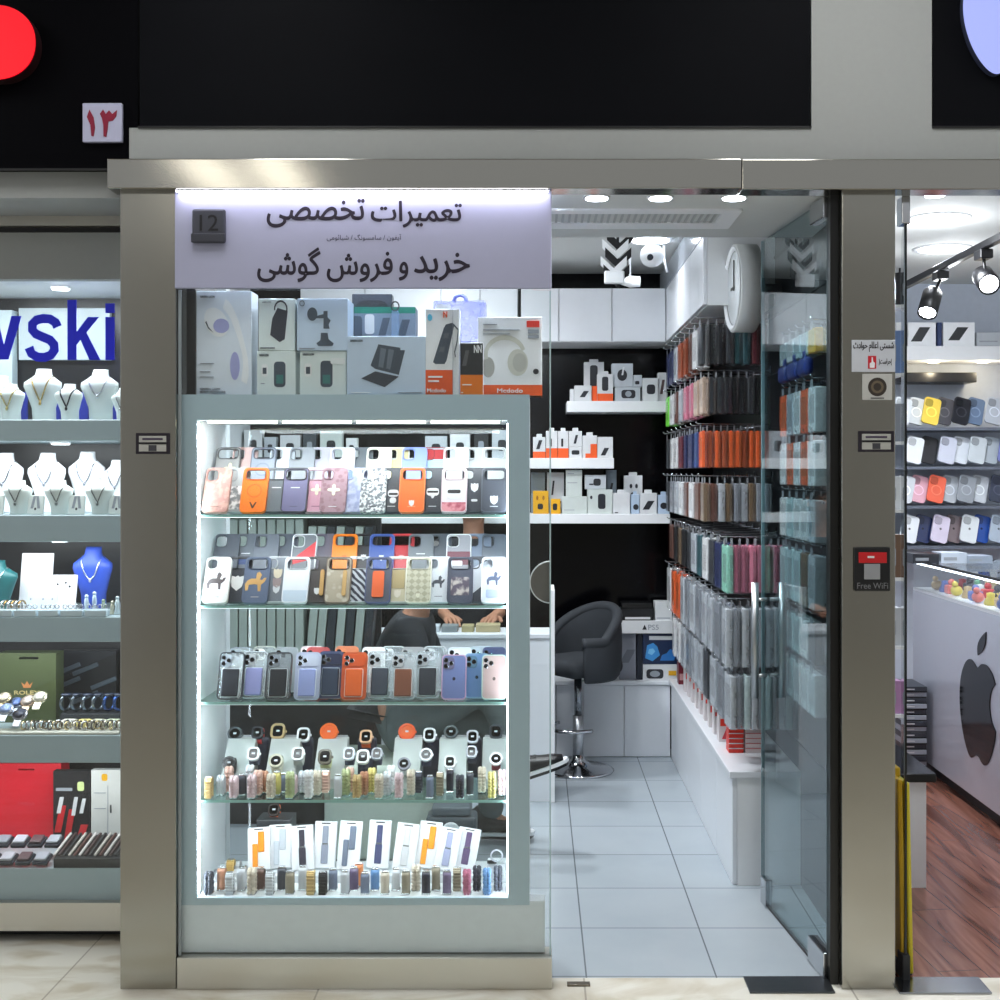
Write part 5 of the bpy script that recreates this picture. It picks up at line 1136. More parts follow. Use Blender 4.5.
cname = {(206, 176, 120): 'gold', (226, 214, 196): 'cream', (232, 190, 176): 'peach', (216, 220, 226): 'silver', (62, 66, 78): 'charcoal', (236, 208, 214): 'pale pink', (228, 216, 132): 'yellow', (34, 34, 52): 'navy', (240, 240, 242): 'white', (190, 200, 150): 'sage', (120, 132, 156): 'slate blue', (196, 140, 110): 'copper', (160, 150, 130): 'khaki', (196, 110, 140): 'magenta', (112, 160, 216): 'sky blue', (240, 150, 90): 'orange', (112, 96, 130): 'purple', (90, 60, 50): 'brown', (30, 30, 34): 'black', (226, 230, 236): 'pearl'}
IV = {v: k for k, v in cname.items()}
T4 = [(209, 'link', 'gold', 70), (221, 'bead', 'silver', 60), (229, 'bead', 'peach', 84), (234, 'bead', 'pale pink', 68), (242, 'smooth', 'charcoal', 70), (250, 'bead', 'pearl', 90), (252, 'bead', 'pale pink', 72), (258, 'bead', 'peach', 80), (264, 'bead', 'copper', 66), (271, 'bead', 'cream', 76), (277, 'smooth', 'yellow', 82), (284, 'smooth', 'slate blue', 64), (290, 'bead', 'sage', 84), (293, 'bead', 'pale pink', 62), (303, 'bead', 'silver', 66), (309, 'bead', 'white', 90), (317, 'bead', 'cream', 78), (326, 'link', 'peach', 74), (338, 'smooth', 'silver', 80), (346, 'bead', 'sage', 84), (350, 'bead', 'peach', 80), (357, 'bead', 'gold', 72), (364, 'bead', 'copper', 74), (372, 'bead', 'yellow', 78), (379, 'bead', 'cream', 76), (387, 'bead', 'pearl', 74), (391, 'bead', 'white', 88), (399, 'bead', 'pale pink', 80), (411, 'bead', 'cream', 82), (419, 'link', 'charcoal', 70), (430, 'smooth', 'slate blue', 76), (440, 'link', 'khaki', 78), (450, 'smooth', 'navy', 80), (460, 'bead', 'navy', 72), (470, 'smooth', 'charcoal', 80), (482, 'bead', 'cream', 82), (492, 'bead', 'yellow', 84), (502, 'bead', 'pale pink', 82)]
seen = {}
for i, (px, kd, cn, h) in enumerate(T4):
    word = {'bead': 'beaded', 'link': 'linked', 'smooth': 'smooth', 'braid': 'braided'}[kd]
    band('upright %s %s watch band, %s of the fourth shelf row counting from left' % (cn, word, (ordn + ['seventeenth', 'eighteenth', 'nineteenth', 'twentieth'] + ['twenty-' + q for q in ordn[:9]] + ['thirtieth'] + ['thirty-' + q for q in ordn[:9]])[i]), px, .075 + (i % 3) * .034, z4, kd, IV[cn], (.021 if kd != 'link' else .022), h / 1250 + .005, 'upright bands on the fourth shelf')
T5 = [(209, 'braid', 'charcoal', 64, 0), (222, 'smooth', 'copper', 72, 1), (230, 'link', 'silver', 66, 0), (242, 'smooth', 'silver', 72, 1), (252, 'bead', 'cream', 76, 0), (261, 'smooth', 'brown', 70, 1), (270, 'link', 'silver', 68, 0), (282, 'smooth', 'charcoal', 74, 1), (290, 'smooth', 'khaki', 70, 0), (303, 'smooth', 'silver', 76, 1), (311, 'link', 'gold', 72, 0), (323, 'link', 'black', 68, 0), (333, 'smooth', 'slate blue', 66, 1), (345, 'smooth', 'silver', 72, 0), (354, 'smooth', 'purple', 72, 1), (359, 'smooth', 'orange', 74, 2), (365, 'smooth', 'slate blue', 66, 0), (375, 'smooth', 'sky blue', 68, 1), (385, 'smooth', 'cream', 70, 0), (396, 'smooth', 'pearl', 68, 1), (406, 'smooth', 'khaki', 72, 0), (416, 'bead', 'cream', 74, 1), (426, 'smooth', 'navy', 72, 0), (436, 'smooth', 'khaki', 74, 1), (447, 'smooth', 'purple', 72, 0), (457, 'link', 'khaki', 70, 1), (467, 'braid', 'magenta', 72, 0), (477, 'braid', 'navy', 72, 1), (487, 'braid', 'sky blue', 76, 0), (498, 'braid', 'charcoal', 72, 1)]
for i, (px, kd, cn, h, b) in enumerate(T5):
    word = {'bead': 'beaded', 'link': 'linked', 'smooth': 'smooth', 'braid': 'braided'}[kd]
    band('upright %s %s watch band, %s of the bottom shelf row counting from left' % (cn, word, (ordn + ['seventeenth', 'eighteenth', 'nineteenth', 'twentieth'] + ['twenty-' + q for q in ordn[:9]] + ['thirtieth'])[i]), px, .07 + b * .034, ZB, kd, IV[cn], .024, h / 1150 + .006, 'upright bands on the bottom shelf')

# ------------------------------------------------------------------ boxed straps, bottom shelf
SP = [(258, 827, 880, 'orange', (246, 150, 24), -4, 'hook'), (279.5, 826, 880, 'pale grey', (200, 206, 214), -3, 'hook'), (301.5, 825, 880, 'black', (50, 48, 62), -5, 'bar'), (324.5, 823, 880, 'grey', (140, 146, 162), 1, 'bar'), (349, 821, 880, 'slate', (112, 122, 142), 3, 'hook'), (378.5, 822, 880, 'navy', (70, 76, 116), 3, 'bar'), (405.5, 823, 880, 'white', (214, 214, 216), 7, 'bar'), (428.5, 823, 880, 'amber', (246, 160, 40), 7, 'hook'), (448, 827, 880, 'lilac', (166, 170, 200), 10, 'bar'), (467.5, 829, 880, 'purple', (96, 76, 112), 10, 'bar')]
for i, (px, y0, y1, cn, c, roll, kind) in enumerate(SP):
    d = .2 + .018 * (i % 2); w_, h_ = 22.5 * S(d), (867 - y0) * S(d) / math.cos(R(14))
    o = MB().rbox(-w_ / 2, w_ / 2, -.007, .007, 0, h_, col((240, 241, 244), .35), .002, 1).build('strap_box', None, (PX(px - roll * .4, d), d, ZB + .03), (R(-14), R(roll), 0))
    tag(o, 'white boxed %s watch strap leaning on the bottom shelf' % cn, 'strap box', 'boxed straps on the bottom shelf')
    y = -.007; m_ = col(c, .45)
    if kind == 'hook':
        b = MB(); b.rbox(-.002, .018, y - .004, y, h_ * .42, h_ * .9, m_, .002, 1); b.build('strap_half', o)
        b = MB(); b.rbox(-.02, -.003, y - .004, y, h_ * .08, h_ * .62, m_, .002, 1); b.build('strap_half', o)
    else:
        b = MB(); b.rbox(-.009, .009, y - .004, y, h_ * .52, h_ * .9, m_, .002, 1); b.build('strap_half', o)
        b = MB(); b.rbox(-.011, .011, y - .004, y, h_ * .1, h_ * .5, m_, .002, 1); b.build('strap_half', o)
        b = MB(); b.rbox(-.010, .010, y - .0045, y, h_ * .50, h_ * .535, col((210, 212, 214), .2, .9), .001, 1); b.build('buckle', o)
    MB().box(-w_ * .2, w_ * .2, y - .0005, y, h_ * .94, h_ * .965, INK).build('printed_mark', o)
rs = MB().rbox(PX(246, .2), PX(482, .2), .165, .27, ZB + .0005, ZB + .026, col((226, 230, 234), .3), .002, 1).build('box_plinth')
tag(rs, 'low white plinth under the leaning strap boxes', 'plinth')
bx = tag(MB().rbox(-.056, .056, -.045, .045, 0, .17, col((48, 52, 58), .4), .003).build('black_carton', None, (PX(276, .3), .31, ZB + .0005)), 'black box behind the orange and grey straps, bottom shelf', 'box')
watch('orange strapped watch lying on the black box, bottom shelf', 274, 810, .30, (70, 60, 60), (244, 112, 50), 'square', .036)
for i, (px, py, cn, c) in enumerate(((231, 862, 'gold', (196, 160, 90)), (224, 868, 'silver', (200, 204, 208)), (237, 866, 'white', (230, 232, 236)), (218, 876, 'grey', (150, 156, 162)), (243, 874, 'pearl', (220, 222, 226)))):
    band('%s linked band on the small pyramid at the left of the bottom shelf' % cn, px, .2 + .012 * i, PZ(py + 14, .2), 'link', c, .024, .05, 'bands on the small pyramid')
pyr = tag(MB().prism([(-.05, 0), (.05, 0), (.035, .03), (-.035, .03)], -.04, .05, M_INW).build('display_step', None, (PX(231, .22), .21, ZB + .0005)), 'small white step under the pyramid of metal bands', 'display stand')
tr = thing('earring_stand', 'small white ring of charms at the right end of the bottom shelf', 'display stand', (PX(497, .2), .2, ZB + .0005))
MB().rbox(-.03, .03, -.03, .03, 0, .06, M_INW, .003).build('block', tr)
MB().tube([(.018 * math.cos(R(a)), -.032, .085 + .018 * math.sin(R(a))) for a in range(0, 360, 20)], .003, col((200, 204, 214), .3), 6, True).build('ring', tr)
MB().rbox(-.03, .0, -.034, -.028, .06, .07, M_DARK, .001, 1).build('dark_clip', tr)

# ------------------------------------------------------------------ boxes standing on top of the showcase
TG = 'retail boxes on top of the showcase'
def tb(label, px0, px1, py0, py1, d, dp, base, prints=(), hang=False, rot=0.0):
    z0 = ZTOP + .0006 if py1 is None else PZ(py1, d) 
    o = carton('retail_box', label, PX(px0, d), PX(px1, d), d, d + dp, z0, PZ(py0, d), base, prints, TG, rot, hang=hang); return o
TW = col((226, 234, 244), .4); TBL = col((198, 214, 232), .4); TGN = col((226, 236, 234), .4); LIL = col((168, 170, 216), .4); PALE = col((242, 244, 247), .4)
INKT = col((70, 80, 92), .4)
def curve_poly(pts, wd_):
    """band of width wd_ along pts (fractions, x scaled already)"""
    L_, R_ = [], []
    for i, p in enumerate(pts):
        a = pts[max(i - 1, 0)]; b = pts[min(i + 1, len(pts) - 1)]; t = (b[0] - a[0], b[1] - a[1]); l = math.hypot(*t) or 1; nx, nz = -t[1] / l, t[0] / l
        ww = wd_[i] if isinstance(wd_, (list, tuple)) else wd_
        L_.append((p[0] + nx * ww, p[1] + nz * ww)); R_.append((p[0] - nx * ww, p[1] - nz * ww))
    return R_ + L_[::-1]
POLY['@arc'] = curve_poly([(.52 + .26 * t, .88 - .28 * t - .0 + .05 * math.sin(PI * t)) for t in [i / 5 for i in range(6)]] + [(.80 + .1 * math.sin(t * 2.4), .56 - .44 * t) for t in [i / 6 for i in range(1, 7)]], [.05, .055, .055, .05, .05, .045, .04, .04, .045, .05, .06, .05])
POLY['@pad1'] = [(.38 + .21 * math.cos(a) , .70 + .135 * math.sin(a) + .1 * math.cos(a) * -.4) for a in [2 * PI * i / 24 for i in range(24)]]
POLY['@pad2'] = [(.47 + .14 * math.cos(a), .665 + .07 * math.sin(a)) for a in [2 * PI * i / 20 for i in range(20)]]
POLY['@pad3'] = [(.71 + .085 * math.cos(a), .28 + .135 * math.sin(a)) for a in [2 * PI * i / 20 for i in range(20)]]
POLY['@padd'] = [(.19, .70), (.24, .64), (.33, .60), (.31, .615), (.25, .655), (.21, .71)]
tb('large white box with white headset picture, left end on top of the showcase', 194.5, 251.5, 291, None, .07, .09, TW, [('@arc', 0, 0, 0, 0, PALE), ('@pad1', 0, 0, 0, 0, PALE), ('@pad2', 0, 0, 0, 0, LIL), ('@pad3', 0, 0, 0, 0, LIL), ('@padd', 0, 0, 0, 0, INKT), ('TGREEN LION', .1, .36, .935, .955, INKT), ('rect', .1, .34, .3, .308, GRY), ('rect', .1, .28, .22, .228, GRY), ('rect', .1, .34, .17, .178, GRY), ('TGREEN LION', .1, .45, .05, .07, GRY), ('TBODY MASSAGER', .1, .55, .02, .04, GRY)])
POLY['@bag'] = [(.38, .62), (.52, .82), (.80, .76), (.72, .22), (.58, .16), (.32, .3)]
POLY['@bagl'] = curve_poly([(.55 + .17 * math.cos(a) + .06, .80 + .15 * math.sin(a)) for a in [R(190 - 24 * i) for i in range(11)]], .018)
b5 = tb('white box with car charger picture, lower left of the charger pair', 257, 295.5, 351, None, .07, .1, TGN, [('round', .44, .74, .18, .76, INKT), ('rect', .5, .68, .26, .46, col((60, 120, 116))), ('round', .12, .28, .42, .7, col((240, 242, 242))), ('rect', .15, .25, .48, .62, INKT), ('TGREEN LION', .06, .3, .88, .93, INKT), ('rect', .1, .2, .25, .27, GRY)])
tb('white box with black bag speaker picture stacked on the left charger box', 258.5, 295, 298.5, 350.6, .07, .1, TGN, [('@bag', 0, 0, 0, 0, col((52, 54, 66), .4)), ('@bagl', 0, 0, 0, 0, col((48, 50, 60))), ('rect', .05, .45, .04, .06, INKT), ('TGREEN LION', .1, .34, .92, .945, INKT)])
b6 = tb('white box with car charger picture, lower right of the charger pair', 300, 346.5, 351, None, .07, .1, TGN, [('round', .44, .70, .18, .78, INKT), ('rect', .49, .65, .26, .46, col((60, 120, 116))), ('round', .1, .25, .42, .72, col((240, 242, 242))), ('rect', .13, .22, .48, .64, INKT), ('TGREEN LION', .06, .3, .9, .95, INKT), ('round', .66, .98, .7, .84, col((236, 240, 240)))])
POLY['@hold1'] = [(.3 + .1 * math.cos(a), .70 + .13 * math.sin(a)) for a in [2 * PI * i / 18 for i in range(18)]]
POLY['@hold2'] = [(.36, .66), (.52, .70), (.52, .76), (.60, .76), (.60, .64), (.66, .58), (.62, .5), (.64, .42), (.52, .42), (.52, .62), (.38, .62)]
POLY['@hold3'] = [(.47, .34), (.60, .34), (.62, .22), (.72, .14), (.70, .09), (.42, .09), (.38, .14), (.46, .2)]
tb('blue-white box with black phone holder picture on the right charger box', 297, 348, 298.5, 350.6, .065, .12, TBL, [('@hold1', 0, 0, 0, 0, INKT), ('@hold2', 0, 0, 0, 0, INKT), ('@hold3', 0, 0, 0, 0, INKT), ('ring', .05, .15, .85, .96, INKT), ('rect', .05, .35, .03, .05, GRY)])
POLY['@lap1'] = [(.40, .86), (.68, .80), (.68, .76), (.74, .76), (.66, .34), (.36, .44), (.30, .50)]
POLY['@lap2'] = [(.18, .28), (.36, .40), (.66, .31), (.48, .13)]
POLY['@lap3'] = [(.43, .80), (.50, .78), (.46, .46), (.40, .48)]; POLY['@lap4'] = [(.53, .78), (.60, .76), (.55, .43), (.5, .45)]
tb('wide pale blue box with folding black panel picture on top of the showcase', 347, 425.5, 336, None, .06, .09, TBL, [('@lap1', 0, 0, 0, 0, INKT), ('@lap2', 0, 0, 0, 0, col((58, 64, 74))), ('@lap3', 0, 0, 0, 0, col((110, 120, 132))), ('@lap4', 0, 0, 0, 0, col((110, 120, 132))), ('TGREEN LION', .04, .2, .9, .94, INKT), ('rect', .05, .3, .03, .045, PALE), ('rect', .65, .95, .03, .045, GRY)])
tb('green topped box with dark product pictures behind the wide blue box', 349, 415.5, 307, None, .18, .08, col((120, 132, 146), .4), [('rect', 0, 1, .93, 1, col((26, 110, 92))), ('round', .02, .2, .66, .9, INKT), ('slant', .42, .62, .62, .88, INKT), ('slant', .7, .92, .6, .86, INKT), ('round', .24, .38, .7, .92, BW)])
cs = thing('clear_stand', 'clear bag with black cable hung in front of the green topped box', 'bag', (PX(395, .16), .165, ZTOP + .0006))
MB().rbox(-.012, .012, -.006, .006, .0, .27, clear_plastic((150, 180, 214), .3, .1), .004, 2).build('bag_body', cs)
MB().tube([(.012 * math.cos(R(a)), 0, .285 + .014 * math.sin(R(a))) for a in range(0, 360, 24)], .0025, M_DARK, 6, True).build('hook_ring', cs)
tb('dark framed black box lying behind the green topped box', 352, 392, 294, None, .28, .05, col((60, 64, 70), .3), [('round', .06, .94, .05, .94, M_DARK)])
POLY['@strip'] = [(.22, .38), (.30, .36), (.56, .36), (.62, .40), (.84, .80), (.80, .84), (.60, .82), (.54, .78)]
POLY['@str1'] = [(.40, .50), (.54, .50), (.58, .56), (.44, .56)]; POLY['@str2'] = [(.52, .66), (.66, .66), (.70, .72), (.56, .72)]
POLY['@cord'] = curve_poly([(.82, .82), (.96, .76), (.93, .62), (.86, .5), (.88, .44)], .012)
tb('tall white box with black power strip picture and orange foot', 425.5, 459.5, 309, None, .062, .06, PALE, [('rect', 0, .8, 0, .29, ORG), ('@strip', 0, 0, 0, 0, INKT), ('@str1', 0, 0, 0, 0, col((96, 100, 108))), ('@str2', 0, 0, 0, 0, col((96, 100, 108))), ('@cord', 0, 0, 0, 0, INKT), ('disc', .06, .2, .86, .94, col((90, 190, 226))), ('TN', .52, .64, .9, .97, ORG), ('rect', .08, .5, .20, .22, PALE), ('rect', .08, .4, .15, .17, PALE), ('TMcdodo', .05, .6, .03, .075, PALE), ('rect', .8, .806, 0, 1, GRY)], True)
ob = thing('retail_box', 'translucent violet box with a handle behind the power strip box', 'box', (PX(460, .23), .23, ZTOP + .0006), (0, 0, 0), TG)
vm = clear_plastic((140, 146, 226), .45, .15); w_ = 52 * S(.23); h_ = PZ(302, .23) - ZTOP
MB().rbox(-w_ / 2, w_ / 2, -.03, .06, 0, h_, vm, .004, 1).build('shell', ob)
MB().tube([(-.02, .01, h_), (-.016, .01, h_ + .018), (0, .01, h_ + .024), (.016, .01, h_ + .018), (.02, .01, h_)], .007, col((150, 156, 226), .3), 8).build('handle', ob)
MB().prism([(p[0] * .09, p[1] * .14 + .1) for p in curve_poly([(.42 * math.cos(R(a)), .42 * math.sin(R(a))) for a in range(-20, 210, 20)], .07)], -.0335, -.0305, col((206, 210, 240), .4)).build('printed_picture', ob)
tb('half black half orange box in front of the headphone box', 460.3, 483, 342.5, None, .05, .034, PALE, [('rect', 0, 1, 0, .38, col((240, 126, 30), .4)), ('rect', 0, 1, .38, .985, col((44, 46, 50), .4)), ('slant', .08, .4, .55, .85, col((92, 92, 96))), ('TN', .6, .76, .8, .95, PALE), ('TN', .78, .94, .8, .95, PALE), ('rect', .08, .5, .18, .2, PALE), ('rect', .04, .12, .03, .05, PALE)])
GP = col((206, 206, 196), .4)
POLY['@hp1'] = curve_poly([(.42 + .30 * math.cos(R(a)), .52 + .22 * math.sin(R(a))) for a in range(195, 10, -15)], .03)
POLY['@hp2'] = [(.62 + .16 * math.cos(a), .42 + .17 * math.sin(a)) for a in [2 * PI * i / 24 for i in range(24)]]
POLY['@hp3'] = [(.65 + .11 * math.cos(a), .42 + .12 * math.sin(a)) for a in [2 * PI * i / 24 for i in range(24)]]
POLY['@hp4'] = [(.16 + .10 * math.cos(a), .36 + .13 * math.sin(a)) for a in [2 * PI * i / 20 for i in range(20)]]
tb('large white headphone box with orange foot, right end on top of showcase', 478, 542, 317, None, .09, .09, PALE, [('wrap', 0, 1, 0, .135, ORG), ('@hp4', 0, 0, 0, 0, col((170, 170, 164))), ('@hp1', 0, 0, 0, 0, GP), ('@hp2', 0, 0, 0, 0, GP), ('@hp3', 0, 0, 0, 0, col((186, 186, 178))), ('rect', .76, .96, .87, .95, col((226, 54, 40))), ('disc', .86, .95, .27, .34, INK), ('rect', .78, .95, .79, .84, GRY), ('rect', .78, .95, .73, .77, GRY), ('rect', .08, .3, .9, .91, GRY), ('rect', .08, .65, .83, .84, GRY), ('rect', .08, .5, .78, .79, GRY), ('TMcdodo', .3, .7, .035, .09, PALE)])
# ================================================================== jewellery shop window on the left
DJ = .40
XJ = lambda px: PX(px, DJ)
ZJ = lambda py: PZ(py, DJ)
JL = XJ(-70); JR = -1.255
M_TEAL = col((172, 190, 196), .35, 0, .03, 8)
sbox('wall_jewellery_back', JL, JR, .86, .9, 0, 2.75, col((15, 17, 21), .3), 'dark back panel of the jewellery window')
sbox('wall_jewellery_side', -1.254, -1.2, .13, .86, 0, 2.75, M_WALLW)
sbox('trim_7', JL, JR, .07, .40, PZ(198, .07), PZ(150, .07), M_GREY, 'grey painted band over the jewellery window')
sbox('trim_8', JL, JR, .33, .40, PZ(225.5, .33), PZ(196, .33), steel((200, 196, 186), .42), 'brushed steel beam over the jewellery window')
sbox('trim_9', JL, JR, .36, .40, PZ(232, .36), PZ(226, .36), M_BLACK)
sbox('trim_10', JL, JR, .35, .40, PZ(279, .35), PZ(232.5, .35), M_GREY, 'grey painted panel under the steel beam')
sbox('trim_11', JL, JR, .40, .86, ZJ(279) , ZJ(276), M_WHITE)
sbox('trim_12', JL, JR, .37, .44, PZ(931, .37), PZ(903, .37), steel((206, 203, 194), .35), 'steel base strip under the jewellery window')
sbox('trim_13', JL, JR, .44, .46, 0, PZ(931, .37), M_DARK)
jp = thing('window_2', 'window pane of the jewellery shop with blue lettering', 'window', (0, 0, 0)); jp['kind'] = 'structure'
MB().box(JL, JR, .372, .378, PZ(903, .375), PZ(281, .375), M_GLASS).build('glass', jp)
M_BLUE = col((22, 32, 214), .4)
XV = lambda px: PX(px, .371); ZV = lambda py: PZ(py, .371)
def blue(polys):
    b = MB()
    for p in polys: b.prism([(XV(x), ZV(y)) for x, y in p], .3700, .3715, M_BLUE)
    b.build('blue_letter', jp)
blue([[(-13, 316), (-3, 316), (4, 345), (11.5, 316), (21.5, 316), (8.5, 359.5), (-.5, 359.5)]])
sp = [(57.5, 327), (55.5, 322.5), (50, 319), (43, 318.5), (36.5, 320), (32.5, 324), (32.5, 330), (36, 334), (43, 337), (50, 340), (54, 344.5), (54.5, 350), (51, 355), (44.5, 357.5), (37.5, 357), (31.5, 353.5), (29, 347.5)]
def ribbon(pts, wd_):
    L_, R_ = [], []
    for i, p in enumerate(pts):
        a = pts[max(i - 1, 0)]; b = pts[min(i + 1, len(pts) - 1)]; t = (b[0] - a[0], b[1] - a[1]); l = math.hypot(*t); nx, nz = -t[1] / l * wd_, t[0] / l * wd_
        L_.append((p[0] + nx, p[1] + nz)); R_.append((p[0] - nx, p[1] - nz))
    return R_ + L_[::-1]
blue([ribbon(sp, 4.6)])
blue([[(67.5, 300), (76.5, 300), (76.5, 332), (88, 317), (99, 317), (86.5, 332.5), (100.5, 360), (89.5, 360), (80.5, 340), (76.5, 345), (76.5, 360), (67.5, 360)]])
blue([[(105.5, 303.5), (114.5, 303.5), (114.5, 313), (105.5, 313)], [(105.5, 317), (114.5, 317), (114.5, 360), (105.5, 360)]])
JS = [(419.5, 441), (515, 542), (617, 642), (735, 763), (868, 902)]
JT = []
for i, (a, b) in enumerate(JS):
    t = MB().rbox(JL, JR - .002, DJ, .855, ZJ(b), ZJ(a), M_TEAL, .003, 1).build('display_shelf')
    tag(t, 'thick grey display shelf in the jewellery window, %s from the top' % ordn[i], 'shelf', 'display shelves of the jewellery window')
    JT.append(ZJ(a) + .0006)
E_J = emit((240, 248, 255), 9.0, 'lamp_light')
tops = [ZJ(280)] + [ZJ(b) for a, b in JS[:4]]
for i, z in enumerate(tops):
    l = bpy.data.lights.new('tier_light', 'AREA'); l.shape = 'RECTANGLE'; l.size = .7; l.size_y = .06; l.energy = (5.5, 3.0, 2.7, 2.6, 1.8)[i]; l.color = (.92, .97, 1.0)
    lo = bpy.data.objects.new('tier_light', l); COL.objects.link(lo); lo.location = (XJ(30), .46, z - .012); lo.rotation_euler = (R(14), 0, 0)
    pl_ = thing('shelf_lamp', 'small round lamp under the jewellery shelf, %s tier from the top' % ordn[i], 'lamp', (XJ(42), .56, z - .0005), (0, 0, 0), 'lamps of the jewellery window')
    MB().lathe([(.03, -.006), (.034, -.004), (.034, 0)], M_WHITE, 18).build('bezel', pl_); MB().lathe([(.029, -.005), (.029, -.008)], E_J, 18).build('lens', pl_)
# white panel and mirror at the back of the first tier
tag(MB().rbox(PX(-60, .8), PX(12, .8), .80, .85, JT[0], PZ(310, .8), col((206, 222, 226), .4), .002).build('back_card'), 'tall white card at the back of the top jewellery tier', 'panel')
tag(MB().rbox(PX(15, .8), PX(107, .8), .83, .855, PZ(360, .83), PZ(308, .83), col((190, 202, 206), .4), .002).build('hanging_board'), 'pale panel behind the blue lettering of the jewellery window', 'panel')
BUST = {}
def bust(label, px, ytop, ybot, z, d, wpx, c, jewel=None, grp='necklace busts in the jewellery window', kind='vee'):
    h = (ybot - ytop) * S(d); wd = wpx * S(d) / 2
    o = thing('necklace_bust', label, 'necklace stand', (PX(px, d), d, z), (0, 0, 0), grp)
    m_ = col(c, .45, 0, .02)
    secs = [(0, .02, 0, wd * .60, .030), (0, .02, h * .03, wd * .60, .031), (0, .016, h * .25, wd * .62, .028), (0, .010, h * .5, wd * .84, .027), (0, .006, h * .66, wd * 1.0, .028), (0, .008, h * .74, wd * .98, .028), (0, .012, h * .82, wd * .66, .026), (0, .014, h * .88, wd * .44, .024), (0, .016, h * .95, wd * .40, .023), (0, .02, h, wd * .38, .02)]
    MB().loft(secs, m_, 24).build('form', o)
    jm = jewel or (196, 200, 206)
    def fr(fz, fx):   # point on the front surface
        zz = fz * h
        for a, b in zip(secs, secs[1:]):
            if a[2] <= zz <= b[2]:
                t = (zz - a[2]) / max(b[2] - a[2], 1e-6); cy = a[1] + (b[1] - a[1]) * t; rx = a[3] + (b[3] - a[3]) * t; ry = a[4] + (b[4] - a[4]) * t
                x = fx * wd; q = max(0, 1 - (x / rx) ** 2)
                return (x, cy - ry * math.sqrt(q) - .0015, zz)
        return (fx * wd, -.02, zz)
    pts = []
    for i in range(17):
        t = -1 + 2 * i / 16
        pts.append(fr(.86 - (.50 if kind == 'vee' else .36) * (1 - abs(t) ** (1.1 if kind == 'vee' else 2.0)), t * .52))
    ch_ = MB().tube(pts, .0018 if h < .12 else .0026, col(jm, .25, .9), 6).build('necklace', o)
    p = pts[8]; MB().ball((p[0], p[1] - .002, p[2] - .006), (.005, .003, .007), col(jm, .2, .8), 8, 6).build('pendant', ch_)
    return o
WB = (226, 234, 230)
for (px, yt, w_, d, l, jw) in ((-2, 372, 40, .56, 'white bust at the left picture edge, top jewellery tier', None), (9, 381, 30, .48, 'small white bust with fine gold chain, left of the large pair, top tier', (206, 190, 130)), (42, 365.5, 38, .52, 'large white bust with gold vee necklace, top jewellery tier', (196, 170, 100)),
                              (68, 381, 28, .48, 'small white bust with dark pendant between the two large busts, top tier', (70, 74, 80)), (99, 366, 38, .52, 'large white bust with thick silver chain, right end of top tier', None), (122, 385, 22, .48, 'white bust half hidden by the steel pillar, top jewellery tier', None)):
    bust(l, px, yt, 417.5, JT[0], d, w_, WB, jw, kind='vee' if w_ < 38 or 'gold' in l else 'round')
for i, px in enumerate((19, 52, 81, 112)):
    o = MB().rbox(PX(px - 7, .6), PX(px + 7, .6), .6, .62, JT[0], PZ(392, .6), col((30, 48, 160), .5), .003).build('blue_block')
    tag(o, 'blue velvet block between the busts of the top tier, %s from left' % ordn[i], 'display block', 'blue blocks of the top jewellery tier')
for (px, yt, yb, w_, d, l) in ((4, 453, 513, 38, .6, 'first'), (46, 453, 513, 38, .6, 'second'), (86, 452, 513, 37, .63, 'third'), (116, 460, 513, 30, .6, 'last')):
    bust('tall white bust in the rear of the second jewellery tier, %s from left' % l, px, yt, yb, JT[1], d, w_, (232, 232, 236), (150, 150, 160), kind='round')
for (px, l) in ((17, 'first'), (58, 'second'), (99, 'third')):
    bust('small white bust at the front of the second jewellery tier, %s from left' % l, px, 480, 514, JT[1], .45, 29, WB, (120, 124, 124))
for (px, l) in ((-4, 'first'), (36, 'second'), (77, 'third'), (117, 'last')):
    o = carton('pendant_card', 'small white pendant card between the front busts of second tier, %s from left' % l, PX(px - 8, .45), PX(px + 8, .45), .44, .448, JT[1], PZ(495, .44), col((230, 236, 232), .4), [('slant', .2, .5, .3, .95, GRY), ('slant', .8, .5, .3, .95, GRY), ('disc', .44, .56, .2, .34, INK)], 'pendant cards of the second tier', cat='card', lean=R(-12))
# third tier
bust('dark teal bust with pearl strands at the left picture edge', -6, 545, 596, JT[2], .55, 46, (20, 92, 94), (226, 232, 230), kind='round')
bust('blue bust with a silver collar in the third jewellery tier', 92, 549, 612, JT[2], .6, 40, (40, 74, 178), (216, 220, 226), kind='round')
carton('earring_card', 'tall white card leaning beside the teal bust', PX(18, .6), PX(50, .6), .6, .606, JT[2], PZ(553, .6), col((228, 228, 232), .4), [('rect', .45, .6, .12, .3, col((220, 170, 190)))], None, R(0), cat='card', lean=R(-10))
carton('earring_card', 'square white earring card leaning left of the blue bust', PX(48, .52), PX(75, .52), .52, .526, JT[2], PZ(575, .52), col((232, 232, 236), .4), [('disc', .25, .33, .72, .78, INK), ('disc', .55, .63, .76, .82, INK), ('disc', .7, .78, .66, .72, INK)], cat='card', lean=R(-10))
carton('earring_card', 'low wide white earring card in front of the tall card', PX(25, .47), PX(56, .47), .47, .476, JT[2], PZ(591, .47), col((214, 226, 236), .4), [('disc', .1, .16, .6, .7, GRY), ('disc', .5, .56, .6, .7, GRY), ('disc', .8, .86, .6, .7, GRY)], cat='card', lean=R(-16))
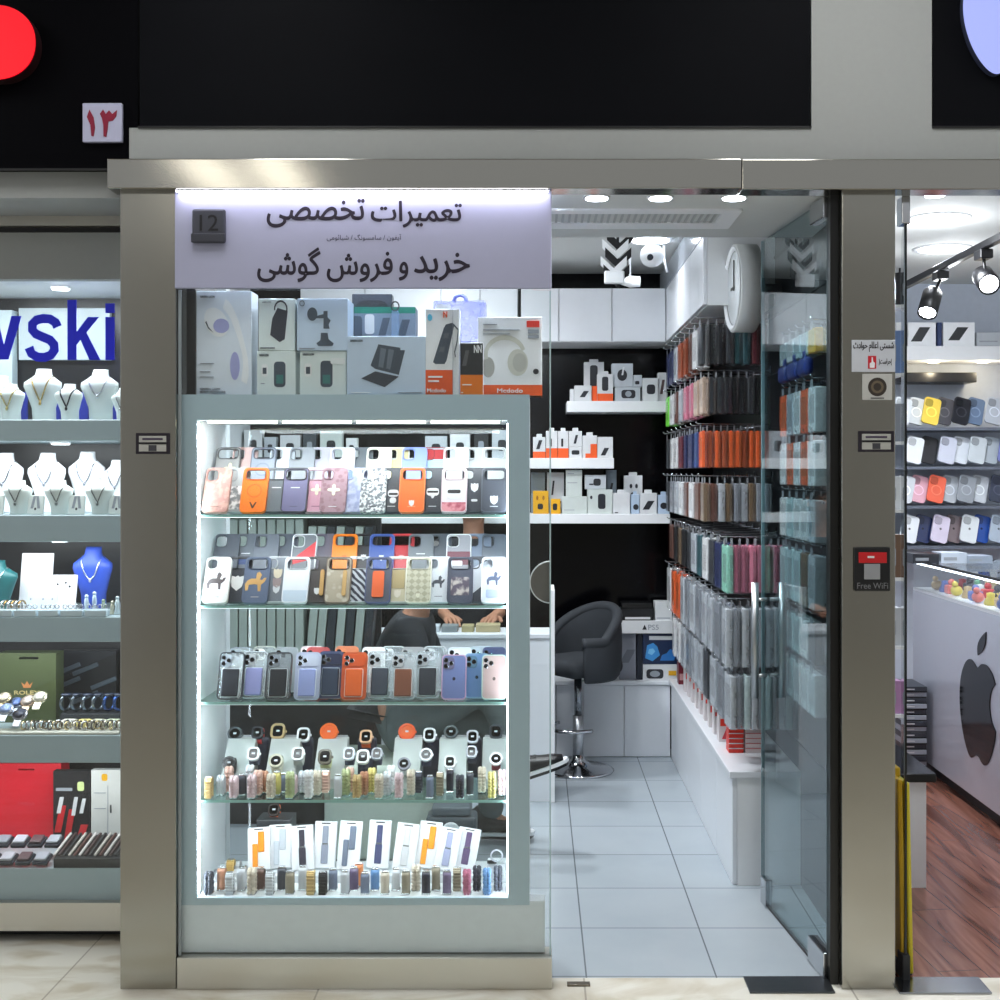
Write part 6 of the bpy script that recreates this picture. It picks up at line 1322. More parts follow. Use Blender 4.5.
for i in range(6):
    o = MB().tube([(.022 * math.cos(R(a)), 0, .0 + .022 * math.sin(R(a))) for a in range(0, 360, 20)], .0032, col((150, 120, 74) if i % 2 else (196, 200, 204), .25, .9), 6, True).build('bangle', None, (PX(4 + i * 3.6, .46), .46, JT[2] + .0255), (0, 0, R(78)))
    tag(o, '%s bangle in the upright row left of the low card, %s from left' % ('bronze' if i % 2 else 'silver', ordn[i]), 'bangle', 'upright bangles of the third tier')
for i, (a, b) in enumerate(((-20, 14), (16, 38), (40, 60), (62, 84), (86, 108))):
    o = MB().rbox(PX(a, .42), PX(b, .42), .402, .44, JT[2], JT[2] + .022, col((206, 222, 230), .3), .003).build('ring_tray')
    tag(o, 'low pale jewellery tray along the front of the third tier, %s from left' % ordn[i], 'tray', 'ring trays of the third tier')
    for k in range(4):
        q = MB().tube([(.007 * math.cos(R(t)), 0, .007 * math.sin(R(t))) for t in range(0, 360, 30)], .0018, col((214, 214, 216), .2, .9), 5, True).build('ring', None, (PX(a + 3 + (b - a - 6) * k / 3, .42), .42, JT[2] + .0315))
        tag(q, 'silver ring standing on the %s tray of the third tier, %s from left' % (ordn[i], ordn[k]), 'ring', 'rings of the third tier')
for i, (px, c, hh) in enumerate(((70, (40, 44, 60), .014), (80, (30, 34, 44), .018), (86, (206, 224, 236), .06), (94, (190, 206, 226), .07), (103, (150, 170, 150), .045), (112, (190, 190, 170), .04), (117, (196, 210, 214), .055))):
    o = thing('ornament', '%s trinket before the blue bust, %s from left' % (('navy', 'black', 'pale blue', 'icy blue', 'green', 'gold', 'silver')[i], ordn[i]), 'ornament', (PX(px, .47), .475, JT[2]), (0, 0, 0), 'trinkets of the third tier')
    MB().lathe([(.014, 0), (.015, .004), (.006, hh * .4), (.009, hh * .6), (.004, hh)], col(c, .25, .3), 12).build('base', o); MB().ball((0, 0, hh), .007, col(c, .15, .4), 10, 6).build('finial', o)
# fourth tier: green bag, watches, trays of bracelets
bgm = col((64, 74, 42), .45, 0, .08, 12)
gb = thing('paper_bag', 'olive green paper bag with pale lettering in the fourth jewellery tier', 'bag', (PX(27, .6), .62, JT[3]))
wg, hg = 58 * S(.6), JT[3] and PZ(653, .6) - JT[3]
MB().prism([(-wg / 2, 0), (wg / 2, 0), (wg / 2, hg), (-wg / 2, hg)], -.02, .05, bgm, [rr(.07, .008, .004, 3, .005, hg - .018)[::-1]]).build('bag_body', gb)
letters(MB(), 'ROLEX', (-.045, .045, hg * .40, hg * .46), col((196, 176, 120), .4), .0006, .0006, -.02).build('lettering', gb)
MB().prism([(-.012, hg * .5), (.012, hg * .5), (.02, hg * .58), (.008, hg * .54), (0, hg * .6), (-.008, hg * .54), (-.02, hg * .58)][::1], -.0206, -.02, col((190, 120, 70), .4)).build('crown_mark', gb)
def cuff_watch(label, px, py, d, c, dial, z, grp, size=.026, rz=0):
    o = thing('wrist_watch', label, 'watch', (PX(px, d), d, PZ(py, d)), (R(-50), 0, R(rz)), grp)
    MB().lathe([(.0, -.004), (size * .9, -.004), (size, 0), (size * .95, .007)], col(c, .2, .8), 20, axis='y').build('case', o)
    MB().lathe([(.0, -.0052), (size * .8, -.0046)], col(dial, .2), 20, axis='y').build('dial', o)
    MB().rbox(-size * .45, size * .45, .0, .005, -size * 2.0, -size * .8, col(c, .3, .7), .001, 1).build('bracelet', o)
    return o
for i, (px, py, c, dl) in enumerate(((4, 698, (206, 190, 150), (226, 214, 190)), (16, 703, (176, 186, 206), (96, 120, 176)), (28, 701, (214, 184, 160), (226, 210, 200)), (40, 697, (226, 216, 190), (240, 236, 220)), (6, 709, (180, 186, 196), (150, 170, 214)), (20, 714, (160, 160, 166), (70, 74, 90)))):
    cuff_watch('%s round watch on the cuff tray, %s of the fourth tier from left' % (('gold', 'blue dialled', 'rose', 'cream', 'pale blue', 'dark')[i], ordn[i]), px, py, .5 - (.05 if i > 3 else 0), c, dl, 0, 'watches of the fourth tier')
for i, px in enumerate((66, 77, 88, 98, 109, 119)):
    o = MB().tube([(.022 * math.cos(R(a)), 0, .026 * math.sin(R(a))) for a in range(0, 360, 24)], .006, col((120, 130, 140) if i < 4 else (60, 90, 150), .2, .9), 7, True).build('wrist_watch', None, (PX(px, .6), .6, JT[3] + .07), (0, 0, R(60)))
    tag(o, 'silver bracelet watch standing upright in the fourth tier, %s from left' % ordn[i], 'watch', 'upright bracelet watches of the fourth tier')
    MB().lathe([(0, -.004), (.018, -.004), (.018, .004)], col((40, 50, 70), .2), 14, (.0, 0, .028), 'z').build('dial', o)
wr = tag(MB().rbox(PX(62, .6), PX(124, .6), .58, .64, JT[3], JT[3] + .036, col((40, 44, 50), .5), .004).build('watch_roll'), 'dark roll under the upright bracelet watches', 'display roll')
wd_ = tag(MB().rbox(PX(62, .8), PX(118, .8), .78, .82, JT[3], PZ(650, .8), col((26, 30, 36), .3), .004).build('watch_case'), 'tall dark watch case at the back of the fourth tier', 'case')
for i in range(5):
    MB().rbox(-.05, .05, -.004, 0, -.008, .008, col((96, 108, 120), .3, .5), .002, 1).build('watch_strap', wd_, (PX(70 + (i % 3) * 18, .8), .777, PZ(668 + (i // 2) * 14, .8)), (0, R(-22), 0))
for i, (a, b, c) in enumerate(((60, 78, (226, 226, 214)), (76, 92, (226, 210, 130)), (90, 106, (216, 216, 190)), (104, 122, (210, 220, 190)))):
    o = MB().rbox(PX(a, .5), PX(b - 1, .5), .47, .53, JT[3], JT[3] + .03, col(c, .4), .012, 3).build('bracelet_roll')
    tag(o, '%s velvet roll in the fourth tier, %s from left' % (('white', 'yellow', 'cream', 'pale green')[i], ordn[i]), 'display roll', 'velvet rolls of the fourth tier')
random.seed(5)
bt = tag(MB().rbox(PX(-10, .43), PX(121, .43), .403, .465, JT[3], JT[3] + .008, col((226, 226, 214), .4), .002).build('bracelet_tray'), 'long pale tray along the front edge of the fourth tier', 'tray')
for i in range(34):
    px = 24 + i * 2.9; c = [(206, 190, 150), (190, 192, 196), (120, 104, 80), (226, 220, 206), (90, 86, 84)][i % 5]
    o = MB().tube([(.013 * math.cos(R(a)), 0, .013 * math.sin(R(a))) for a in range(0, 360, 30)], .003, col(c, .2, .85), 5, True).build('bracelet', None, (PX(px, .43), .43 + (i % 3) * .012, JT[3] + .0245), (0, R(0), R(40 + 50 * random.random())))
    tag(o, '%s small bracelet heaped on the front tray of the fourth tier, %s from left' % (('gold', 'silver', 'bronze', 'cream', 'dark')[i % 5], (ordn + ['seventeenth', 'eighteenth', 'nineteenth', 'twentieth'] + ['twenty-' + q for q in ordn[:9]] + ['thirtieth'] + ['thirty-' + q for q in ordn[:9]])[i]), 'bracelet', 'bracelets of the fourth tier')
# fifth tier: red bag, black and white boxes, trays
rb = thing('paper_bag', 'bright red paper bag in the lowest jewellery tier', 'bag', (PX(15, .7), .72, JT[4]))
wr_, hr_ = 92 * S(.7), PZ(763.5, .7) - JT[4]
MB().prism([(-wr_ / 2, 0), (wr_ / 2, 0), (wr_ / 2 , hr_), (-wr_ / 2, hr_)], -.02, .06, col((226, 8, 42), .4), [rr(.06, .006, .003, 3, .04, hr_ - .022)[::-1]]).build('bag_body', rb)
letters(MB(), 'OMEGA', (.012, .07, hr_ * .46, hr_ * .50), col((216, 70, 84), .4), .0006, .0, -.02).build('lettering', rb)
carton('gift_box', 'black box with shield print and red strips, right of the red bag', PX(53, .62), PX(90, .62), .62, .65, JT[4], PZ(771, .62), col((26, 26, 30), .3), [('rect', .08, .52, .74, .78, GRY), ('round', .66, .84, .74, .86, col((206, 220, 150))), ('slant', .04, .36, .2, .55, col((200, 30, 40))), ('slant', .3, .6, .1, .5, col((190, 30, 40))), ('slant', .6, .95, .04, .3, col((200, 40, 48))), ('slant', .1, .3, .45, .66, BW), ('slant', .5, .68, .42, .66, BW), ('slant', .72, .9, .45, .64, BW)])
carton('gift_box', 'white printed box beside the pillar in the lowest jewellery tier', PX(91, .62), PX(124, .62), .62, .65, JT[4], PZ(770, .62), col((206, 206, 202), .4), [('round', .32, .5, .86, .95, YEL), ('rect', .5, .52, .1, .8, GRY), ('rect', .1, .45, .7, .71, GRY), ('rect', .1, .45, .5, .51, GRY), ('rect', .58, .62, .45, .55, INK)])
for r_ in range(2):
    for k in range(4):
        a = -14 + k * 17 + r_ * 3
        o = thing('strap_tray', 'small grey tray with a folded strap, %s row of the lowest tier, %s from left' % (('front', 'rear')[r_], ordn[k]), 'tray', (PX(a + 8, .45), .43 + r_ * .075, JT[4] + .012 + r_ * .035), (R(14), 0, 0), 'strap trays of the lowest tier')
        MB().rbox(-.025, .025, -.028, .03, 0, .014, col((40, 44, 56), .4), .003, 1).build('tray', o)
        MB().rbox(-.02, .02, -.022, .024, .014, .024, col([(150, 156, 166), (196, 196, 206), (96, 76, 80), (176, 180, 190)][k], .4), .004, 2).build('folded_strap', o)
rk = thing('strap_rack', 'black slanted rack of leather straps beside the pillar, lowest tier', 'rack', (PX(92, .45), .46, JT[4]))
MB().prism([(-.06, 0), (.06, 0), (.06, .075), (-.06, .03)], -.11, .11, M_DARK).xf(Matrix.Rotation(R(90), 4, 'Z')).build('base', rk)
for i in range(13):
    c = [(206, 200, 196), (60, 34, 34), (30, 30, 34), (190, 184, 176), (84, 50, 44)][i % 5]
    q = MB().rbox(-.0045, .0045, -.06, .06, 0, .007, col(c, .5), .002, 1).build('leather_strap', rk, (-.102 + i * .017, 0, .058), (R(20.5), 0, R(-8)))

# ================================================================== phone counter shop on the right
sbox('wall_right_shop_back', 1.06, 4.4, 3.9, 3.96, 0, 2.85, col((196, 204, 218), .5), 'pale back wall of the right shop')
sbox('wall_right_shop_side', 3.6, 3.66, .1, 3.9, 0, 2.85, M_WALLW)
sbox('ceiling', 1.06, 3.66, .1, 3.96, 2.72, 2.8, M_CEIL, 'white ceiling of the right shop')
sbox('ceiling', 1.06, 3.66, .055, .1, 2.41, 2.8, M_CEIL)
for (px, z, d, r, l, pw) in ((935, 2.405, .075, .03, 'small soffit spotlight at the top of the right shop opening', 8), (938, 2.72, 1.95, .12, 'large round ceiling light in the right shop, nearer one', 90), (942, 2.72, 2.7, .12, 'large round ceiling light in the right shop, farther one', 90)):
    ceil_lamp(PX(px, d), d, z, r, l, pw, 9 if r > .1 else 16, (224, 232, 255))
ceil_lamp(3.0, 1.2, 2.72, .12, 'large round ceiling light far to the right in the next shop', 100, 9, (224, 232, 255))
trk = thing('light_track', 'black ceiling track running into the right shop', 'light track', (2.08, 2.5, 2.6))
MB().rbox(-.018, .018, -1.1, 1.0, -.015, .02, M_BLACK, .003, 1).build('rail', trk)
for y in (-.9, .8): MB().tube([(0, y, .02), (0, y, .118)], .006, M_BLACK, 8).build('hanger', trk)
def spot_head(label, px, py, d, dirv, en):
    o = thing('track_spotlight', label, 'spotlight', (2.08, d, 2.575))
    hx, hz = PX(px, d) - 2.08, PZ(py, d) - 2.575; h = Vector((hx, 0, hz)); dv = Vector(dirv).normalized()
    MB().rbox(-.03, .03, -.045, .045, -.035, .008, M_BLACK, .004, 1).build('adapter', o)
    MB().tube([(0, 0, -.03), (hx * .5, 0, hz * .6), h], .008, M_BLACK, 8).build('stem', o)
    q = dv.to_track_quat('Y', 'Z').to_matrix().to_4x4()
    MB().lathe([(.0, -.085), (.04, -.085), (.05, -.07), (.05, .075), (.044, .075), (.042, .06)], M_BLACK, 24, axis='y').xf(Matrix.Translation(h) @ q).build('can', o)
    MB().lathe([(.0, .066), (.041, .066)], emit((244, 246, 255), 26.0, 'lamp_light'), 24, axis='y').xf(Matrix.Translation(h) @ q).build('lens', o)
    l = bpy.data.lights.new('spot_beam', 'SPOT'); l.energy = en; l.spot_size = R(70); l.shadow_soft_size = .04; l.color = (.92, .95, 1)
    lo = bpy.data.objects.new('spot_beam', l); COL.objects.link(lo); lo.parent = o; lo.location = h + dv * .1; lo.rotation_euler = (-dv).to_track_quat('Z', 'Y').to_euler()
spot_head('black track spotlight pointing down left in the right shop', 930, 303, 2.6, (-.35, -.5, -.75), 60)
spot_head('black track spotlight shining toward the entrance in the right shop', 986, 280, 2.0, (-.12, -.9, -.42), 60)
# upper shelf with boxes, black bar, small lamps
SR = .3
dR = 3.6; XR = lambda px: PX(px, dR); ZR = lambda py: PZ(py, dR)
tag(MB().rbox(XR(880), XR(1060), dR, 3.895, ZR(360), ZR(346), M_WHITE, .002).build('floating_shelf'), 'white shelf with gadget boxes high on the right shop wall', 'shelf')
for i, (a, b, yt, base, pr_) in enumerate(((897, 908, 322, BW, ()), (909, 937, 322, PALE, [('slant', .1, .8, .2, .8, INK)]), (938.5, 943, 322, col((30, 50, 96), .4), ()), (944.5, 976, 322, PALE, [('slant', .15, .8, .25, .8, INK)]), (978, 1004, 332, BG, [('rect', .1, .8, .3, .4, GRY)]))):
    carton('retail_box', ('narrow white box at the left end of the high shelf, right shop', 'white box with slanted black device picture, left on the high shelf', 'thin navy box between the white device boxes, right shop', 'white box with slanted black device picture, right of the navy box', 'low grey box at the right end of the high shelf, right shop')[i], XR(a), XR(b), dR + .02, dR + .2, ZR(346) + .0005, ZR(yt), base, pr_, 'boxes on the high shelf of the right shop')
for i, px in enumerate((938, 988)):
    t = thing('shelf_lamp', 'small warm lamp under the high shelf of the right shop, %s one' % ('left', 'right')[i], 'lamp', (XR(px), dR + .08, ZR(360) - .0005))
    MB().lathe([(.035, -.006), (.04, -.004), (.04, 0)], M_WHITE, 18).build('bezel', t); MB().lathe([(.034, -.005), (.034, -.008)], emit((255, 226, 170), 14.0, 'lamp_light'), 18).build('lens', t)
    l = bpy.data.lights.new('shelf_lamp_beam', 'POINT'); l.energy = 1.6; l.color = (1, .85, .6); l.shadow_soft_size = .03
    lo = bpy.data.objects.new('shelf_lamp_beam', l); COL.objects.link(lo); lo.location = (0, -.02, -.06); lo.parent = t
tag(MB().rbox(XR(905), XR(983), dR + .1, 3.895, ZR(381), ZR(371), M_BLACK, .004).build('wall_bar'), 'black horizontal bar on the wall under the warm lamps', 'bar')
TC = [(427, [(902, (226, 232, 238), 'white'), (918, (214, 220, 226), 'clear'), (931, (246, 214, 90), 'yellow'), (946, (84, 84, 92), 'dark grey'), (961, (34, 36, 44), 'black'), (977, (106, 126, 156), 'slate blue'), (994, (190, 196, 206), 'clear silver'), (1010, (120, 120, 130), 'grey')]),
      (466, [(914, (232, 236, 242), 'white'), (930, (52, 52, 56), 'black'), (947, (206, 210, 226), 'patterned white'), (962, (226, 232, 240), 'frosted white'), (977, (206, 214, 220), 'clear glitter'), (992, (186, 196, 204), 'clear grey'), (1007, (130, 140, 200), 'violet')]),
      (505, [(905, (206, 210, 216), 'clear'), (920, (232, 180, 196), 'pink'), (936, (238, 104, 76), 'coral'), (951, (186, 192, 200), 'clear'), (966, (150, 156, 164), 'grey'), (981, (206, 212, 220), 'white ringed clear'), (998, (60, 66, 84), 'dark')]),
      (545, [(909, (226, 230, 236), 'white'), (924, (38, 50, 92), 'navy'), (940, (216, 206, 226), 'lilac white'), (955, (126, 112, 116), 'brown grey'), (969, (226, 232, 236), 'ice white'), (983, (46, 84, 168), 'royal blue'), (998, (176, 190, 206), 'pale blue')])]
for r_, (yb, items) in enumerate(TC):
    z = ZR(yb); tn = ordn[r_]
    o = MB(); o.prism([(-.05, -.02), (.27, -.022), (.27, -.004), (-.05, -.002)], XR(880) - XR(960), XR(1060) - XR(960), col((104, 110, 124), .35)); o.xf(Matrix.Rotation(R(90), 4, 'Z'))
    tag(o.build('sloping_shelf', None, (XR(960), dR + .02, z - .001)), 'grey sloping ledge of phone cases, %s tier in the right shop' % tn, 'ledge', 'case ledges of the right shop')
    for k, (px, c, nm) in enumerate(items):
        w_, h_ = .10, .166
        ob = MB().prism(rr(w_, h_, .018, 4, 0, h_ / 2), -.008, .004, col(c, .25)).build('phone_case', None, (XR(px) - .02, dR - .022 + .034 * (k % 2), z + .017), (R(-16), R(15), 0))
        tag(ob, '%s case, %s ledge of the right shop, %s from the door edge' % (nm, tn, ordn[k]), 'phone case', 'cases on the %s ledge of the right shop' % tn)
        MB().prism(rr(.045, .045, .014, 4, -.022, h_ - .036), -.012, -.008, col(tuple(int(v * .75) for v in c), .2)).build('camera_bump', ob)
        if r_ in (0, 2): MB().prism(circ(.032, 22, 0, h_ * .45), -.0088, -.008, col(tuple(min(255, int(v * 1.12) + 12) for v in c), .3), [circ(.025, 22, 0, h_ * .45)[::-1]]).build('magnet_ring', ob)
        elif r_ == 3: MB().prism(circ(.007, 12, 0, h_ * .5), -.0086, -.008, col(tuple(int(v * .5) for v in c), .2)).build('printed_mark', ob)
# white counter with the dark fruit emblem
cn = thing('sales_counter', 'long glossy white counter with dark fruit emblem, right shop', 'counter', (0, 0, 0))
MB().box(2.02, 2.6, .9, 2.86, .06, .925, col((206, 210, 224), .1, 0, .02, coat=.5)).build('body', cn)
MB().box(2.05, 2.58, .93, 2.83, 0, .06, M_DARK).build('plinth', cn)
AP2 = apple_outline(.47, .475)
ME = Matrix.Translation((2.02, 1.90, .235)) @ Matrix.Rotation(R(-90), 4, 'Z')
e_ = MB().prism(AP2, -.006, 0, col((16, 18, 24), .08)).xf(ME).build('emblem', cn)
MB().prism(leaf_outline(.10, .12, .005, .485), -.006, 0, col((16, 18, 24), .08)).xf(ME).build('emblem_leaf', cn)
gc = thing('glass_display_case', 'glass case on the white counter full of small bright trinkets', 'display case', (0, 0, 0))
MB().box(2.02, 2.6, .9, 2.86, .9255, .94, col((230, 234, 240), .3)).build('floor_board', gc)
MB().box(2.02, 2.026, .9, 2.86, .94, 1.08, M_GLASS).build('front_glass', gc)
MB().box(2.02, 2.6, .9, 2.86, 1.08, 1.088, M_GLASS).build('top_glass', gc)
MB().box(2.017, 2.024, .9, 2.86, 1.078, 1.09, M_BLACK).build('edge_rail', gc)
MB().box(2.03, 2.04, .92, 2.84, 1.065, 1.078, emit((240, 246, 255), 5.0, 'led_light')).build('led_strip', gc)
random.seed(9)
tc_ = [(226, 206, 80, 'yellow'), (236, 238, 242, 'white'), (226, 120, 110, 'coral'), (110, 180, 140, 'green'), (90, 110, 180, 'blue'), (60, 60, 66, 'black'), (200, 170, 120, 'tan'), (214, 60, 60, 'red')]
for i in range(24):
    c = tc_[i % 8]; y = 1.55 + (i // 2) * .105; x = 2.10 + (i % 2) * .12 + random.uniform(-.02, .02)
    o = thing('trinket', 'small %s charm in the counter glass case, %s from the near end' % (c[3], (ordn + ['seventeenth', 'eighteenth', 'nineteenth', 'twentieth'] + ['twenty-' + q for q in ordn[:9]])[i]), 'trinket', (x, y, .9405), (0, 0, 0), 'charms in the glass case')
    if i % 3 == 0: MB().rbox(-.03, .03, -.03, .03, 0, .045, col(c[:3], .35), .01, 2).build('body', o); MB().ball((0, 0, .058), .018, col(c[:3], .3), 10, 6).build('top', o)
    elif i % 3 == 1: MB().ball((0, 0, .026), (.03, .03, .026), col(c[:3], .3), 12, 8).build('body', o); MB().ball((-.01, -.008, .058), .016, col(c[:3], .3), 10, 6).build('head', o)
    else: MB().lathe([(.028, 0), (.032, .01), (.018, .04), (.02, .055), (0, .06)], col(c[:3], .3), 14).build('body', o); MB().tube([(.02, 0, .03), (.036, 0, .04), (.03, 0, .055)], .004, col(c[:3], .3), 6).build('loop', o)
for i, (y, c, n_, h_) in enumerate(((2.55, (92, 54, 40), 'brown', .11), (2.72, (214, 196, 150), 'tan', .1))):
    carton('gift_box', '%s box inside the counter glass case near the back wall' % n_, 2.38, 2.56, y, y + .08, .9405, .9405 + h_, col(c, .4))
for i, (px, c, z, h_, l) in enumerate(((922, (40, 42, 50), 0, .05, 'dark'), (950, (190, 200, 214), 0, .055, 'silver'), (975, (150, 160, 176), 0, .04, 'grey'))):
    carton('flat_box', '%s flat box lying on the glass counter case in the right shop' % l, PX(px - 12, 2.6), PX(px + 14, 2.6), 2.55, 2.7, 1.0885, 1.0885 + h_, col(c, .35), [('rect', .1, .6, .3, .6, GRY)])
for k in range(16):
    o = carton('flat_box', 'thin silver and black box in the tall stack beside the counter, %s from floor' % ordn[k], 1.86, 1.985, 2.52 + .004 * (k % 3), 2.76, .001 + k * .0292, .001 + k * .0292 + .0285, col((170, 176, 188) if k % 2 == 0 else (60, 64, 74), .3), [('rect', .0, 1, .0, .22, M_BLACK), ('rect', .1, .5, .45, .65, BW)], 'stack of flat boxes by the counter')
# low white cabinet with black top, slim rack on it
lc = thing('low_cabinet', 'low white cabinet with black top just inside the right shop', 'cabinet', (1.34, 1.2, 0))
MB().box(-.12, .122, -.3, .5, 0, .40, M_GLOSSW).build('carcass', lc)
MB().rbox(-.14, .152, -.33, .52, .40, .432, M_BLACKGLOSS, .004).build('top', lc)
tr_ = thing('display_rack', 'slim white shelf rack on the black topped cabinet', 'rack', (1.36, 1.25, .433))
MB().box(-.1, .1, .08, .095, 0, 1.9, M_WHITE).build('back_panel', tr_)
MB().box(-.1, -.085, -.09, .08, 0, 1.9, M_WHITE).build('side_panel', tr_)
for k in range(7):
    z = .15 + k * .27; MB().box(-.085, .1, -.09, .08, z, z + .012, M_WHITE).build('shelf_board', tr_)
    zz = .433 + z + .0125
    carton('retail_box', '%s box on the slim white rack, %s shelf from below' % (('pink', 'silver', 'brown', 'white', 'grey', 'blue', 'black')[k], ordn[k]), 1.385, 1.452, 1.18, 1.24, zz, zz + .13 + .02 * (k % 3), col(((176, 130, 176), (186, 190, 196), (110, 84, 66), (222, 226, 230), (140, 146, 156), (110, 140, 190), (36, 38, 44))[k], .35), [('round', .2, .7, .25, .7, GRY)], 'boxes on the slim white rack')
# yellow folding floor sign, seen edge-on
ys = thing('floor_sign', 'yellow folded floor sign leaning behind the right steel pillar', 'sign', (PX(896, .2), .2, 0), (0, R(-1.2), R(1)))
MB().rbox(-.02, -.004, -.12, .12, .012, .61, col((226, 176, 18), .4), .006, 2).build('panel', ys)
MB().rbox(.002, .018, -.12, .12, .012, .60, col((206, 190, 30), .4), .006, 2).build('panel', ys)
for x_ in (-.012, .010): MB().rbox(x_ - .012, x_ + .012, -.1, .1, 0.0, .05, M_DARK, .004, 1).build('rubber_foot', ys)
MB().rbox(-.012, .012, -.05, .05, .60, .63, col((226, 176, 18), .4), .005, 2).build('handle', ys)
# right glass door, edge-on, with fittings
rdoor = thing('glass_door', 'clear glass door of the right shop seen edge-on as a black line', 'door', (P0(912), .06, 0))
MB().box(-.003, .003, .0, .012, .012, 2.39, col((8, 10, 12), .2)).build('edge_seal', rdoor)
MB().box(-.003, .003, .0125, .75, .012, 2.385, M_DOORGLASS).xf(Matrix.Rotation(R(-15.8), 4, 'Z')).build('glass', rdoor)
MB().rbox(-.014, .012, -.006, .05, 2.31, 2.395, M_CHROME, .003).build('top_patch', rdoor)
MB().rbox(-.012, .012, -.006, .05, .002, .08, M_DARK, .003).build('bottom_patch', rdoor)
tag(MB().rbox(P0(896), P0(988), -.035, .08, .0, .006, col((170, 174, 180), .18, 1.0), .002).build('floor_hinge_plate'), 'shiny steel hinge plate in the floor of the right shop entrance', 'floor plate')
cl_ = tag(MB().rbox(PX(567, .04), PX(590, .04), .02, .045, .0, .006, col((120, 112, 100), .3, .8), .001).build('floor_latch'), 'small worn metal floor latch on the marble threshold', 'latch')
# ================================================================== the two seated people glimpsed through the showcase
def skin_mesh(name, J, E, mat, parent=None, levels=2):
    names = list(J); me = bpy.data.meshes.new(name)
    me.from_pydata([J[n][0] for n in names], [(names.index(a), names.index(b)) for a, b in E], [])
    o = bpy.data.objects.new(name, me); COL.objects.link(o)
    sk = o.modifiers.new('skin', 'SKIN'); sk.use_smooth_shade = True
    for i, n in enumerate(names):
        r = J[n][1]; me.skin_vertices[0].data[i].radius = (r, r) if not isinstance(r, tuple) else r
        me.skin_vertices[0].data[i].use_root = (i == 0)
    ss = o.modifiers.new('smooth', 'SUBSURF'); ss.levels = levels; ss.render_levels = levels
    me.materials.append(mat)
    # freeze to a plain mesh
    bpy.context.view_layer.update(); dg = bpy.context.evaluated_depsgraph_get()
    nm = bpy.data.meshes.new_from_object(o.evaluated_get(dg)); o.modifiers.clear(); o.data = nm
    for p in nm.polygons: p.use_smooth = True
    if parent is not None: o.parent = parent
    return o
M_SKIN = col((172, 122, 96), .55, 0, .05, 20); M_HAIR = col((26, 20, 18), .6); M_TROU = col((92, 100, 100), .85, 0, .12, 40); M_SHIRT = col((24, 26, 32), .8, 0, .15, 40)
def sneaker(parent, ankle, toe_dir, up, L=.27):
    """black sneaker with a white sole under the ankle point"""
    f = Vector(toe_dir).normalized(); u = Vector(up); u = (u - f * u.dot(f)).normalized(); s_ = f.cross(u)
    M = Matrix((( f.x, s_.x, u.x, ankle[0]), (f.y, s_.y, u.y, ankle[1]), (f.z, s_.z, u.z, ankle[2]), (0, 0, 0, 1)))
    up_ = MB()
    secs = [(-.075, .035, .095), (-.05, .042, .115), (-.01, .044, .115), (.04, .041, .07), (.09, .046, .052), (.14, .044, .04), (.175, .03, .026)]
    vs = []; fs = []; n = 12
    for (x, hw, hh) in secs:
        for k in range(n):
            a = 2 * PI * k / n; vs.append((x, hw * math.cos(a), -.072 + hh * (.5 + .5 * math.sin(a)) + .02))
    for i in range(len(secs) - 1):
        for k in range(n): fs.append((i * n + k, i * n + (k + 1) % n, (i + 1) * n + (k + 1) % n, (i + 1) * n + k))
    fs += [tuple(range(n))[::-1], tuple((len(secs) - 1) * n + k for k in range(n))]
    up_.add(vs, fs, M_BLACK, True); up_.xf(M); o = up_.build('sneaker', parent)
    sl = [(-.085, .0), (-.08, .03), (-.04, .04), (.04, .042), (.1, .05), (.15, .047), (.185, .03), (.195, 0)]
    out = sl + [(x, -y) for x, y in sl[::-1][1:-1]]
    b = MB(); b.prism([(p[0], p[1] * .92) for p in out], -.058, -.044, M_WHITE); b.prism([(p[0] * .97, p[1] * .9) for p in out], -.07, -.058, M_BLACK); b.xf(M @ Matrix(((1, 0, 0, 0), (0, 0, 1, 0), (0, 1, 0, 0), (0, 0, 0, 1)))); b.build('sole', o)
    l = MB()
    for x in (.02, .045, .07): l.box(x - .004, x + .004, -.022, .022, .018 - x * .25, .024 - x * .25, M_DARK)
    l.xf(M).build('laces', o)
    return o
def hand(parent_J, E, root, wrist, d, u, pre):
    """palm and five fingers added to a skeleton"""
    d = Vector(d).normalized(); u = Vector(u).normalized(); s_ = d.cross(u).normalized(); w = Vector(wrist)
    parent_J[pre + 'palm'] = (tuple(w + d * .05), (.03, .018)); E.append((root, pre + 'palm'))
    for i, (o_, L) in enumerate(((-.03, .068), (-.010, .078), (.011, .074), (.03, .058))):
        b = w + d * .088 + s_ * o_; parent_J[pre + 'k%d' % i] = (tuple(b), .0105); E.append((pre + 'palm', pre + 'k%d' % i))
        m1 = b + d * L * .5 - u * .006; parent_J[pre + 'm%d' % i] = (tuple(m1), .0088); E.append((pre + 'k%d' % i, pre + 'm%d' % i))
        t = b + d * L * .9 - u * .026; parent_J[pre + 't%d' % i] = (tuple(t), .0075); E.append((pre + 'm%d' % i, pre + 't%d' % i))
    b = w + d * .03 - s_ * .036; parent_J[pre + 'th1'] = (tuple(b), .0125); E.append((pre + 'palm', pre + 'th1'))
    t = b + d * .045 - s_ * .022 - u * .012; parent_J[pre + 'th2'] = (tuple(t), .009); E.append((pre + 'th1', pre + 'th2'))
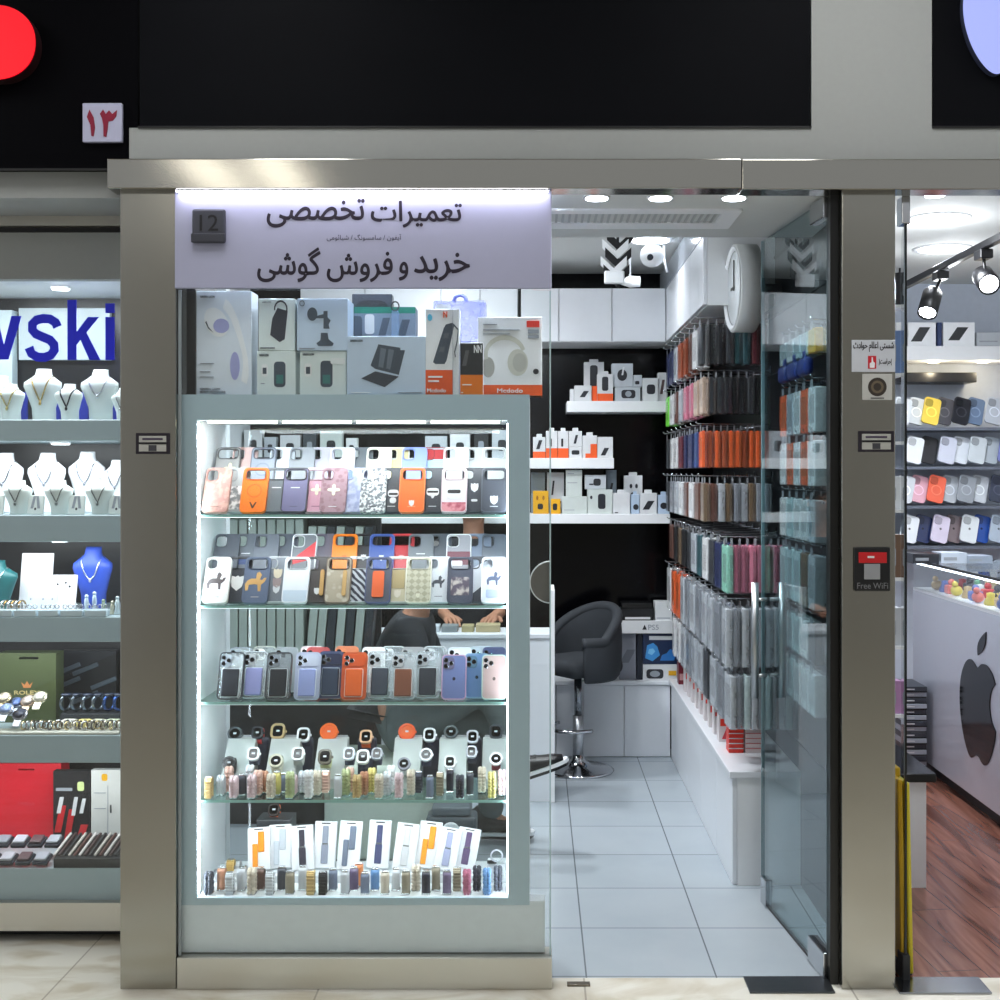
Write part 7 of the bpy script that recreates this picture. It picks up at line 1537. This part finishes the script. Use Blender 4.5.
def head_parts(p, c, f):
    """hair, ears, eyes, brows, mouth for a head centred at c looking along f"""
    f = Vector(f).normalized(); up = Vector((0, 0, 1)); s_ = f.cross(up).normalized(); u = s_.cross(f); c = Vector(c)
    W = lambda a, b, h: tuple(c + f * a + s_ * b + u * h)
    M = Matrix(((f.x, s_.x, u.x, c.x), (f.y, s_.y, u.y, c.y), (f.z, s_.z, u.z, c.z), (0, 0, 0, 1)))
    hb = MB(); vs = []; fs = []; n = 20; rg = 9
    for i in range(rg + 1):
        th = PI * .62 * i / rg
        for k in range(n):
            a = 2 * PI * k / n; front = max(0, math.cos(a)); t2 = th * (1 - .42 * front)
            vs.append((.103 * math.sin(t2) * math.cos(a) - .012, .088 * math.sin(t2) * math.sin(a), .118 * math.cos(t2) + .012))
    for i in range(rg):
        for k in range(n): fs.append((i * n + k, i * n + (k + 1) % n, (i + 1) * n + (k + 1) % n, (i + 1) * n + k))
    hb.add(vs, fs, M_HAIR, True); hb.xf(M); hb.build('hair', p)
    for sd in (-1, 1):
        MB().ball((.078, sd * .031, .004), (.010, .0115, .0062), M_WHITE, 12, 8).ball((.0865, sd * .031, .004), (.0035, .0048, .0052), M_BLACK, 8, 6).xf(M).build('eye', p)
        MB().tube([(.092, sd * .014, .024), (.094, sd * .03, .029), (.082, sd * .046, .024)], .0035, M_HAIR, 6).xf(M).build('eyebrow', p)
        MB().ball((-.005, sd * .084, -.005), (.018, .010, .03), M_SKIN, 10, 8).xf(M).build('ear', p)
    MB().tube([(.086, -.022, -.058), (.094, 0, -.059), (.086, .022, -.058)], .0045, col((142, 84, 76), .5), 6).xf(M).build('mouth', p)
    MB().tube([(.086, 0, .006), (.098, 0, -.012), (.108, 0, -.027), (.094, 0, -.036)], .009, M_SKIN, 8, rs=[.006, .008, .011, .008]).xf(M).build('nose', p)
# person seated on the pale stool, facing right, one leg crossed
J = {}; E = []
def j(n, p, r, to=None):
    J[n] = (p, r)
    if to: E.append((to, n))
ox, oy = -.62, 1.36
j('pelvis', (ox, oy, .54), .125); j('belly', (ox + .03, oy, .68), .118, 'pelvis'); j('chest', (ox + .09, oy, .83), (.135, .115), 'belly'); j('neck0', (ox + .14, oy, .97), .06, 'chest'); j('neck', (ox + .165, oy, 1.03), .05, 'neck0')
j('skull', (ox + .195, oy, 1.15), (.112, .104), 'neck'); j('crown', (ox + .185, oy, 1.205), .085, 'skull'); j('chin', (ox + .235, oy, 1.075), .058, 'skull')
for sd, nm in ((1, 'far'), (-1, 'near')):
    j(nm + 'sh', (ox + .11, oy + sd * .165, .92), .055, 'chest'); j(nm + 'el', (ox + .2, oy + sd * .2, .70), .042, nm + 'sh'); j(nm + 'wr', (ox + .40, oy + sd * .08, .70), .028, nm + 'el')
    hand(J, E, nm + 'wr', J[nm + 'wr'][0], (1, -sd * .25, .05), (0, 0, 1), nm)
    j(nm + 'hip', (ox + .05, oy + sd * .09, .525), .095, 'pelvis')
j('farkn', (-.17, oy + .10, .53), .066, 'farhip'); j('farcalf', (-.18, oy + .115, .36), .052, 'farkn'); j('farank', (-.185, oy + .13, .105), .036, 'farcalf'); j('fartoe', (-.06, oy + .13, .04), .02, 'farank')
j('nearkn', (-.20, oy - .03, .68), .066, 'nearhip'); j('nearcalf', (-.13, oy - .05, .55), .05, 'nearkn'); j('nearank', (-.07, oy - .07, .375), .035, 'nearcalf'); j('neartoe', (.02, oy - .073, .362), .018, 'nearank')
def under(J, keys, f=.86):   # the body under clothes stays inside them
    Q = dict(J)
    for k in keys: Q[k] = (J[k][0], tuple(v * f for v in J[k][1]) if isinstance(J[k][1], tuple) else J[k][1] * f)
    return Q
body = skin_mesh('person', under(J, ['pelvis', 'belly', 'chest', 'farsh', 'nearsh', 'farel', 'nearel', 'farhip', 'nearhip', 'farkn', 'nearkn', 'farcalf', 'nearcalf', 'fartoe', 'neartoe', 'farank', 'nearank']), E, M_SKIN)
tag(body, 'person in black top, grey trousers and black sneakers sitting cross-legged behind the showcase', 'person')
head_parts(body, (ox + .2, oy, 1.14), (1, -.05, -.25))
def garment(name, keys, grow, mat, trims=()):
    JJ = {k: (J[k][0], (tuple(v + grow for v in J[k][1]) if isinstance(J[k][1], tuple) else J[k][1] + grow)) for k in keys}
    for (k, p, r) in trims: JJ[k] = (p, r)
    EE = [(a, b) for a, b in E if a in JJ and b in JJ] + [t for t in ()]
    return JJ, EE
JJ, EE = garment('trousers', ['pelvis', 'belly', 'farhip', 'farkn', 'farcalf', 'nearhip', 'nearkn', 'nearcalf'], .018, M_TROU, [('fhem', (-.187, oy + .130, .085), .056), ('nhem', (-.078, oy - .069, .372), .056), ])
JJ['belly'] = ((ox + .015, oy, .63), .128)
EE += [('farcalf', 'fhem'), ('nearcalf', 'nhem')]
skin_mesh('trousers', JJ, EE, M_TROU, body)
JJ, EE = garment('shirt', ['belly', 'chest', 'farsh', 'nearsh', 'farel', 'nearel'], .02, M_SHIRT, [('fc', (ox + .36, oy + .105, .70), .044), ('nc', (ox + .36, oy - .105, .70), .044), ('col', (ox + .138, oy, .955), .082), ('hem', (ox + .01, oy, .58), .146)])
EE += [('farel', 'fc'), ('nearel', 'nc'), ('chest', 'col'), ('belly', 'hem')]
skin_mesh('shirt', JJ, EE, M_SHIRT, body)
sneaker(body, (-.195, oy + .13, .085), (1, 0, 0), (0, 0, 1), .26)
sneaker(body, (-.065, oy - .075, .375), (1, 0, .36), (-.3, 0, 1), .26)
# person behind the desk, facing the entrance
J2 = {}; E2 = []
def k2(n, p, r, to=None):
    J2[n] = (p, r)
    if to: E2.append((to, n))
bx_, by_ = PX(474, 2.75), 2.72
k2('pelvis', (bx_, by_ + .02, .60), .125); k2('belly', (bx_, by_, .82), .118, 'pelvis'); k2('chest', (bx_, by_ - .01, 1.04), (.145, .115), 'belly'); k2('neck0', (bx_, by_, 1.215), .062, 'chest'); k2('neck', (bx_, by_ - .01, 1.28), .052, 'neck0')
k2('skull', (bx_, by_ - .025, 1.41), (.104, .112), 'neck'); k2('crown', (bx_, by_ - .015, 1.465), .085, 'skull'); k2('chin', (bx_ + .005, by_ - .07, 1.335), .058, 'skull')
for sd, nm in ((1, 'r'), (-1, 'l')):
    k2(nm + 'sh', (bx_ + sd * .175, by_, 1.15), .056, 'chest'); k2(nm + 'el', (bx_ + sd * .22, by_ - .05, .90), .043, nm + 'sh'); k2(nm + 'wr', (bx_ + sd * .12, by_ - .26, .83), .028, nm + 'el')
    hand(J2, E2, nm + 'wr', J2[nm + 'wr'][0], (-sd * .3, -1, -.05), (0, 0, 1), nm)
    k2(nm + 'hip', (bx_ + sd * .09, by_ - .03, .585), .092, 'pelvis'); k2(nm + 'kn', (bx_ + sd * .1, by_ - .31, .52), .066, nm + 'hip'); k2(nm + 'ank', (bx_ + sd * .1, by_ - .30, .10), .038, nm + 'kn'); k2(nm + 'toe', (bx_ + sd * .1, by_ - .36, .045), .034, nm + 'ank')
body2 = skin_mesh('person', under(J2, ['pelvis', 'belly', 'chest', 'rsh', 'lsh', 'rel', 'lel', 'rhip', 'lhip', 'rkn', 'lkn']), E2, M_SKIN)
tag(body2, 'person in a dark collared shirt behind the white desk, face hidden by phone cases', 'person')
head_parts(body2, (bx_, by_ - .03, 1.40), (0.1, -1, -.15))
def garment2(keys, grow, extra, ee):
    JJ = {k: (J2[k][0], (tuple(v + grow for v in J2[k][1]) if isinstance(J2[k][1], tuple) else J2[k][1] + grow)) for k in keys}
    for (k, p, r) in extra: JJ[k] = (p, r)
    return JJ, [(a, b) for a, b in E2 if a in JJ and b in JJ] + ee
JJ, EE = garment2(['belly', 'chest', 'rsh', 'lsh', 'rel', 'lel'], .016, [('col', (bx_, by_, 1.205), .082), ('hem', (bx_, by_ + .01, .68), .146), ('rc', (bx_ + .14, by_ - .22, .84), .044), ('lc', (bx_ - .14, by_ - .22, .84), .044)], [('chest', 'col'), ('belly', 'hem'), ('rel', 'rc'), ('lel', 'lc')])
skin_mesh('shirt', JJ, EE, M_SHIRT, body2)
JJ, EE = garment2(['pelvis', 'rhip', 'lhip', 'rkn', 'lkn'], .014, [('rh', (bx_ + .1, by_ - .305, .16), .058), ('lh', (bx_ - .1, by_ - .305, .16), .058)], [('rkn', 'rh'), ('lkn', 'lh')])
skin_mesh('trousers', JJ, EE, M_TROU, body2)
s2 = thing('desk_stool', 'plain dark stool under the person behind the white desk', 'stool', (bx_, by_ + .06, 0))
MB().lathe([(.0, .40), (.14, .40), (.15, .41), (.14, .425), (0, .43)], M_FAB, 24).build('seat', s2)
MB().tube([(0, 0, .02), (0, 0, .4)], .02, M_CHROME, 10).build('pole', s2)
MB().lathe([(0, 0), (.17, 0), (.17, .012), (.03, .03), (0, .03)], M_CHROME, 24).build('base', s2)
